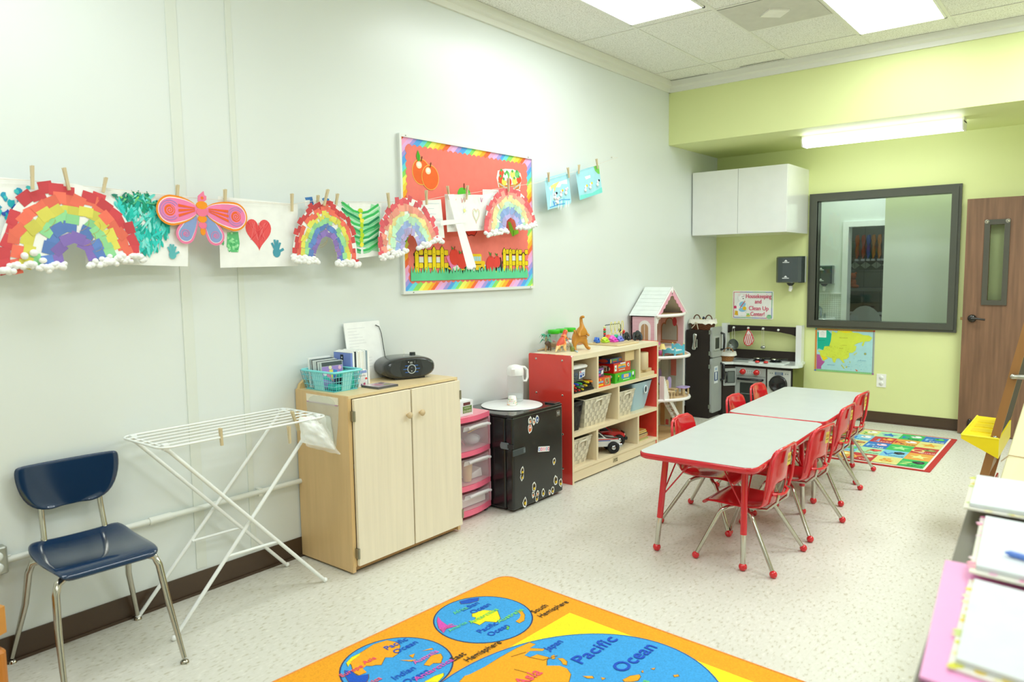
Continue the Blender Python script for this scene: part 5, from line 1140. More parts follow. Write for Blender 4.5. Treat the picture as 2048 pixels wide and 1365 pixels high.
def carton(name, x0, x1, y0, y1, z0, z1, c, lab, deco=None, grp='boxed games in the red shelf'):
    t = thing(name, lab, 'game box', ((x0 + x1) / 2, (y0 + y1) / 2, z0), grp)
    put('box', MB('gloss', c).box((x0, y0, z0), (x1, y1, z1)), t)
    m = MB('paper'); deco(m, wallL(x1 + .0004), wallB(y0 - .0004), y0, y1, x0, x1, z0, z1); put('print', m, t); return t
def dz1(m, f, s, y0, y1, x0, x1, z0, z1):
    w_, h = y1 - y0, z1 - z0; L = lambda u: y0 + w_ * u; H = lambda v: z0 + h * v
    m.poly(f, rrect(L(.3), H(.35), L(.78), H(.8), h * .18), 0, col='#3f86d8').poly(f, rrect(L(.42), H(.42), L(.66), H(.75), h * .05), .0003, col='#f2c86a').rect(f, L(.38), H(.2), L(.7), H(.27), .0003, col='#d9f2cf').poly(f, blob(L(.88), H(.65), h * .2), .0003, col='#e8eef2').poly(f, blob(L(.9), H(.4), h * .12), .0004, col='#3a4a6a').poly(f, [(L(.1), H(.2)), (L(.16), H(.2)), (L(.19), H(.6)), (L(.16), H(.62))], .0003, col='#2a7a1f').poly(f, blob(L(.17), H(.68), h * .1), .0004, col='#f2d02a').text(f, 'abc', L(.54), H(.47), h * .22, .0006, col='#3f6fb0')
    for k in range(8): m.poly(s, blob(x1 - .04 - .03 * (k % 4), z0 + h * (.3 + .35 * (k // 4)), h * .16), .0002 + k * 5e-5, col=rnd.choice(['#dfe6e8', '#4a5f7a', '#2a3a4a', '#c9d2a0']))
carton('game_box', .16, .425, 4.765, 5.07, .633, .708, '#2fb31c', 'bright green game box at the bottom of the right stack', dz1)
def dz2(m, f, s, y0, y1, x0, x1, z0, z1):
    w_, h = y1 - y0, z1 - z0; L = lambda u: y0 + w_ * u; H = lambda v: z0 + h * v
    m.poly(f, rrect(L(.25), H(.4), L(.72), H(.82), h * .15), 0, col='#e8c04a').poly(f, rrect(L(.28), H(.45), L(.69), H(.6), h * .05), .0003, col='#4a8fc8').rect(f, L(.05), H(.2), L(.17), H(.8), .0003, col='#f0f2ee').poly(f, blob(L(.11), H(.5), h * .12), .0005, col='#5fae6a').rect(f, L(.3), H(.2), L(.66), H(.27), .0003, col='#f2e6e0').poly(f, blob(L(.87), H(.62), h * .2), .0003, col='#e9e2d8').poly(f, blob(L(.88), H(.62), h * .1), .0005, col='#6a4a3a').rect(f, L(.38), H(.84), L(.7), H(.98), .0003, col='#dfe8f0').text(f, 'learn', L(.48), H(.63), h * .18, .0006, col='#b03a2a')
    m.poly(s, ell(x1 - .08, z0 + h * .45, .05, h * .3), .0002, col='#e0d2b8')
    for k in range(9): m.poly(s, blob(x1 - .05 - .025 * (k % 4), z0 + h * (.3 + .15 * (k // 3)), h * .11), .0004 + k * 5e-5, col=rnd.choice(['#6a4a2a', '#8fae6a', '#3a2f2a', '#c9a06a']))
carton('game_box', .15, .41, 4.77, 5.02, .7085, .782, '#d3201c', 'red game box in the middle of the right stack', dz2)
def dz3(m, f, s, y0, y1, x0, x1, z0, z1):
    w_, h = y1 - y0, z1 - z0; L = lambda u: y0 + w_ * u; H = lambda v: z0 + h * v
    m.rect(f, L(.02), H(.1), L(.1), H(.9), 0, col='#e8cf2a').rect(f, L(.2), H(.5), L(.6), H(.8), 0, col='#6fae4a').rect(f, L(.25), H(.2), L(.55), H(.4), 0, col='#d8582a').rect(f, L(.75), H(.2), L(.97), H(.8), 0, col='#a86a2a')
    m.poly(s, ell(x1 - .06, z0 + h * .5, .04, h * .4), .0002, col='#c9402a').rect(s, x1 - .20, z0 + h * .3, x1 - .12, z0 + h * .6, .0002, col='#8a6a3a')
carton('game_box', .17, .385, 4.76, 4.93, .7825, .818, '#274f86', 'slim dark blue game box on top of the right stack', dz3)
def dz4(m, f, s, y0, y1, x0, x1, z0, z1):
    w_, h = y1 - y0, z1 - z0; L = lambda u: y0 + w_ * u; H = lambda v: z0 + h * v
    m.rect(f, L(.55), H(.12), L(.92), H(.85), 0, col='#e8a06a').rect(f, L(.57), H(.16), L(.9), H(.81), .0002, col='#a3a86a').rect(f, L(.05), H(.15), L(.45), H(.33), 0, col='#f2c61f').rect(f, L(.05), H(.45), L(.45), H(.65), 0, col='#8fb4cc').poly(f, blob(L(.25), H(.78), h * .12), .0002, col='#f2d02a').text(f, 'fun', L(.25), H(.47), h * .2, .0005, col='#2f5f90')
    for k in range(10): m.poly(f, blob(L(.73) + rnd.uniform(-.02, .02), H(.48) + rnd.uniform(-.02, .02), h * .09), .0004 + k * 3e-5, col=rnd.choice(['#5f7a3a', '#d8d8c0', '#8a5a3a', '#c94a3a']))
carton('game_box', .2, .425, 4.515, 4.70, .633, .704, '#e2502a', 'orange-red game box at the bottom of the left stack', dz4)
def dz5(m, f, s, y0, y1, x0, x1, z0, z1):
    w_, h = y1 - y0, z1 - z0; L = lambda u: y0 + w_ * u; H = lambda v: z0 + h * v
    m.rect(f, L(.02), H(.1), L(.7), H(.35), 0, col='#b04aa8').rect(f, L(.05), H(.45), L(.4), H(.6), 0, col='#e2c27a').rect(f, L(.4), H(.45), L(.65), H(.65), 0, col='#4a8fc8').poly(f, [(L(.7), H(.25)), (L(.92), H(.3)), (L(.95), H(.75)), (L(.75), H(.65))], .0002, col='#eceef0').rect(f, L(.05), H(.75), L(.95), H(.9), 0, col='#8f4fa0')
carton('game_box', .19, .40, 4.515, 4.645, .7045, .772, '#4c4a6a', 'purple-grey game box on top of the orange-red box', dz5)
put('wooden_block', MB('woody', '#dcc391').rbox((.2, 4.94, .7825), (.41, 5.08, .862), .003).rect(wallL(.4101), 4.95, .81, 5.07, .8105, 0, col='#a88a58'), label='plain wooden box block right of the blue game box in the red shelf', cat='block', group='plain wooden blocks in the red shelf')
put('wooden_block', MB('woody', '#dccba2').rbox((.18, 5.15, .633), (.425, 5.385, .662), .003), label='flat wooden block lying under the wooden cylinder', cat='block', group='plain wooden blocks in the red shelf')
put('wooden_block', MB('woody', '#d3bd90').rbox((.24, 5.137, .6625), (.40, 5.385, .685), .003), label='thin wooden block between the flat block and the cylinder', cat='block', group='plain wooden blocks in the red shelf')
put('wooden_cylinder', MB('woodz', '#dcc9a2').lathe([(.055, 0), (.057, .002), (.057, .135), (.055, .138)], (.375, 5.255, .685), 28, cap=True), label='upright wooden cylinder block in the red corner cell', cat='block')
put('wooden_block', MB('woody', '#cfb07c').rbox((.22, 5.20, .6855), (.29, 5.385, .845), .004), label='upright wooden block behind the cylinder', cat='block', group='plain wooden blocks in the red shelf')
# toy trucks
def truck(lab, c1, c2, trim, stripes):
    t = thing('toy_truck', lab, 'toy truck', (0, 0, 0), 'toy trucks in the bottom row')
    m = MB('gloss', c1)      # faces +y, 0.24 long, 0.125 wide
    prof = [(-.12, .045), (-.12, .085), (-.112, .132), (-.09, .138), (-.01, .136), (.032, .098), (.10, .09), (.118, .078), (.12, .045)]
    def lo(ps, hw, tuck=.0): return [[(s_ * (hw - (tuck if z > .1 else 0)), y, z) for y, z in ps] for s_ in (-1, 1)]
    m.loft(lo(prof, .055, .008)); put('truck_body', m, t)
    m = MB('gloss', c2).prism(Fr((0, 0, 0), (1, 0, 0), (0, -.0, 1)), [(-.048, .04), (.048, .04), (.048, .08), (-.048, .08)], -.1225, -.12)
    m.hexa([(-.046, -.008, .134), (.046, -.008, .134), (.047, .036, .098), (-.047, .036, .098)], [(-.044, -.004, .1375), (.044, -.004, .1375), (.045, .038, .1012), (-.045, .038, .1012)], col='#1f272b')
    for s_ in (-1, 1):
        fr_ = Fr((s_ * .0558, 0, 0), (0, s_, 0), (0, 0, 1)) if s_ > 0 else Fr((s_ * .0558, 0, 0), (0, -1, 0), (0, 0, 1))
        k = 1 if s_ > 0 else -1
        m.poly(fr_, [(k * -.104, .104), (k * -.06, .104), (k * -.06, .128), (k * -.1, .128)], 0, col='#1d2327').poly(fr_, [(k * -.05, .104), (k * .016, .104), (k * -.012, .128), (k * -.05, .128)], 0, col='#1d2327')
        if stripes: m.rect(fr_, -.115 if k > 0 else -.11, .088, .11 if k > 0 else .115, .094, .0003, col='#c93a3a').rect(fr_, -.115, .08, .06, .085, .0003, col='#3f5fb0')
    if stripes:
        m.hexa([(-.05, .04, .0985), (.05, .04, .0985), (.05, .1, .0905), (-.05, .1, .0905)], [(-.05, .04, .1005), (.05, .04, .1005), (.05, .1, .0925), (-.05, .1, .0925)], col='#17191b')
        for x in (-.02, -.008, .012): m.hexa([(x, .04, .1003), (x + .006, .04, .1003), (x + .006, .1, .0923), (x, .1, .0923)], [(x, .04, .1012), (x + .006, .04, .1012), (x + .006, .1, .0932), (x, .1, .0932)], col='#eef0f0')
        m.box((-.035, -.06, .138), (.035, -.035, .146), col='#23282c')
    put('cab_glass', m, t)
    m = MB('chrome', trim).rbox((-.062, .112, .038), (.062, .138, .06), .008).box((-.03, .118, .06), (.03, .126, .086)); put('front_bumper', m, t)
    for s_ in (-1, 1): put('headlight', MB('chrome', '#e0e4e6').ball((s_ * .042, .12, .072), (.011, .006, .009), 10, 6), t)
    for sx in (-1, 1):
        for y in (-.075, .078):
            w_ = put('wheel', MB('matte', '#161616').lathe([(.018, -.017), (.034, -.017), (.038, -.01), (.038, .01), (.034, .017), (.018, .017)], (sx * .055, y, .038), 22, 'x'), t)
            put('hub', MB('chrome', '#b9bdc0').lathe([(0, .019), (.008, .02), (.017, .014), (.019, .010)] if sx > 0 else [(0, -.019), (.008, -.02), (.017, -.014), (.019, -.010)], (sx * .055, y, .038), 14, 'x'), w_)
    return t
def place_big(o, loc, rz):
    place(o, loc, rz); o.scale = (1.2, 1.2, 1.2)
place_big(truck('white and black toy truck with red stripes in the bottom shelf row', '#d9dcd8', '#c9cdd0', '#c9cdd0', 1), (.32, 4.70, .11), R(-42))
place_big(truck('red toy truck with black bumper behind the white one', '#cf1f1f', '#a81818', '#3a3d40', 0), (.235, 4.925, .11), R(-42))
bk = ['#8fc84a', '#d84a6a', '#e8a03a', '#5a3f2a', '#d8b23a', '#b8863a']
bkl = ['bottom green board book in the small pile of the red corner cell', 'pink board book second from the bottom of the small pile', 'orange board book third in the small pile', 'dark brown board book fourth in the small pile', 'yellow board book fifth in the small pile', 'wood-brown board book topmost of the small pile']
for k in range(6):
    x = .40 + rnd.uniform(-.012, .008); y0 = 5.125 + rnd.uniform(0, .01)
    m = MB('paper', bk[k]).box((.20, y0, .11 + .0135 * k), (x, y0 + .19 - .004 * k, .122 + .0135 * k)).box((.21, y0 + .004, .1125 + .0135 * k), (x + .001, y0 + .18 - .004 * k, .1195 + .0135 * k), col='#cdb98a')
    put('board_book', m, label=bkl[k], cat='book', group='pile of board books')

# ---------------------------------------------------------------- on the red shelf
TZ = .9025
t = thing('toy_palm', 'small toy palm tree on the left end of the red shelf top', 'toy tree', (.10, 4.33, TZ))
put('trunk', MB('plastic', '#c9a878').tube([(.10, 4.33, TZ), (.102, 4.332, TZ + .05), (.10, 4.335, TZ + .105)], [.007, .005, .004], 8), t)
m = MB('plastic', '#2f9c74')
for k in range(9):
    a = k * .72; L = .055; tip = (.10 + L * math.cos(a), 4.335 + L * math.sin(a)); z0 = TZ + .105 - (.035 if k % 3 == 0 else 0)
    pts = [(.10, 4.335, z0), (.10 + .55 * L * math.cos(a), 4.335 + .55 * L * math.sin(a), z0 + .018), (tip[0], tip[1], z0 - .012)]
    sd = V((-math.sin(a), math.cos(a), 0)) * .011
    m.add([V(pts[0]), V(pts[1]) + sd, V(pts[2]), V(pts[1]) - sd, V(pts[1]) + V((0, 0, .006))], [(0, 4, 1), (0, 3, 4), (1, 4, 2), (3, 2, 4)], col=rnd.choice(['#2f9c74', '#3fb086', '#268a66']))
put('fronds', m, t)
def critter(name, lab, cat, pts, edges, rad, colf, loc, rz=0, group=None, mat='plastic', sub=2):
    vs, fs = skin(pts, edges, rad, sub); m = MB(mat)
    for f in fs:
        c = V((0, 0, 0))
        for i in f: c += V(vs[i])
        c /= len(f); m.add([vs[i] for i in f], [tuple(range(len(f)))], True, col=colf(c))
    # weld back into one continuous surface
    w_ = MB(mat); w_.v = [tuple(v) for v in vs]; w_.f = [tuple(f) for f in fs]; w_.c = m.c; w_.m = m.m; w_.s = m.s
    o = put(name, w_, loc=(0, 0, 0), label=label_(lab), cat=cat, group=group)
    return place(o, loc, rz)
def label_(s): return s
# long-necked orange dinosaur, facing +x (towards the room)
critter('toy_dinosaur', 'tall orange long-necked toy dinosaur standing on the red shelf', 'toy dinosaur',
    [(0, 0, .095), (.03, 0, .13), (.035, 0, .165), (.025, 0, .20), (.022, 0, .235), (.045, 0, .243), (-.05, .01, .06), (-.075, .05, .035), (-.07, .095, .035), (-.055, .125, .055), (.0, -.045, .06), (.015, -.055, .03), (.015, -.06, .008), (.0, .045, .06), (.015, .055, .03), (.015, .062, .008), (.045, -.035, .115), (.065, -.045, .10), (.045, .035, .115), (.065, .045, .10), (.045, -.066, .004), (.045, .068, .004), (.062, 0, .238)],
    [(0, 1), (1, 2), (2, 3), (3, 4), (4, 5), (5, 22), (0, 6), (6, 7), (7, 8), (8, 9), (0, 10), (10, 11), (11, 12), (12, 20), (0, 13), (13, 14), (14, 15), (15, 21), (1, 16), (16, 17), (1, 18), (18, 19)],
    [.052, .036, .02, .013, .012, .013, .03, .016, .009, .004, .026, .016, .013, .026, .016, .013, .012, .008, .012, .008, .011, .011, .008],
    lambda c: hx('#c98a2c') if c.x > .0 else hx('#d98a45'), (.26, 4.53, TZ + .006), R(-18), 'toy dinosaurs')
critter('toy_dinosaur', 'red-backed crested toy dinosaur at the left end of the red shelf', 'toy dinosaur',
    [(0, 0, .075), (.01, .018, .11), (.012, .03, .135), (.012, .05, .145), (.012, .068, .137), (-.01, -.03, .05), (-.01, -.06, .02), (-.005, -.085, .006), (.02, .01, .045), (.022, .0, .02), (.026, .02, .006), (-.02, .01, .045), (-.022, .0, .02), (-.018, .02, .006), (.028, .03, .095), (.035, .045, .082), (-.005, .035, .095), (-.005, .05, .082), (.01, .032, .158)],
    [(0, 1), (1, 2), (2, 3), (3, 4), (2, 18), (0, 5), (5, 6), (6, 7), (0, 8), (8, 9), (9, 10), (0, 11), (11, 12), (12, 13), (1, 14), (14, 15), (1, 16), (16, 17)],
    [.026, .018, .014, .013, .007, .018, .009, .004, .014, .009, .008, .014, .009, .008, .006, .004, .006, .004, .008],
    lambda c: hx('#d9573f') if (c.y < .0 and c.z > .06 + c.y * .3) or (c.z > .12 and c.y < .035) else (hx('#ef9a52') if c.z > .05 else hx('#efca8c')), (.225, 4.355, TZ + .004), R(8), 'toy dinosaurs')
def quad(lab, cat, loc, rz, s, col, dark):
    P = [(0, 0, .05), (0, .045, .052), (0, .075, .07), (0, .10, .066), (0, -.045, .05), (0, -.075, .035)]
    E = [(0, 1), (1, 2), (2, 3), (0, 4), (4, 5)]; Rr = [.022, .024, .02, .011, .022, .004]
    for sx in (-1, 1):
        for y, a in ((.045, 1), (-.045, 4)): n = len(P); P += [(sx * .014, y, .03), (sx * .014, y + .004, .004)]; E += [(a, n), (n, n + 1)]; Rr += [.009, .007]
    critter('toy_animal', lab, cat, [(x * s, y * s, z * s) for x, y, z in P], E, [r * s for r in Rr], lambda c: hx(dark) if c.y > .05 * s else hx(col), loc, rz, 'toy animals on the shelf')
quad('brown toy lion standing behind the red dinosaur', 'toy animal', (.13, 4.39, TZ), R(170), .9, '#8f7a60', '#5a4636')
quad('spotted white toy animal with pink snout near the jars', 'toy animal', (.16, 4.50, TZ), R(20), .75, '#e4dfd4', '#d8858a')
quad('black and white toy animal near the jars', 'toy animal', (.10, 4.66, TZ), R(160), .8, '#d9d9d6', '#3a4040')
put('toy_lizard', MB('plastic', '#cdb392').tube([(.05, 4.30, TZ + .006), (.055, 4.36, TZ + .01), (.06, 4.42, TZ + .008), (.055, 4.47, TZ + .003)], [.005, .01, .008, .002], 8), label='pale beige toy lizard lying near the palm', cat='toy animal')
for k, (y, l) in enumerate(((4.50, 'clear jar with green lid, left one of three behind the dinosaurs'), (4.60, 'clear jar with green lid, middle one of three behind the dinosaurs'), (4.71, 'clear jar with green lid, right one of three behind the dinosaurs'))):
    t = thing('plastic_jar', l, 'jar', (.055, y, TZ), 'clear jars with green lids')
    put('jar_body', MB('clear', '#dfe8e4').lathe([(.0, .001), (.042, .001), (.045, .006), (.045, .095), (.04, .115)], (.055, y, TZ), 22), t)
    m = MB('plastic')
    for j in range(14): m.ball((.055 + rnd.uniform(-.025, .025), y + rnd.uniform(-.025, .025), TZ + rnd.uniform(.012, .06)), .01, 6, 5, col=rnd.choice(['#e8e8e4', '#d98a9a', '#8a9aa0', '#c96a5a', '#e9dccb']))
    o = put('beads', m, t); o['kind'] = 'stuff'
    put('lid', MB('plastic', '#38c01a').lathe([(.044, .115), (.046, .118), (.046, .14), (.043, .144), (0, .144)], (.055, y, TZ), 22), t)
put('toy_tree_stump', MB('plastic', '#7f8a42').lathe([(.013, 0), (.017, .03), (.014, .034), (.0, .03)], (.27, 4.425, TZ), 12, cap=True).tube([(.27, 4.425, TZ + .03), (.262, 4.42, TZ + .055), (.255, 4.41, TZ + .065)], [.006, .01, .004], 7, col='#9aa08a'), label='small green toy plant pot at the front of the red shelf', cat='toy plant')
put('blue_stick', MB('plastic', '#b9d6ea').cyl((.20, 4.53, TZ + .005), (.34, 4.385, TZ + .005), .004).ball((.34, 4.385, TZ + .006), .006, 8, 6), label='pale blue stick lying by the long-necked dinosaur', cat='stick')
put('toy_fern', MB('plastic', '#a9a98f').tube([(.235, 4.47, TZ), (.24, 4.46, TZ + .03), (.25, 4.45, TZ + .05)], [.012, .018, .006], 7).ball((.225, 4.48, TZ + .035), (.016, .02, .014), 8, 6, col='#c9b8a0').ball((.25, 4.49, TZ + .02), (.012, .016, .012), 8, 6, col='#b9a890'), label='grey-beige toy rock between the two dinosaurs', cat='toy rock')
t = thing('wooden_tray', 'light wooden puzzle tray under the colourful blocks', 'tray', (.25, 5.04, TZ))
put('board', MB('woody', '#dcc79c').rbox((.10, 4.885, TZ), (.385, 5.215, TZ + .012), .02).rbox((.125, 4.91, TZ + .012), (.36, 5.19, TZ + .016), .02, col='#cbb58a'), t)
tb_ = [('#3f74d8', .18, 4.915), ('#3f74d8', .13, 4.965), ('#b9e03a', .22, 4.965), ('#ecdf35', .17, 5.03), ('#e04ac0', .26, 5.03), ('#f07a3a', .19, 5.085), ('#e8504a', .15, 5.11), ('#7a84dc', .27, 5.10), ('#2fae86', .20, 5.155), ('#ea6ad0', .22, 5.065)]
nm = ['blue block at the left corner of the tray', 'small blue block at the back of the tray', 'lime green block on the tray', 'yellow block at the back of the tray', 'magenta block at the front middle of the tray', 'orange block in the middle of the tray', 'red block at the back of the tray', 'violet-blue block at the front right of the tray', 'teal block at the right of the tray', 'pink arched block in the middle of the tray']
for (c, x, y), l in zip(tb_, nm):
    z = TZ + .016; h = rnd.uniform(.022, .04); big = c not in ('#3f74d8',); w_ = .032 if big else .018
    m = MB('plastic', c).rbox((x - w_ * .7, y - w_, z), (x + w_ * .7, y + w_, z + h * .55), .006)
    m.tube([(x, y - w_ * .8, z + h * .5), (x, y - w_ * .4, z + h), (x, y + w_ * .4, z + h), (x, y + w_ * .8, z + h * .5)], w_ * .42, 8)
    for k in range(4 if big else 0): m.ball((x + w_ * .7, y - w_ * .7 + k * w_ * .45, z + h * .28), .004, 6, 5)
    put('toy_block', m, label=l, cat='toy block', group='bright blocks on the tray')
t = thing('bead_maze', 'wooden bead maze with yellow looping wire on the red shelf', 'toy', (.12, 5.27, TZ))
put('base', MB('woody', '#cbb08a').rbox((.07, 5.13, TZ), (.17, 5.41, TZ + .03), .006), t)
m = MB('plastic', '#2f4a4a').tube([(.10, 5.145, TZ + .03), (.10, 5.145, TZ + .12), (.10, 5.16, TZ + .135), (.10, 5.38, TZ + .135), (.10, 5.40, TZ + .12), (.10, 5.40, TZ + .03)], .0035, 6); put('dark_wire', m, t)
pts = [(.14, 5.15, TZ + .03)]
for k in range(70):
    u = k / 69; a_ = u * 4 * 2 * PI; pts.append((.14 + .006 * math.sin(a_), 5.155 + .235 * u + .018 * math.sin(a_), TZ + .11 - .05 * math.cos(a_)))
pts.append((.14, 5.395, TZ + .03))
put('yellow_wire', MB('plastic', '#e6e27a').tube(pts, .003, 6), t)
for k, (c, x, y, z) in enumerate((('#d8dc9a', .10, 5.145, .118), ('#d8352c', .10, 5.145, .1), ('#1f8f4a', .10, 5.145, .082), ('#c9302a', .10, 5.145, .064), ('#2f4660', .10, 5.145, .046), ('#2c3f58', .14, 5.315, .085), ('#e2d88a', .145, 5.325, .07), ('#d8352c', .14, 5.38, .07), ('#c92a2a', .14, 5.382, .048))):
    put('bead', MB('gloss', c).ball((x, y, TZ + z), .0115 if k < 5 else .014, 14, 10), t)
def gorilla(lab, loc, rz, s):
    P = [(0, 0, .03), (.01, 0, .06), (.02, 0, .085), (.03, 0, .10), (.012, .028, .07), (.03, .04, .04), (.045, .038, .008), (.012, -.028, .07), (.03, -.04, .04), (.045, -.038, .008), (.0, .022, .022), (.03, .026, .008), (.0, -.022, .022), (.03, -.026, .008)]
    E = [(0, 1), (1, 2), (2, 3), (1, 4), (4, 5), (5, 6), (1, 7), (7, 8), (8, 9), (0, 10), (10, 11), (0, 12), (12, 13)]
    Rr = [.026, .028, .018, .018, .016, .012, .01, .016, .012, .01, .017, .011, .017, .011]
    critter('toy_gorilla', lab, 'toy gorilla', [(x * s, y * s, z * s) for x, y, z in P], E, [r * s for r in Rr], lambda c: hx('#23282c') if c.x < .03 * s else hx('#32383c'), loc, rz, 'toy gorillas')
gorilla('smaller black toy gorilla sitting in front of the bead maze', (.20, 5.315, TZ), R(-40), .72); gorilla('larger black toy gorilla at the right end of the red shelf top', (.28, 5.365, TZ), R(-60), .84)
# ================================================================ DOLLHOUSE
DX, DY0, DY1 = .27, 5.70, 6.24
t = thing('dollhouse', 'tall pink and white dollhouse with curved floors beside the red shelf', 'dollhouse', (.17, 5.97, 0))
PKW, WH = '#e7bcc6', '#f0efec'
m = MB('matte', PKW)
FS = Fr((0, DY0, 0), (1, 0, 0), (0, 0, 1))
for a in ((.03, 0, DX, .88), (.03, .88, .125, 1.09), (.205, .88, DX, 1.09), (.125, 1.035, .205, 1.09)): m.box((a[0], DY0, a[1]), (a[2], DY0 + .012, a[3]))
for k in range(14): m.rect(Fr((0, DY0 - .0006, 0), (1, 0, 0), (0, 0, 1)), .03, .62 + .034 * k, DX, .6215 + .034 * k, 0, col='#d8a0ae')
put('left_wall', m, t)
m = MB('matte', '#d9aa9c').box((.03, DY0, 0), (.042, DY1, 1.09)); f = wallL(.0425)
m.rect(f, DY0 + .012, .735, DY1 - .012, 1.08, 0, col='#dcb0a2').rect(f, DY0 + .012, .36, DY1 - .012, .73, 0, col='#b9bfb2').rect(f, DY0 + .012, .02, DY1 - .012, .35, 0, col='#d8cfae')
put('back_wall', m, t)
m = MB('matte', '#e9c6cd').box((.03, DY1 - .012, .735), (DX, DY1, 1.09)).box((.03, DY1 - .012, .0), (DX, DY1, .735), col='#cfdcd8')
f = wallB(DY1 - .0125); k_ = .24 / .54; ux = lambda y: .035 + (y - 5.7) * k_
m.rect(f, .03, .735, .20, 1.08, 0, col='#dcb0a2').rect(f, .03, .36, .2, .73, 0, col='#b9bfb2').rect(f, .03, .02, DX, .35, 0, col='#d8cfae')
for a, w_, h in ((5.80, .05, .15), (5.92, .085, .20), (6.04, .05, .15)):
    for g_, c, d in ((.010, '#a9764e', .0004), (0, '#a9ae9e', .0008)):
        x = ux(a); w2 = w_ * k_ + g_
        m.poly(f, [(x - w2, .83 - g_), (x + w2, .83 - g_)] + [(x + w2 * math.cos(q), .83 + h * .7 + (h * .3 + g_) * math.sin(q)) for q in [PI * k / 10 for k in range(11)]], d, col=c)
m.poly(f, ell(.185, 1.0, .022, .04), .0009, col='#c2454a').rect(f, .05, .735, .2, .80, .001, col='#d3d8d2').rect(f, .04, .80, .205, .815, .0012, col='#b98a5a')
m.poly(f, rrect(.05, .42, .125, .70, .03), .0008, col='#d9ddd0').rect(f, .15, .50, .205, .73, .0008, col='#cf7a6c')
m.poly(f, ell(.17, .24, .042, .06), .0008, col='#c9cfc6').poly(f, ell(.17, .24, .036, .052), .001, col='#dfe4de')
for k in range(12): m.poly(f, blob(.13 + rnd.uniform(0, .09), .13 + rnd.uniform(-.02, .05), .012), .0012, col=rnd.choice(['#d9849a', '#6f9a5a', '#e8d8c8', '#b06a5a']))
for k in range(14): m.poly(f, blob(.05 + .015 * k, .33 + rnd.uniform(-.06, .01), .012), .0011, col=rnd.choice(['#a9c06a', '#8fb25a', '#dfe0a9']))
m.rect(f, .04, .02, .09, .30, .0009, col='#c99a6a').rect(f, .15, .02, .2, .1, .002, col='#8a5a3a').rect(f, .10, .03, .13, .08, .002, col='#d85a5a')
put('right_wall', m, t)
t_ = PI / 24
def bowl(x1, b): return [(.03, DY0), (x1, DY0)] + [(x1 + b * math.sin(PI * k / 16), DY0 + (DY1 - DY0) * k / 16) for k in range(1, 16)] + [(x1, DY1), (.03, DY1)]
for z, b, x1 in ((.34, .15, .285), (.715, .145, .285), (1.075, .09, .275)):
    m = MB('matte', '#d8bd94').prism(ground(z), bowl(x1 - .008, b), 0, .012); fl = put('floor_board', m, t)
    put('curved_rim', MB('plastic', WH).tube([(x, y, z + .008) for x, y in bowl(x1, b)[1:-1]], .014, 8), fl)
put('base_board', MB('matte', '#c9a878').prism(ground(0), bowl(.285, .1), 0, .014), t)
for y in (DY0 - .004, DY1 - .008): put('corner_post', MB('plastic', WH).box((DX - .012, y, 0), (DX + .008, y + .012, 1.09)), t)
for z, s_ in ((1.07, 1), (.705, 1), (.33, 1)):
    put('scroll_bracket', MB('plastic', WH).prism(Fr((DX - .004, 0, 0), (0, 1, 0), (0, 0, 1)), [(DY0, z), (DY0 + .09, z), (DY0 + .08, z - .015), (DY0 + .045, z - .02), (DY0 + .035, z - .05), (DY0 + .015, z - .055), (DY0 + .01, z - .085), (DY0, z - .09)], 0, .008), t)
AP = (DY0 + DY1) / 2
m = MB('matte', '#e3eae6')
m.hexa([(.02, DY0 - .02, 1.085), (DX + .015, DY0 - .02, 1.085), (DX + .015, AP, 1.325), (.02, AP, 1.325)], [(.02, DY0 - .005, 1.085), (DX + .015, DY0 - .005, 1.085), (DX + .015, AP, 1.31), (.02, AP, 1.31)])
m.hexa([(.02, AP, 1.325), (DX + .015, AP, 1.325), (DX + .015, DY1 + .02, 1.085), (.02, DY1 + .02, 1.085)], [(.02, AP, 1.31), (DX + .015, AP, 1.31), (DX + .015, DY1 + .005, 1.085), (.02, DY1 + .005, 1.085)])
for k in range(7):
    z = 1.10 + .032 * k; y = DY0 - .022 + (AP - DY0 + .022) * (z - 1.083) / .244
    m.cyl((.02, y - .001, z), (DX + .012, y - .001, z), .0008, n=5, col='#d8e0dc')
put('roof', m, t)
gf = Fr((DX + .012, 0, 0), (0, 1, 0), (0, 0, 1)); e = []
for u in range(13): q = u / 12; e.append((DY0 + .01 + (AP - DY0 - .01) * q + (.02 if u % 2 else .012), 1.088 + .21 * q - (.03 if u % 2 else .02)))
m = MB('matte', '#e8a9bd').prism(gf, [(DY0 - .015, 1.085), (AP, 1.322), (AP, 1.27)] + [(a, b) for a, b in e[::-1]], 0, .006).prism(gf, [(2 * AP - a, b) for a, b in ([(DY0 - .015, 1.085), (AP, 1.322), (AP, 1.27)] + e[::-1])], 0, .006)
m.tube([(DX + .018, DY0 - .018, 1.085), (DX + .018, AP, 1.325), (DX + .018, DY1 + .018, 1.085)], .007, 6, mat='plastic', col='#f3f1ef').ball((DX + .018, AP, 1.295), (.008, .02, .025), 10, 6, col='#f3eeee')
put('gable_trim', m, t)
put('attic_back', MB('matte', '#e2d2b8').prism(wallL(.03), [(DY0, 1.09), (DY1, 1.09), (AP, 1.30)], 0, .006).rect(wallL(.0365), 5.88, 1.09, 6.1, 1.13, 0, col='#b9825a'), t)
m = MB('plastic', WH); fa = Fr((0, DY0 - .0006, 0), (1, 0, 0), (0, 0, 1))
arch_o = [(.108, .86), (.222, .86), (.222, .99)] + [(.165 + .057 * math.cos(q), .99 + .055 * math.sin(q)) for q in [PI * k / 10 for k in range(1, 10)]] + [(.108, .99)]
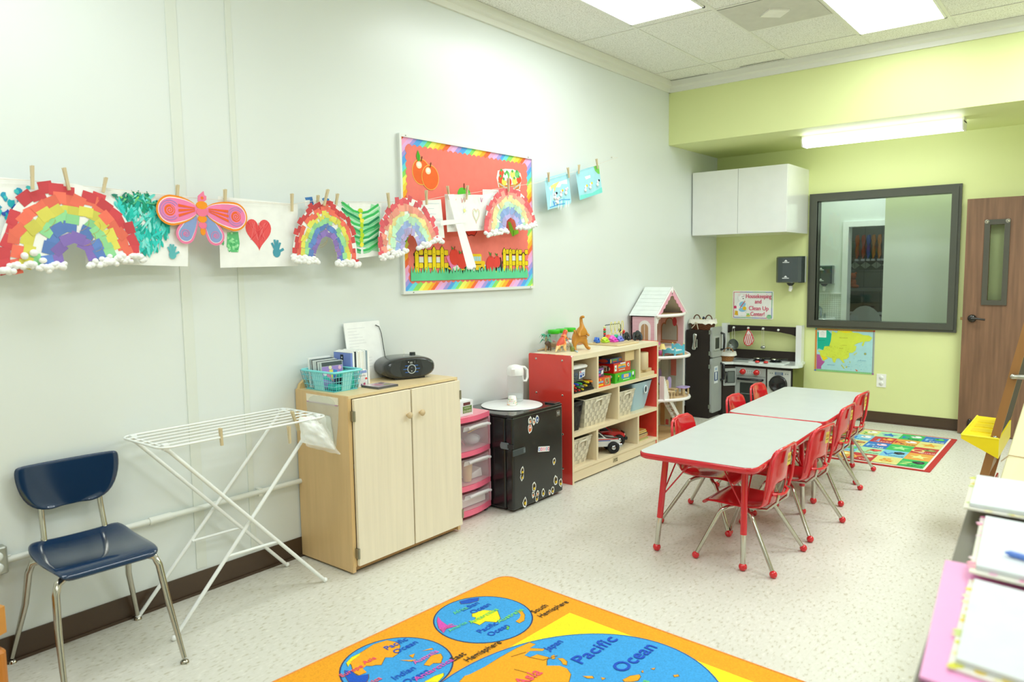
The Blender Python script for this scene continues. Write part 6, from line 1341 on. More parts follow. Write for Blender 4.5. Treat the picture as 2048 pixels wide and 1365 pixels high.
inn = [(.2, .98)] + [(.165 + .035 * math.cos(q), .98 + .035 * math.sin(q)) for q in [PI * k / 10 for k in range(1, 10)]] + [(.13, .98), (.13, .875), (.2, .875)]
m.prism(fa, arch_o, 0, .004).poly(fa, inn, .005, col='#b9946a').rect(fa, .163, .875, .167, 1.014, .006); put('arched_window', m, t)
st = MB('plastic', WH)
for k in range(9): st.box((.29, 5.735 + .011 * k, .352), (.335, 5.746 + .011 * k, .56 - .022 * k))
put('staircase', st, t)
m = MB('plastic', '#ecebe6'); A = V((.34, 5.80, .335)); B_ = V((.34, 6.12, .03))
for x in (.30, .36): m.hexa([(x, 5.78, .335), (x + .008, 5.78, .335), (x + .008, 6.10, .015), (x, 6.10, .015)], [(x, 5.83, .335), (x + .008, 5.83, .335), (x + .008, 6.14, .015), (x, 6.14, .015)])
for k in range(8): m.box((.30, 5.81 + .037 * k, .30 - .037 * k), (.365, 5.835 + .037 * k, .305 - .037 * k))
put('lower_stair', m, t)
# dollhouse furniture, each lifts out
def furn(name, lab, cat, loc): return thing(name, lab, cat, loc, 'dollhouse furniture')
t = furn('toy_bed', 'turquoise dollhouse bed on the second-floor edge', 'toy bed', (.33, 5.93, .727)); TQ = '#6cc9dd'; z = .727
for y in (5.83, 6.0):
    h = .085 if y > 5.9 else .06
    m = MB('plastic', TQ).prism(Fr((0, y, 0), (1, 0, 0), (0, 0, 1)), [(.275, z + .03), (.385, z + .03), (.385, z + h), (.36, z + h - .005), (.345, z + h + .012), (.33, z + h + .016), (.315, z + h + .012), (.30, z + h - .005), (.275, z + h)], 0, .01)
    for x in (.27, .378): m.box((x, y - .001, z), (x + .012, y + .011, z + h + .01)).ball((x + .006, y + .005, z + h + .014), .007, 8, 6, col='#e6dc7a')
    put('bed_end', m, t)
put('side_rails', MB('plastic', '#5bbcd2').box((.375, 5.83, z + .02), (.384, 6.0, z + .045)).box((.276, 5.83, z + .02), (.285, 6.0, z + .045)), t)
put('mattress', MB('fabric', '#e9e6df').rbox((.284, 5.84, z + .025), (.376, 6.0, z + .05), .008), t)
t = furn('toy_sofa', 'pink dollhouse sofa behind the turquoise bed', 'toy sofa', (.2, 6.0, .727))
put('backrest', MB('matte', '#e573b4').prism(Fr((.14, 0, 0), (0, 1, 0), (0, 0, 1)), [(5.84, z + .02), (6.18, z + .02), (6.18, z + .05), (6.1, z + .055), (6.03, z + .075), (5.97, z + .105), (5.9, z + .115), (5.85, z + .09)], 0, .02), t)
put('seat_base', MB('matte', '#e06aae').rbox((.145, 5.85, z), (.24, 6.18, z + .035), .01), t)
put('cushion', MB('fabric', '#efe4d4').rbox((.155, 5.88, z + .035), (.24, 6.17, z + .055), .015).ball((.2, 5.91, z + .07), (.03, .02, .018), 10, 6), t)
t = furn('toy_lamp', 'yellow-shaded dollhouse lamp at the left of the second floor', 'toy lamp', (.30, 5.76, .727))
put('stand', MB('plastic', '#8a6a4a').cyl((.30, 5.765, z), (.30, 5.765, z + .08), .004).cyl((.30, 5.765, z), (.30, 5.765, z + .006), .016), t)
put('lamp_shade', MB('paper', '#ecd98a').lathe([(.03, .07), (.016, .115)], (.30, 5.765, z), 16), t)
def tchair(lab, x, y, z, c, c2, s=1, back='arch'):
    t = furn('toy_chair', lab, 'toy chair', (x, y, z)); w_ = .026 * s
    put('seat', MB('plastic', c).rbox((x - w_, y - w_, z + .045 * s), (x + w_, y + w_, z + .054 * s), .006), t)
    P = [(y - w_, z + .05 * s), (y + w_, z + .05 * s)] + [(y + w_ * math.cos(q) * 1.05, z + .10 * s + .03 * s * math.sin(q)) for q in [PI * k / 10 for k in range(11)]]
    put('backrest', MB('plastic', c2).prism(Fr((x - w_ - .006, 0, 0), (0, 1, 0), (0, 0, 1)), P, 0, .007), t)
    for sx in (-1, 1):
        for sy in (-1, 1): put('leg', MB('plastic', c).box((x + sx * w_ * .8 - .004, y + sy * w_ * .8 - .004, z), (x + sx * w_ * .8 + .004, y + sy * w_ * .8 + .004, z + .045 * s)), t)
z3 = .3525
tchair('cream dollhouse chair with rounded back on the third floor', .33, 5.86, z3, '#d9c296', '#dcc99f', 1.25)
tchair('lilac dollhouse chair at the small table on the third floor', .30, 5.97, z3, '#c9b084', '#b7a3dd', 1.35)
tchair('brown and lilac high-back dollhouse chair at the rear of the third floor', .14, 6.10, z3, '#8a4f34', '#a48cc8', 1.7)
t = furn('toy_table', 'lilac-topped dollhouse table on the third floor', 'toy table', (.34, 6.02, z3))
put('tabletop', MB('plastic', '#b9a6e0').rbox((.30, 6.01, z3 + .07), (.40, 6.13, z3 + .08), .03), t)
for x, y in ((.32, 6.03), (.38, 6.03), (.32, 6.11), (.38, 6.11)): put('leg', MB('plastic', '#d3bd90').box((x - .006, y - .006, z3), (x + .006, y + .006, z3 + .07)), t)
t = thing('toy_bathtub', 'white dollhouse bathtub standing on the floor by the red shelf', 'toy bathtub', (.46, 5.86, 0))
v_ = [[(.47 + a * math.cos(q), 5.84 + b * math.sin(q), z) for q in [2 * PI * k / 20 for k in range(20)]] for a, b, z in ((.04, .07, 0), (.05, .085, .03), (.06, .1, .07), (.065, .105, .078), (.055, .09, .072), (.045, .075, .03), (.03, .05, .02))]
put('tub', MB('gloss', '#eef0ee').loft(v_, smooth=True), t); put('tap', MB('chrome').tube([(.50, 5.92, .075), (.50, 5.915, .095), (.49, 5.89, .095)], .006), t)

# ================================================================ TOY KITCHEN CORNER
DK = '#241a13'
t = thing('toy_refrigerator', 'dark brown toy refrigerator with silver doors and a toy phone', 'toy refrigerator', (.14, 6.95, 0))
put('cabinet_body', MB('matte', DK).box((.015, 6.83, 0), (.258, 7.075, .875)), t)
SV = '#a4aaa6'
for z0, z1, hz in ((.055, .60, .45), (.606, .905, .755)):
    d_ = put('door', MB('plastic', SV).loft([[(x, y, z) for y, z in rrect(6.838, z0, 7.072, z1, .025, 4)] for x in (.262, .286)]), t)
    put('handle', MB('black', '#12151c').tube([(.286, 7.045, hz - .085), (.318, 7.047, hz - .075), (.322, 7.047, hz), (.318, 7.047, hz + .075), (.286, 7.045, hz + .085)], .012, 8), d_)
    if z0 > .5:
        put('dispenser_frame', MB('plastic', '#b9bfba').loft([[(x, y, z) for y, z in rrect(6.875, .675, 7.0, .815, .015, 3)] for x in (.286, .295)]).rect(wallL(.2955), 6.89, .69, 6.985, .80, 0, col='#343a38'), d_)
    else:
        put('drink_sticker', MB('paper', '#dfe5e8').rect(wallL(.2865), 6.89, .345, 6.98, .515, 0).rect(wallL(.2868), 6.895, .37, 6.975, .46, 0, col='#2c4a7c').poly(wallL(.287), [(6.92, .38), (6.95, .38), (6.955, .455), (6.915, .455)], .0, col='#dfe8ee').rect(wallL(.287), 6.91, .475, 6.96, .50, 0, col='#9fb6d0'), d_)
for z in (.12, .52, .65, .86): put('hinge', MB('steel', '#b5b9b2').box((.255, 6.825, z - .02), (.272, 6.838, z + .02)), t)
put('toy_phone', MB('chrome', '#b9bcb9').rbox((.095, 6.812, .70), (.14, 6.83, .79), .01).tube([(.112, 6.80, .705), (.118, 6.795, .76), (.122, 6.80, .825)], [.02, .013, .022], 10).ball((.112, 6.80, .70), (.024, .016, .022), 12, 8).ball((.122, 6.80, .825), (.024, .016, .022), 12, 8), t, label='silver toy phone')
def wick(cx, cy, z, a0, b0, a1, b1, h, col, n=30, rows=9):
    m = MB('wicker', col); rs = []
    for i in range(rows + 1):
        q = i / rows; rs.append([(cx + (a0 + (a1 - a0) * q) * math.copysign(abs(math.cos(w)) ** .6, math.cos(w)) * (1 + .012 * (-1) ** (i + k)), cy + (b0 + (b1 - b0) * q) * math.copysign(abs(math.sin(w)) ** .6, math.sin(w)) * (1 + .012 * (-1) ** (i + k)), z + h * q) for k, w in enumerate([2 * PI * j / n for j in range(n)])])
    base = hx(col); nn = n
    for i in range(rows):
        for j in range(n):
            k = j; p = (j + 1) % n; m.add([rs[i][k], rs[i][p], rs[i+1][p], rs[i+1][k]], [(0, 1, 2, 3)], True, col=tuple(c * (1.25 if (i + j) % 2 else .7) for c in base))
    m.add(rs[0], [tuple(range(n - 1, -1, -1))], col=tuple(c * .5 for c in base)); return m, rs[-1]
t = thing('wicker_basket', 'brown wicker basket with white lace liner on top of the toy refrigerator', 'basket', (.135, 6.95, .876), 'lined wicker baskets')
m, top = wick(.138, 6.945, .876, .105, .065, .128, .085, .095, '#6b3d1f'); put('woven_body', m, t)
m = MB('fabric', '#ece8dc'); n = len(top)
o = [(x + (x - .138) * .07, y + (y - 6.945) * .07, z - .03 - .012 * (k % 3 == 0)) for k, (x, y, z) in enumerate(top)]; i_ = [(x, y, z + .012) for x, y, z in top]; q_ = [(x + (.138 - x) * .12, y + (6.945 - y) * .12, z - .035) for x, y, z in top]
m.loft([o, i_, q_], cap=False, smooth=True).add(q_, [tuple(range(n))]); put('lace_liner', m, t)
put('ribbon_bow', MB('fabric', '#e4dcc4').tube([(.11, 6.853, .95), (.09, 6.85, .92), (.06, 6.855, .89)], .004, 5).tube([(.112, 6.853, .95), (.125, 6.85, .91), (.13, 6.855, .882)], .004, 5).ball((.11, 6.85, .95), (.016, .008, .01), 8, 6), t)
for x in (.075, .2): put('handle', MB('wicker', '#5c341b').tube([(x + .036 * math.cos(a), 6.945 + (.0), .965 + .055 * math.sin(a)) for a in [PI * k / 10 for k in range(11)]], .006, 7), t)
put('toy_food', MB('plastic', '#e0cf3a').ball((.12, 6.945, .965), (.03, .02, .018), 10, 6), label='yellow toy in the lace-lined wicker basket', cat='toy')
put('toy_bird', MB('plastic', '#27364f').tube([(.13, 6.95, .97), (.145, 6.95, .995), (.165, 6.945, .985)], [.01, .014, .004], 8), label='dark blue toy sticking out of the lace-lined wicker basket', cat='toy')

t = thing('toy_kitchen', 'dark brown corner toy kitchen with silver oven and washer on the lime wall', 'toy kitchen', (.6, 7.35, 0))
KY = 7.2
m = MB('matte', DK).box((.02, 7.08, .0), (.30, 7.55, .50)).box((.30, KY + .02, 0), (.935, 7.55, .505)).box((.93, KY + .005, 0), (.945, 7.55, .505), col='#6f7338')
m.hexa([(.28, 7.085, 0), (.30, 7.085, 0), (.39, KY + .01, 0), (.36, 7.3, 0)], [(.28, 7.085, .5), (.30, 7.085, .5), (.39, KY + .01, .5), (.36, 7.3, .5)])
m.box((.365, KY, .485), (.945, KY + .02, .515)).box((.692, KY - .002, .02), (.704, KY + .02, .49)).box((.365, KY - .002, .02), (.375, KY + .02, .49)).box((.935, KY - .002, .02), (.945, KY + .02, .49))
put('cabinet_body', m, t)
P = [(.02, 7.085), (.27, 7.085), (.31, 7.12), (.37, 7.165), (.45, 7.175), (.56, 7.168), (.70, 7.155), (.86, 7.145), (.95, 7.155), (1.0, 7.20), (1.015, 7.28), (1.0, 7.36), (.955, 7.43), (.955, 7.555), (.02, 7.555)]
put('counter', MB('gloss', '#dfe6e4').prism(ground(.515), P, 0, .025), t)
for x0 in (.115, .885): put('post', MB('gloss', '#e6eae8').box((x0, 7.47, .54), (x0 + .055, 7.555, .905)), t)
hb_ = [(.15, .885), (.885, .885), (.885, .79), (.83, .81), (.72, .828), (.55, .838), (.38, .835), (.22, .818), (.15, .795)]
put('arched_rail', MB('matte', DK).prism(wallB(7.515), hb_, 0, .018), t)
put('backsplash', MB('matte', DK).box((.15, 7.50, .54), (.885, 7.515, .635)), t)
for x in (.245, .40, .555, .71): put('peg_hook', MB('plastic', '#eceeec').cyl((x, 7.497, .862 if x < .7 else .853), (x, 7.47, .862 if x < .7 else .853), .006, n=8).ball((x, 7.468, .862 if x < .7 else .853), .012, 10, 6), t)
# oven
fo = wallB(KY - .002); ov = put('oven_front', MB('plastic', SV).prism(fo, [(.378, .03), (.69, .03), (.69, .487), (.378, .487)], -.01, .004).prism(fo, [(.382, .40), (.686, .40), (.686, .405), (.382, .405)], 0, .0045, col='#6a706c').poly(fo, rrect(.43, .12, .64, .335, .01), .006, col='#2b322f').rect(fo, .44, .22, .63, .226, .007, col='#8a918c'), t)
put('oven_handle', MB('black', '#12151a').tube([(.41, KY - .004, .372), (.415, KY - .03, .372), (.655, KY - .03, .372), (.66, KY - .004, .372)], .012, 8), ov)
for x in (.46, .60): put('knob', MB('gloss', '#d3201c').lathe([(.0, -.03), (.024, -.028), (.028, -.012), (.028, 0)], (x, KY - .006, .445), 20, 'y').box((x - .025, KY - .042, .441), (x + .025, KY - .03, .449)), ov)
m = MB('paper', '#c3cbc8').rect(fo, .495, .425, .565, .465, .0055)
for k in range(3): m.rect(fo, .502 + .02 * k, .432, .515 + .02 * k, .437, .006, col='#7a8680').rect(fo, .502 + .02 * k, .445, .515 + .02 * k, .458, .006, col='#94a09a')
for x in (.46, .60): m.line(fo, [(x + .034 * math.cos(a), .445 + .034 * math.sin(a)) for a in [-.6 + 4.3 * k / 12 for k in range(13)]], .003, .0055, col='#dfe6e6')
put('control_print', m, ov)
ws = put('washer_front', MB('plastic', '#c3c8c2').prism(fo, [(.706, .03), (.933, .03), (.933, .485), (.706, .485)], -.01, .004), t)
put('porthole', MB('black', '#16191b').lathe([(.088, 0), (.086, -.016), (.07, -.022), (.062, -.014), (.0, -.012)], (.815, KY - .006, .345), 28, 'y').box((.728, KY - .02, .32), (.745, KY - .004, .37)), ws)
m = MB('paper', '#8b97a0').rect(fo, .78, .435, .86, .465, .0055)
for x in (.735, .755, .885, .905): m.poly(fo, ell(x, .45, .006), .0055, col='#7a857f')
m.rect(fo, .783, .438, .79, .462, .006, col='#3a5f8f').rect(fo, .85, .438, .857, .462, .006, col='#3a5f8f'); put('control_print', m, ws)
ma = Fr((.285, 7.082, 0), (.105, .113, 0), (0, 0, 1))
mw = put('microwave', MB('plastic', SV).prism(ma, rrect(.012, .30, .145, .475, .01), -.005, .012).poly(ma, rrect(.05, .325, .135, .45, .008), .0125, col='#3a403e').rect(ma, .06, .335, .125, .44, .013, col='#59625e'), t)
put('handle', MB('black', '#12151a').tube([ma.p(.038, .335, .012), ma.p(.036, .345, .035), ma.p(.036, .43, .035), ma.p(.038, .44, .012)], .009, 8), mw)
st = put('stove_top', MB('plastic', '#e2e7e5').rbox((.50, 7.20, .54), (.86, 7.40, .546), .02), t)
for x in (.58, .745): put('burner', MB('black', '#15181c').lathe([(0, .002), (.055, .002), (.06, .008), (.05, .012), (.02, .011), (0, .014)], (x, 7.31, .545), 24), st)
for x in (.60, .685): put('knob', MB('gloss', '#d3201c').lathe([(.022, 0), (.021, .012), (.012, .018), (0, .018)], (x, 7.205, .546), 16), st)
put('sink_basin', MB('gloss', '#a9b0ad').rbox((.30, 7.3, .541), (.46, 7.45, .545), .03).rbox((.315, 7.315, .5455), (.445, 7.435, .5465), .03, col='#7f8886'), t)
put('faucet', MB('chrome', '#c9cdca').tube([(.205, 7.47, .54), (.205, 7.47, .66), (.215, 7.45, .69), (.235, 7.42, .68)], [.014, .012, .014, .01]), t)
for x, w_, l, pr in ((.58, .06, 'black toy frying pan on the left toy burner', 0), (.745, .06, 'black toy frying pan on the right toy burner', 1)):
    t = thing('toy_pan', l, 'toy pan', (x, 7.31, .56), 'black toy pans')
    put('pan_body', MB('black', '#181b1f').lathe([(0, .002), (.048, .0), (.058, .016), (.056, .016), (.047, .004), (0, .005)], (x, 7.31, .56), 24), t)
    put('handle', MB('black', '#14171b').tube([(x + .05, 7.31, .572), (x + .12, 7.30, .582)], [.007, .009], 8), t)
    put('lid_knob', MB('chrome').ball((x - .015, 7.31, .57), (.022, .022, .01), 12, 6), t)
t = thing('hanging_pan', 'small steel toy pan hung by its handle on the toy kitchen rail', 'toy pan', (.24, 7.46, .6))
put('pan_body', MB('steel', '#8f9692').lathe([(0, .0), (.05, .0), (.058, -.022), (.055, -.022), (.048, -.004), (0, -.004)], (.245, 7.485, .685), 28, 'y'), t)
for x in (.232, .258): put('wire_handle', MB('chrome').tube([(x, 7.468, .735), (x, 7.464, .80), (.245 + (x - .245) * .7, 7.462, .862)], .0025, 6), t)
t = thing('oven_mitt', 'red and white striped oven mitt hung on the toy kitchen rail', 'oven mitt', (.40, 7.465, .68))
G = Fr((.405, 7.467, .77), (1, 0, 0), (0, 0, 1)); P = [(-.008, .07), (.008, .07), (.035, .035), (.055, -.01), (.058, -.035), (.045, -.06), (.02, -.085), (-.01, -.09), (-.035, -.075), (-.045, -.045), (-.042, -.01), (-.025, .02), (-.02, .04)]
put('mitt_body', MB('fabric', '#efe8e4').prism(G, P, -.012, .006), t)
m = MB('fabric', '#d33a3a').line(G, P + [P[0]], .009, .0065)
for k in range(7):
    x0 = -.06 + .02 * k
    seg = clip([(x0, -.09), (x0 + .008, -.09), (x0 + .044, .06), (x0 + .036, .06)], -.04, -.078, .05, .03)
    if len(seg) > 2: m.poly(G, seg, .007)
put('red_stripes', m, t); put('loop', MB('fabric', '#d33a3a').tube([(.405, 7.465, .835), (.398, 7.462, .855), (.402, 7.46, .868), (.41, 7.462, .85), (.406, 7.465, .836)], .003, 5), t)
t = thing('toy_ladle', 'small steel ladle hung on the toy kitchen rail', 'toy ladle', (.555, 7.46, .67))
put('bowl', MB('chrome', '#b9bdb9').ball((.56, 7.462, .672), (.026, .018, .018), 14, 8), t)
put('wire_handle', MB('chrome').tube([(.548, 7.463, .683), (.55, 7.463, .76), (.545, 7.462, .862)], .0022, 6).tube([(.572, 7.463, .683), (.565, 7.463, .76), (.566, 7.462, .862)], .0022, 6), t)
t = thing('wicker_basket', 'honey wicker basket with plain white liner on the toy kitchen counter', 'basket', (.30, 7.22, .541), 'lined wicker baskets')
m, top = wick(.285, 7.2, .541, .055, .05, .085, .07, .085, '#a5703a'); put('woven_body', m, t)
m = MB('fabric', '#e6e5da'); o = [(x + (x - .285) * .1, y + (y - 7.2) * .1, z - .028) for x, y, z in top]; i_ = [(x, y, z + .014) for x, y, z in top]; q_ = [(x + (.285 - x) * .15, y + (7.2 - y) * .15, z - .035) for x, y, z in top]
m.loft([o, i_, q_], cap=False, smooth=True).add(q_, [tuple(range(len(q_)))]); put('cloth_liner', m, t)
put('handle', MB('wicker', '#a5703a').tube([(.285 + .05 * math.cos(a), 7.245, .625 + .045 * math.sin(a)) for a in [PI * k / 10 for k in range(11)]], .005, 7), t)
# ================================================================ RUGS
# world map rug, pattern reads from the right-hand long side
ca, sa = math.cos(R(-3.3)), math.sin(R(-3.3))
RO = V((1.03, 2.70))
G = Fr((RO.x, RO.y, .0), (ca, sa, 0), (-sa, ca, 0))
def rl(p):   # room xy -> rug frame
    d_ = V(p) - RO; return (d_.x * ca + d_.y * sa, -d_.x * sa + d_.y * ca)
RW_, RH_ = 1.98, 2.9
m = MB('carpet', '#f2a31c').prism(G, rrect(0, -RH_, RW_, 0, .07, 8), 0, .008)
m.tube([G.p(a, b, .005) for a, b in rrect(.002, -RH_ + .002, RW_ - .002, -.002, .07, 8)], .006, 6, closed=True, col='#e8923c')
OR, BL, YE = '#f6a61e', '#3c9fe0', '#efe51f'
D = .0085
m.rect(G, .495, -RH_ + .12, RW_ - .12, -.12, D, col=YE)
def circ(c, r, rings=True):
    m.poly(G, ell(c[0], c[1], r + .006, r + .006, 48), D + .0002, col='#2c3f6a').poly(G, ell(c[0], c[1], r, r, 48), D + .0004, col=BL)
c1, c2 = rl((1.25, 2.285)), rl((1.237, 1.80)); c3 = (c2[0] + .0, c2[1] - .485)
for c in (c1, c2, c3): circ(c, .209)
E0 = (.96, -.74); m.poly(G, ell(E0[0], E0[1], .496, .647, 72), D + .0003, col='#2c5f9a').poly(G, ell(E0[0], E0[1], .49, .64, 72), D + .0005, col=BL)
def land(key, c, d=.0008, edge='#6a5a1a'):
    P = [rl(p) for p in RUGT[key]]; q = V((sum(p[0] for p in P) / len(P), sum(p[1] for p in P) / len(P)))
    m.poly(G, [tuple(V(p) + (V(p) - q).normalized() * .003) for p in P], D + d, col=edge).poly(G, P, D + d + .0003, col=c)
DB, MG = '#1656c4', '#d94fb4'
for k, c in (('antarctica_s', YE), ('samerica', MG), ('africa_s', DB), ('aus_s', OR), ('nz_s', '#6ccf4a'), ('europe_e', YE), ('asia_e', OR), ('africa_e', DB), ('aus_e', OR), ('isl1_e', OR), ('isl2_e', OR), ('isl3_e', OR), ('ant_e', YE), ('asia_w', OR), ('isl1', OR), ('japan', OR), ('isl2', OR), ('isl3', OR), ('guinea', OR), ('isl4', OR), ('isl5', OR), ('isl6', OR)): land(k, c, .0008 if k != 'europe_e' else .0011)
# land the photo does not reach: the rest of Asia, Australia and Africa on the big oval
m.poly(G, [(.62, -.62), (1.04, -.60), (1.05, -.72), (.98, -.80), (.88, -.86), (.84, -.98), (.72, -1.02), (.60, -.90)], D + .0008, col=OR).poly(G, [(1.16, -.45), (1.3, -.5), (1.32, -.62), (1.2, -.66), (1.14, -.55)], D + .0009, col=OR).poly(G, [(.86, -1.02), (1.0, -1.05), (1.1, -1.15), (1.2, -1.2), (1.1, -1.28), (.9, -1.22)], D + .0009, col=DB)
for pts in ([(.60, -.52), (.66, -.50), (.68, -.44)], [(.62, -.62), (.70, -.60)], [(.66, -.72), (.72, -.66), (.71, -.60)], [(.55, -.56), (.57, -.50)], [(.76, -.72), (.84, -.70), (.88, -.64)]): m.line(G, pts, .005, D + .0014, col='#9a6a14')
TX = lambda p, ang=0: G.sub(*rl(p), R(90 + ang))
def rt(s_, x, y, size, col, wdt=None, bold=.0012, align='c'):
    for o in (-bold, bold): m.text(TX((x, y)), s_, 0, o, size, D + .0018, width=wdt, align=align, col=col)
rt('South', 1.405, 2.50, .042, '#3a3423'); rt('Hemisphere', 1.455, 2.535, .042, '#3a3423', .19)
rt('East', 1.395, 1.985, .042, '#3a3423'); rt('Hemisphere', 1.445, 2.075, .042, '#3a3423', .19)
rt('Indian', 1.145, 2.33, .044, DB); rt('Ocean', 1.195, 2.345, .044, DB); rt('Pacific', 1.335, 2.23, .044, DB); rt('Ocean', 1.385, 2.24, .044, DB)
rt('Africa', 1.135, 2.275, .034, '#5fcf9a'); rt('South', 1.19, 2.13, .03, '#e86ab0'); rt('America', 1.225, 2.16, .03, '#5fcf9a'); rt('Antarctica', 1.25, 2.30, .034, '#7fdc6a', .17); rt('Australia', 1.34, 2.37, .034, '#7fdc6a', .16)
rt('Pacific', 1.13, 1.905, .044, DB); rt('Ocean', 1.18, 1.91, .044, DB); rt('Indian', 1.315, 1.775, .044, DB); rt('Ocean', 1.37, 1.785, .044, DB)
rt('Europe', 1.145, 1.665, .034, '#f0566a'); rt('Asia', 1.14, 1.755, .034, '#f0566a'); rt('Africa', 1.265, 1.66, .034, '#f0566a'); rt('Australia', 1.295, 1.905, .034, '#e868b8'); rt('Antarctica', 1.385, 1.86, .036, '#d94fb4', .19)
rt('Pacific', 1.80, 2.35, .078, '#1a4fc0', .245, .002); rt('Ocean', 1.955, 2.39, .085, '#1a4fc0', .24, .002); rt('Japan', 1.64, 2.275, .045, '#1a4fc0'); rt('Asia', 1.71, 2.03, .07, '#ef5a6a', None, .002); rt('Indian', 1.97, 1.75, .07, '#1a4fc0'); rt('Ocean', 2.05, 1.76, .07, '#1a4fc0'); rt('Guinea', 2.05, 2.22, .04, '#6ccf6a')
put('world_map_rug', m, label='orange carpet with blue world map circles and a large map oval, in front', cat='rug')
# alphabet rug
g = ground(0)
m = MB('carpet', '#b9322c').prism(g, rrect(.90, 5.925, 2.345, 7.175, .01), 0, .006)
m.rect(g, .92, 5.955, 2.305, 7.15, .0065, col='#e9e6d6')
cw, rh, X1, Y1 = .175, .232, 2.29, 7.14
CC = {'y': '#dcd98a', 'm': '#a9dcae', 'g': '#3fb860', 'b': '#3478c0', 'l': '#7cc0dc', 'r': '#c23f3c', 'o': '#e0a24a'}
rowsR = [[('b', 'F', 'Frog', '#8fc4e8', '#4fb84a'), ('g', 'E', 'Egg', '#2f7fc8', '#dfe6e0'), ('m', '*', '', '#2f74c4', ''), ('y', 'D', 'Dog', '#4fb84a', '#e9e9e4'), ('r', 'C', 'Cat', '#e8d98a', '#8a6a4a'), ('o', '*', '', '#e8e08a', ''), ('b', 'B', 'Bear', '#a9d0ea', '#8a5a3a'), ('g', 'A', 'Ant', '#e8e08a', '#c9453f')],
         [('y', '*', '', '#e0a03a', ''), ('o', 'K', 'Kite', '#c93f3a', '#e9e4d4'), ('r', 'J', 'Jacks', '#7f9ed8', '#e8a03a'), ('l', 'I', 'Ice Cream', '#2f74c4', '#f0e6dc'), ('m', '*', '', '#c93f3a', ''), ('g', 'H', 'Hat', '#e8e08a', '#8a4f9a'), ('y', 'G', 'Goat', '#2f74c4', '#e9e6dc'), ('b', '*', '', '#e8e08a', '')],
         [('r', 'Q', 'Quail', '#e8d98a', '#8a8a4a'), ('g', '*', '', '#a9e09a', ''), ('b', 'P', 'Pig', '#8fc4e8', '#f0c0cc'), ('y', 'O', 'Owl', '#3fae4a', '#a9764a'), ('o', 'N', 'Nest', '#b9322c', '#8a5a3a'), ('m', 'M', 'Moon', '#2f74c4', '#e8e08a'), ('r', '*', '', '#e8d98a', ''), ('l', 'L', 'Lion', '#2f74c4', '#d99a3a')],
         [('o', '*', '', '#dde08a', ''), ('l', 'V', 'Vulture', '#2f74c4', '#2a2f36'), ('m', 'U', 'Umbrella', '#b9a86a', '#c94a3a'), ('l', 'T', 'Turtle', '#2f74c4', '#4fae5a'), ('y', '*', '', '#3fae4a', ''), ('r', 'S', 'Sun', '#e8d98a', '#f0c83a'), ('g', 'R', 'Rose', '#e8e08a', '#d85a7a'), ('b', '*', '', '#8fc4e8', '')],
         [('g', 'Z', 'Zebra', '#c9e08a', '#2f3336'), ('y', '&', '', '#e39a3a', ''), ('r', 'Y', 'Yak', '#e8b45a', '#c9b8a0'), ('o', 'X', 'Xylo', '#b9322c', '#e8e08a'), ('b', '*', '', '#8fc4e8', ''), ('m', 'W', 'Whale', '#2f74c4', '#6f9ac0'), ('y', '*', '', '#e0a03a', ''), ('r', '*', '', '#e8d98a', '')]]
for i, row in enumerate(rowsR):
    for j, (bg, L, wd2, c, pc_) in enumerate(row):
        x1, y1 = X1 - cw * j, Y1 - rh * i; x0, y0 = x1 - cw, y1 - rh
        if x0 < .9: x0 = .925
        m.rect(g, x0, y0, x1, y1, .0069, col=CC[bg]); cx = (x0 + x1) / 2; cy = (y0 + y1) / 2
        if L == '*': m.poly(g, star(cx, cy - .005, .075, .42), .0073, col=c)
        elif L == '&':
            for o in (-.003, 0, .003): m.text(g, '&', cx + o, cy - .055, .16, .0073, col=c)
        else:
            for o in (-.003, 0, .003): m.text(g, L, x0 + .045 + o, y0 + .06, .125, .0073, col=c)
            m.text(g, wd2, cx + .025, y0 + .03, .05, .0077, width=min(.11, .028 * len(wd2)), col='#f0ece0' if bg in 'rb' else '#2a4f4a')
            m.poly(g, blob(x1 - .055, y0 + .15, .042, 12, .22), .0075, col=pc_).poly(g, blob(x1 - .045, y0 + .155, .02, 9, .3), .0079, col=tuple(min(1, v * 1.5 + .05) for v in hx(pc_))).poly(g, blob(x1 - .075, y0 + .165, .01, 8, .2), .008, col='#2a2a2a')
put('alphabet_rug', m, label='alphabet rug with coloured letter squares and red border beyond the tables', cat='rug')

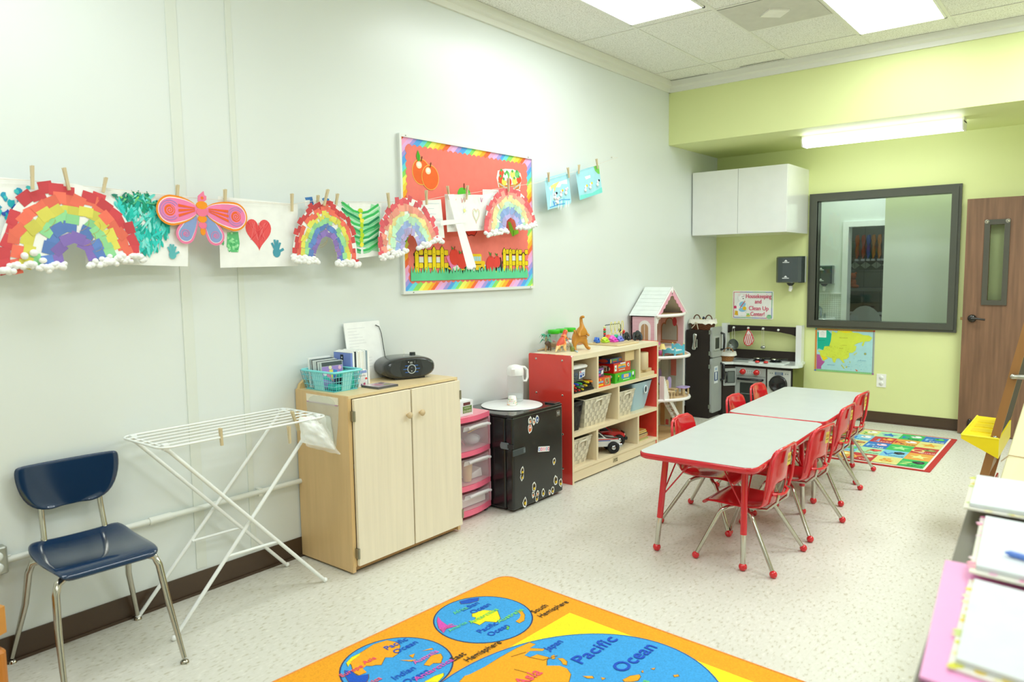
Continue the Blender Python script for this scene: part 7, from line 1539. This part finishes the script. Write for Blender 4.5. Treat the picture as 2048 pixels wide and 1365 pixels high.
# ================================================================ TABLES
TR = '#cf2330'
def make_table(lab):
    t = thing('activity_table', lab, 'table', (0, 0, 0), 'low activity tables')
    g = ground(0); P = rrect(-.307, -.623, .307, .623, .06, 8); Q = rrect(-.304, -.620, .304, .620, .058, 8)
    put('tabletop', MB('plastic', '#c2c8c5').prism(g, Q, .523, .551), t)
    eb = MB('gloss', TR).loft([[(x, y, z) for x, y in rrect(-.304 - q, -.620 - q, .304 + q, .620 + q, .06 + q, 8)] for z, q in ((.52, .0), (.524, .007), (.545, .007), (.5495, .002))], smooth=True)
    put('edge_band', eb, t)
    m = MB('plastic', TR).box((-.235, -.5, .495), (-.215, .5, .523)).box((.215, -.5, .495), (.235, .5, .523)); put('apron_rail', m, t)
    for sx in (-1, 1):
        for sy in (-1, 1):
            a, b = V((sx * .21, sy * .475, .52)), V((sx * .232 - .012, sy * .513, .02)); k = a.lerp(b, .68)
            m = MB('gloss', TR).cyl(a, k, .0165, n=14); lg = put('leg', m, t)
            put('leg_extension', MB('chrome', '#c9c7bd').cyl(k, b, .0135, n=12), lg)
            put('ball_glide', MB('gloss', '#d4202a').ball((b.x, b.y, .02), .021, 14, 10), lg)
            put('brace', MB('gloss', TR).cyl(a.lerp(b, .45), (sx * .06, sy * .43, .52), .004, n=8).cyl(a.lerp(b, .45), (sx * .20, sy * .30, .52), .004, n=8), lg)
    return t
t1 = make_table('low grey-topped table with red edge nearest the camera')
t2 = dup(t1); t2['label'] = 'low grey-topped table with red edge farther back, by the toy kitchen'
place(t1, (1.70, 3.958, 0), R(1.8)); place(t2, (1.658, 5.232, 0), R(1.6))

# ================================================================ CHILD CHAIRS
def make_kid(lab):
    t = thing('child_chair', lab, 'chair', (0, 0, 0), 'red child chairs around the tables')
    rows = [(.196, .268, .125), (.20, .283, .15), (.185, .299, .165, 0), (.12, .303, .170, .004), (.03, .293, .170, .01), (-.05, .287, .166, .016), (-.105, .292, .158, .02), (-.138, .315, .15, .01, .02), (-.153, .355, .148, 0, .03), (-.162, .42, .152, 0, .032), (-.170, .49, .152, 0, .03), (-.178, .553, .146, 0, .028), (-.184, .586, .135, 0, .024), (-.1855, .598, .118, 0, .02), (-.186, .603, .09, 0, .016)]
    v_, f_ = shellgrid(rows, 8, hole=lambda i, j: i == 8 and 2 <= j <= 5, thick=.009, sub=1)
    put('seat_shell', MB('gloss', '#d2222b').add(v_, f_, True), t)
    # moulded rim round the back and the lip under the hand slot
    rim = [(-.168, .148 * s_ if abs(s_) == 1 else 0, 0) for s_ in (1,)]
    L = [(-.140 + .005, -.152, .36), (-.150, -.155, .42), (-.158, -.154, .49), (-.165, -.148, .552), (-.172, -.132, .586), (-.178, -.10, .602), (-.186, 0, .606), (-.178, .10, .602), (-.172, .132, .586), (-.165, .148, .552), (-.158, .154, .49), (-.150, .155, .42), (-.135, .152, .36)]
    put('back_rim', MB('gloss', '#d9303a').tube([(x - .006, y, z) for x, y, z in L], .008, 8).tube([(-.146, -.09, .37), (-.17, -.06, .366), (-.178, 0, .362), (-.17, .06, .366), (-.146, .09, .37)], .008, 8), t)
    put('maker_sticker', MB('paper', '#d9c25a').rect(Fr((-.1905, .03, .512), (0, -1, 0), (-.08, 0, 1)), 0, 0, .045, .065, .004).rect(Fr((-.1905, .03, .512), (0, -1, 0), (-.08, 0, 1)), .006, .02, .038, .024, .0046, col='#5a4a20').rect(Fr((-.1905, .03, .512), (0, -1, 0), (-.08, 0, 1)), .006, .035, .038, .05, .0046, col='#c98a3a'), t)
    for sx in (-1, 1):
        for sy in (-1, 1):
            m = MB('chrome', '#c6c2b6'); f_ = (.20, sy * .212) if sx > 0 else (-.205, sy * .215)
            top = (.05, .0) if sx > 0 else (-.02, 0)
            m.tube([(top[0], sy * .09, .276), (top[0] + sx * .02, sy * .125, .274), (top[0] + sx * .045, sy * .14, .258), (top[0] + sx * .06, sy * .15, .23), (f_[0], f_[1], .018)], .0105, 10)
            lg = put('leg', m, t); put('ball_glide', MB('gloss', '#d4202a').ball((f_[0], f_[1], .018), .019, 14, 10), lg)
    put('under_frame', MB('chrome', '#bdb9ad').tube([(-.02, -.10, .276), (-.02, .10, .276)], .0095, 8).tube([(.05, -.10, .276), (.05, .10, .276)], .0095, 8).tube([(-.02, -.08, .276), (-.12, -.08, .285), (-.165, -.075, .33), (-.172, -.07, .37)], .008, 8).tube([(-.02, .08, .276), (-.12, .08, .285), (-.165, .075, .33), (-.172, .07, .37)], .008, 8), t)
    return t
kid = make_kid('red child chair on the right side of the near table, closest to the camera')
spots = [((1.885, 3.672), 179, None), ((1.905, 4.275), 173, 'red child chair on the right side of the near table, second from the camera'), ((1.845, 4.985), 179, 'red child chair on the right side of the far table, its nearer one'), ((1.80, 5.53), 178, 'red child chair on the right side of the far table, closest to the alphabet rug'),
         ((1.488, 4.06), 2, 'red child chair on the left side of the near table'), ((1.462, 4.93), 1, 'red child chair on the left side of the far table, nearer one'), ((1.415, 5.49), 1, 'red child chair on the left side of the far table, closest to the toy kitchen')]
for k, (p, a, l) in enumerate(spots):
    o = kid if k == 0 else dup(kid)
    if l: o['label'] = l
    place(o, (p[0], p[1], 0), R(a))

# ================================================================ RIGHT FOREGROUND
t = thing('low_bookcase', 'dark grey-brown low bookcase at the right edge carrying clipboards', 'bookcase', (3.4, 1.6, 0))
EX0, EX1 = 3.087, 3.036     # left edge of the top at its near and far end
TPZ = .935
m = MB('woody', '#5d584a').hexa([(EX0 + .03, .80, TPZ - .03), (3.62, .80, TPZ - .03), (3.62, 2.13, TPZ - .03), (EX1, 2.13, TPZ - .03)], [(EX0 + .02, .80, TPZ), (3.62, .80, TPZ), (3.62, 2.13, TPZ), (EX1, 2.13, TPZ)])
put('top', m, t)
put('carcass', MB('woodz', '#4c463a').box((3.10, .82, .06), (3.6, .84, TPZ - .03)).box((3.10, 2.09, .06), (3.6, 2.11, TPZ - .03)).box((3.10, .84, .06), (3.6, 2.09, .08)).box((3.10, .84, .48), (3.6, 2.09, .5)).box((3.585, .84, .08), (3.6, 2.09, TPZ - .03)).box((3.12, .84, 0), (3.6, 2.09, .06)), t)
put('folder', MB('plastic', '#eb9fd0').hexa([(3.098, 1.085, TPZ + .001), (3.50, 1.03, TPZ + .001), (3.47, 1.58, TPZ + .001), (3.058, 1.56, TPZ + .001)], [(3.098, 1.085, TPZ + .007), (3.50, 1.03, TPZ + .007), (3.47, 1.58, TPZ + .007), (3.058, 1.56, TPZ + .007)]), label='pink plastic folder lying on the low bookcase', cat='folder')
def clipboard(lab, P, z, seed, pinkish=False, th=.012):
    """P: near-left, near-right, far-right, far-left"""
    r_ = random.Random(seed); t = thing('clipboard', lab, 'clipboard', (sum(p[0] for p in P) / 4, sum(p[1] for p in P) / 4, z), 'flowered clipboards with white paper')
    H = lambda q, e, a, b: [(x, y, q) for x, y in P]
    m = MB('gloss', '#ebe8dc').hexa([(x, y, z) for x, y in P], [(x, y, z + .004) for x, y in P])
    o = V(P[0] + (0,)); ux, uy = V(P[1]) - V(P[0]), V(P[3]) - V(P[0])
    at_ = lambda u, v, d: tuple(V((P[0][0], P[0][1], 0)) + V((ux.x * u + uy.x * v, ux.y * u + uy.y * v, z + d)))
    for k in range(60):
        e = r_.random(); u, v = [(r_.uniform(0, .05), e), (e, r_.uniform(0, .05)), (r_.uniform(.95, 1), e), (e, r_.uniform(.95, 1))][k % 4]
        c = at_(u, v, .0043 + k * 2e-6); q = r_.uniform(.004, .009); m.add([(c[0] + q * math.cos(a), c[1] + q * math.sin(a), c[2]) for a in [2 * PI * j / 7 for j in range(7)]], [tuple(range(7))], col=r_.choice(['#efb8cf', '#f08ab4', '#f4d9e4'] if pinkish else ['#d9d84a', '#c9d68a', '#e8e2b0', '#e6c84a']))
    put('flowered_board', m, t)
    ins_ = [(.035, .045), (.965, .045), (.965, .965), (.035, .965)]
    put('paper', MB('paper', '#d6dcdd').hexa([at_(u, v, .0046) for u, v in ins_], [at_(u, v, th) for u, v in ins_]), t)
    m = MB('chrome', '#8d9694'); a, b = at_(.42, .02, th + .001), at_(.72, .02, th + .001)
    m.tube([a, tuple(V(a) + V((0, -.012, .012))), tuple(V(b) + V((0, -.012, .012))), b], .004, 6).tube([at_(.40, .05, th + .003), at_(.74, .05, th + .003)], .007, 8, col='#3a4240')
    m.hexa([at_(.45, .0, .004), at_(.69, .0, .004), at_(.69, .07, .004), at_(.45, .07, .004)], [at_(.45, .0, th + .004), at_(.69, .0, th + .004), at_(.69, .07, th + .004), at_(.45, .07, th + .004)], col='#a5aaa2')
    put('clip', m, t); return t
Z0 = TPZ + .0075
clipboard('nearest flowered clipboard with white paper, lying on the pink folder', [(3.125, 1.128), (3.372, 1.09), (3.395, 1.445), (3.107, 1.475)], Z0, 3)
clipboard('middle flowered clipboard with pink edge flowers and a blue pen', [(3.106, 1.478), (3.375, 1.452), (3.40, 1.80), (3.085, 1.818)], Z0 + .0135, 5, True)
clipboard('farthest flowered clipboard at the end of the low bookcase', [(3.052, 1.822), (3.36, 1.81), (3.39, 2.11), (3.034, 2.105)], Z0 + .027, 8)
put('pen', MB('plastic', '#5f86d8').cyl((3.158, 1.57, Z0 + .032), (3.27, 1.535, Z0 + .032), .0055, n=10).cyl((3.158, 1.57, Z0 + .032), (3.15, 1.5725, Z0 + .032), .0055, .0015, n=10), label='blue pen lying on the middle clipboard', cat='pen')
t = thing('light_wood_table', 'light wood table at the right edge beyond the bookcase', 'table', (3.4, 3.1, 0))
put('tabletop', MB('woody', '#d6cfa0').loft([[(3.065 - (y - 2.35) * .033 + o, y, .875 + dz) for o, dz in ((.02, 0), (.004, .004), (0, .0125), (.004, .021), (.02, .025))] + [(3.7, y, .90), (3.7, y, .875)] for y in (2.35, 3.92)]), t)
for x in (3.14, 3.62):
    for y in (2.5, 3.8): put('leg', MB('woodz', '#c9be8c').rbox((x - .025, y - .025, 0), (x + .025, y + .025, .875), .006), t)
put('table_string', MB('plastic', '#b08a5a').tube([(3.04, 2.72, .88), (3.06, 2.715, .903), (3.2, 2.69, .9025), (3.4, 2.66, .9025)], .0016, 5), label='thin string lying across the light wood table', cat='string')
# easel
t = thing('art_easel', 'brown wooden childrens easel with a yellow paint tray, by the open door', 'easel', (3.0, 4.75, 0))
EW = '#9a6c3c'
def stick(p0, p1, w, d_, c):   # square timber
    a, b = V(p0), V(p1); m = MB('woodz', c); q = [V((sx * d_, sy * w, 0)) for sx, sy in ((-1, -1), (1, -1), (1, 1), (-1, 1))]
    return m.hexa([a + o for o in q], [b + o for o in q])
for y in (4.475, 5.035):
    put('leg', stick((2.745, y, 0), (2.993, y, 1.28), .011, .02, EW), t); put('leg', stick((3.26, y, 0), (3.012, y, 1.28), .011, .02, '#7a4426'), t)
    put('side_brace', stick((2.82, y + .02, .22), (3.19, y + .02, .24), .006, .012, '#7a3a28').box((2.80, y + .012, .20), (3.21, y + .02, .24)), t)
put('cross_rail', MB('woody', EW).box((2.80, 4.49, .36), (2.825, 5.02, .40)).box((2.79, 4.49, .20), (2.815, 5.02, .24)).box((3.17, 4.49, .24), (3.19, 5.02, .30)), t)
put('chalkboard', MB('matte', '#3f3428').hexa([(2.872, 4.49, .62), (2.884, 4.49, .62), (2.884, 5.02, .62), (2.872, 5.02, .62)], [(2.992, 4.49, 1.24), (3.004, 4.49, 1.24), (3.004, 5.02, 1.24), (2.992, 5.02, 1.24)]), t)
m = MB('plastic', '#f0d814')
def tray(y, dx=0): return [(2.715 + dx, y, .585), (2.882, y, .50), (2.882, y, .60), (2.715 + dx, y, .605)]
m.loft([tray(4.43), tray(5.04)])
for y in (4.56, 4.70, 4.84): m.hexa([(2.74, y, .601), (2.86, y, .601), (2.86, y + .09, .601), (2.74, y + .09, .601)], [(2.74, y, .6055), (2.86, y, .6055), (2.86, y + .09, .6055), (2.74, y + .09, .6055)], col='#e8cc10')
m.tube([(2.717, 4.432, .605), (2.88, 4.432, .603)], .005, 6, col='#f5e62a').tube([(2.717, 5.038, .605), (2.717, 4.432, .605)], .005, 6, col='#f5e62a')
put('paint_tray', m, t)
put('clip_rod', MB('steel', '#b9b9ae').cyl((2.925, 4.455, .925), (3.10, 4.455, .93), .012).ball((2.925, 4.455, .925), .014, 8, 6), t)
for z in (.30, .60): put('bolt', MB('chrome', '#a9a9a0').lathe([(0, -.006), (.01, -.004), (.012, 0)], (2.745 + .194 * z, 4.463, z), 10, 'y'), t)
put('storage_tray', MB('plastic', '#9c231f').box((2.83, 4.52, .242), (3.17, 5.0, .25)).box((2.83, 4.52, .25), (2.838, 5.0, .29)).box((2.83, 4.52, .25), (3.17, 4.528, .29)), t)
put('paint_tub', MB('plastic', '#c9b014').lathe([(.05, 0), (.055, .09), (.05, .1), (0, .1)], (2.92, 4.62, .2505), 18, cap=True), label='yellow paint tub in the lower tray of the easel', cat='tub')
put('paint_tub', MB('plastic', '#d8d8d0').lathe([(.04, 0), (.045, .07), (.04, .08), (0, .08)], (3.0, 4.82, .2505), 18, cap=True), label='white paint tub in the lower tray of the easel', cat='tub')

# ================================================================ CAMERA AND OUTPUT LOOK
cam = bpy.data.cameras.new('camera'); co = bpy.data.objects.new('camera', cam); COL.objects.link(co)
y_, p_, r_ = R(-38.821), R(-5.525), R(-.839)
fw = V((math.sin(y_) * math.cos(p_), math.cos(y_) * math.cos(p_), math.sin(p_))); rt_ = fw.cross(V((0, 0, 1))).normalized(); up = rt_.cross(fw)
c, s = math.cos(r_), math.sin(r_); r2 = rt_ * c + up * s; u2 = up * c - rt_ * s
Mx = Matrix((r2, u2, -fw)).transposed().to_4x4(); Mx.translation = (3.27, 0, 1.5); co.matrix_world = Mx
cam.sensor_width = 36; cam.lens = 36 * 1477.1 / 2048; cam.clip_start = .05
cam.dof.use_dof = True; cam.dof.focus_distance = 4.6; cam.dof.aperture_fstop = 3.2
scene.camera = co
scene.view_settings.view_transform = 'Standard'; scene.view_settings.look = 'None'; scene.view_settings.exposure = 0; scene.view_settings.gamma = 1
cy_ = scene.cycles
cy_.use_denoising = True; cy_.max_bounces = 8; cy_.diffuse_bounces = 6; cy_.glossy_bounces = 3; cy_.transparent_max_bounces = 12; cy_.transmission_bounces = 4
cy_.caustics_reflective = False; cy_.caustics_refractive = False; cy_.sample_clamp_indirect = 6
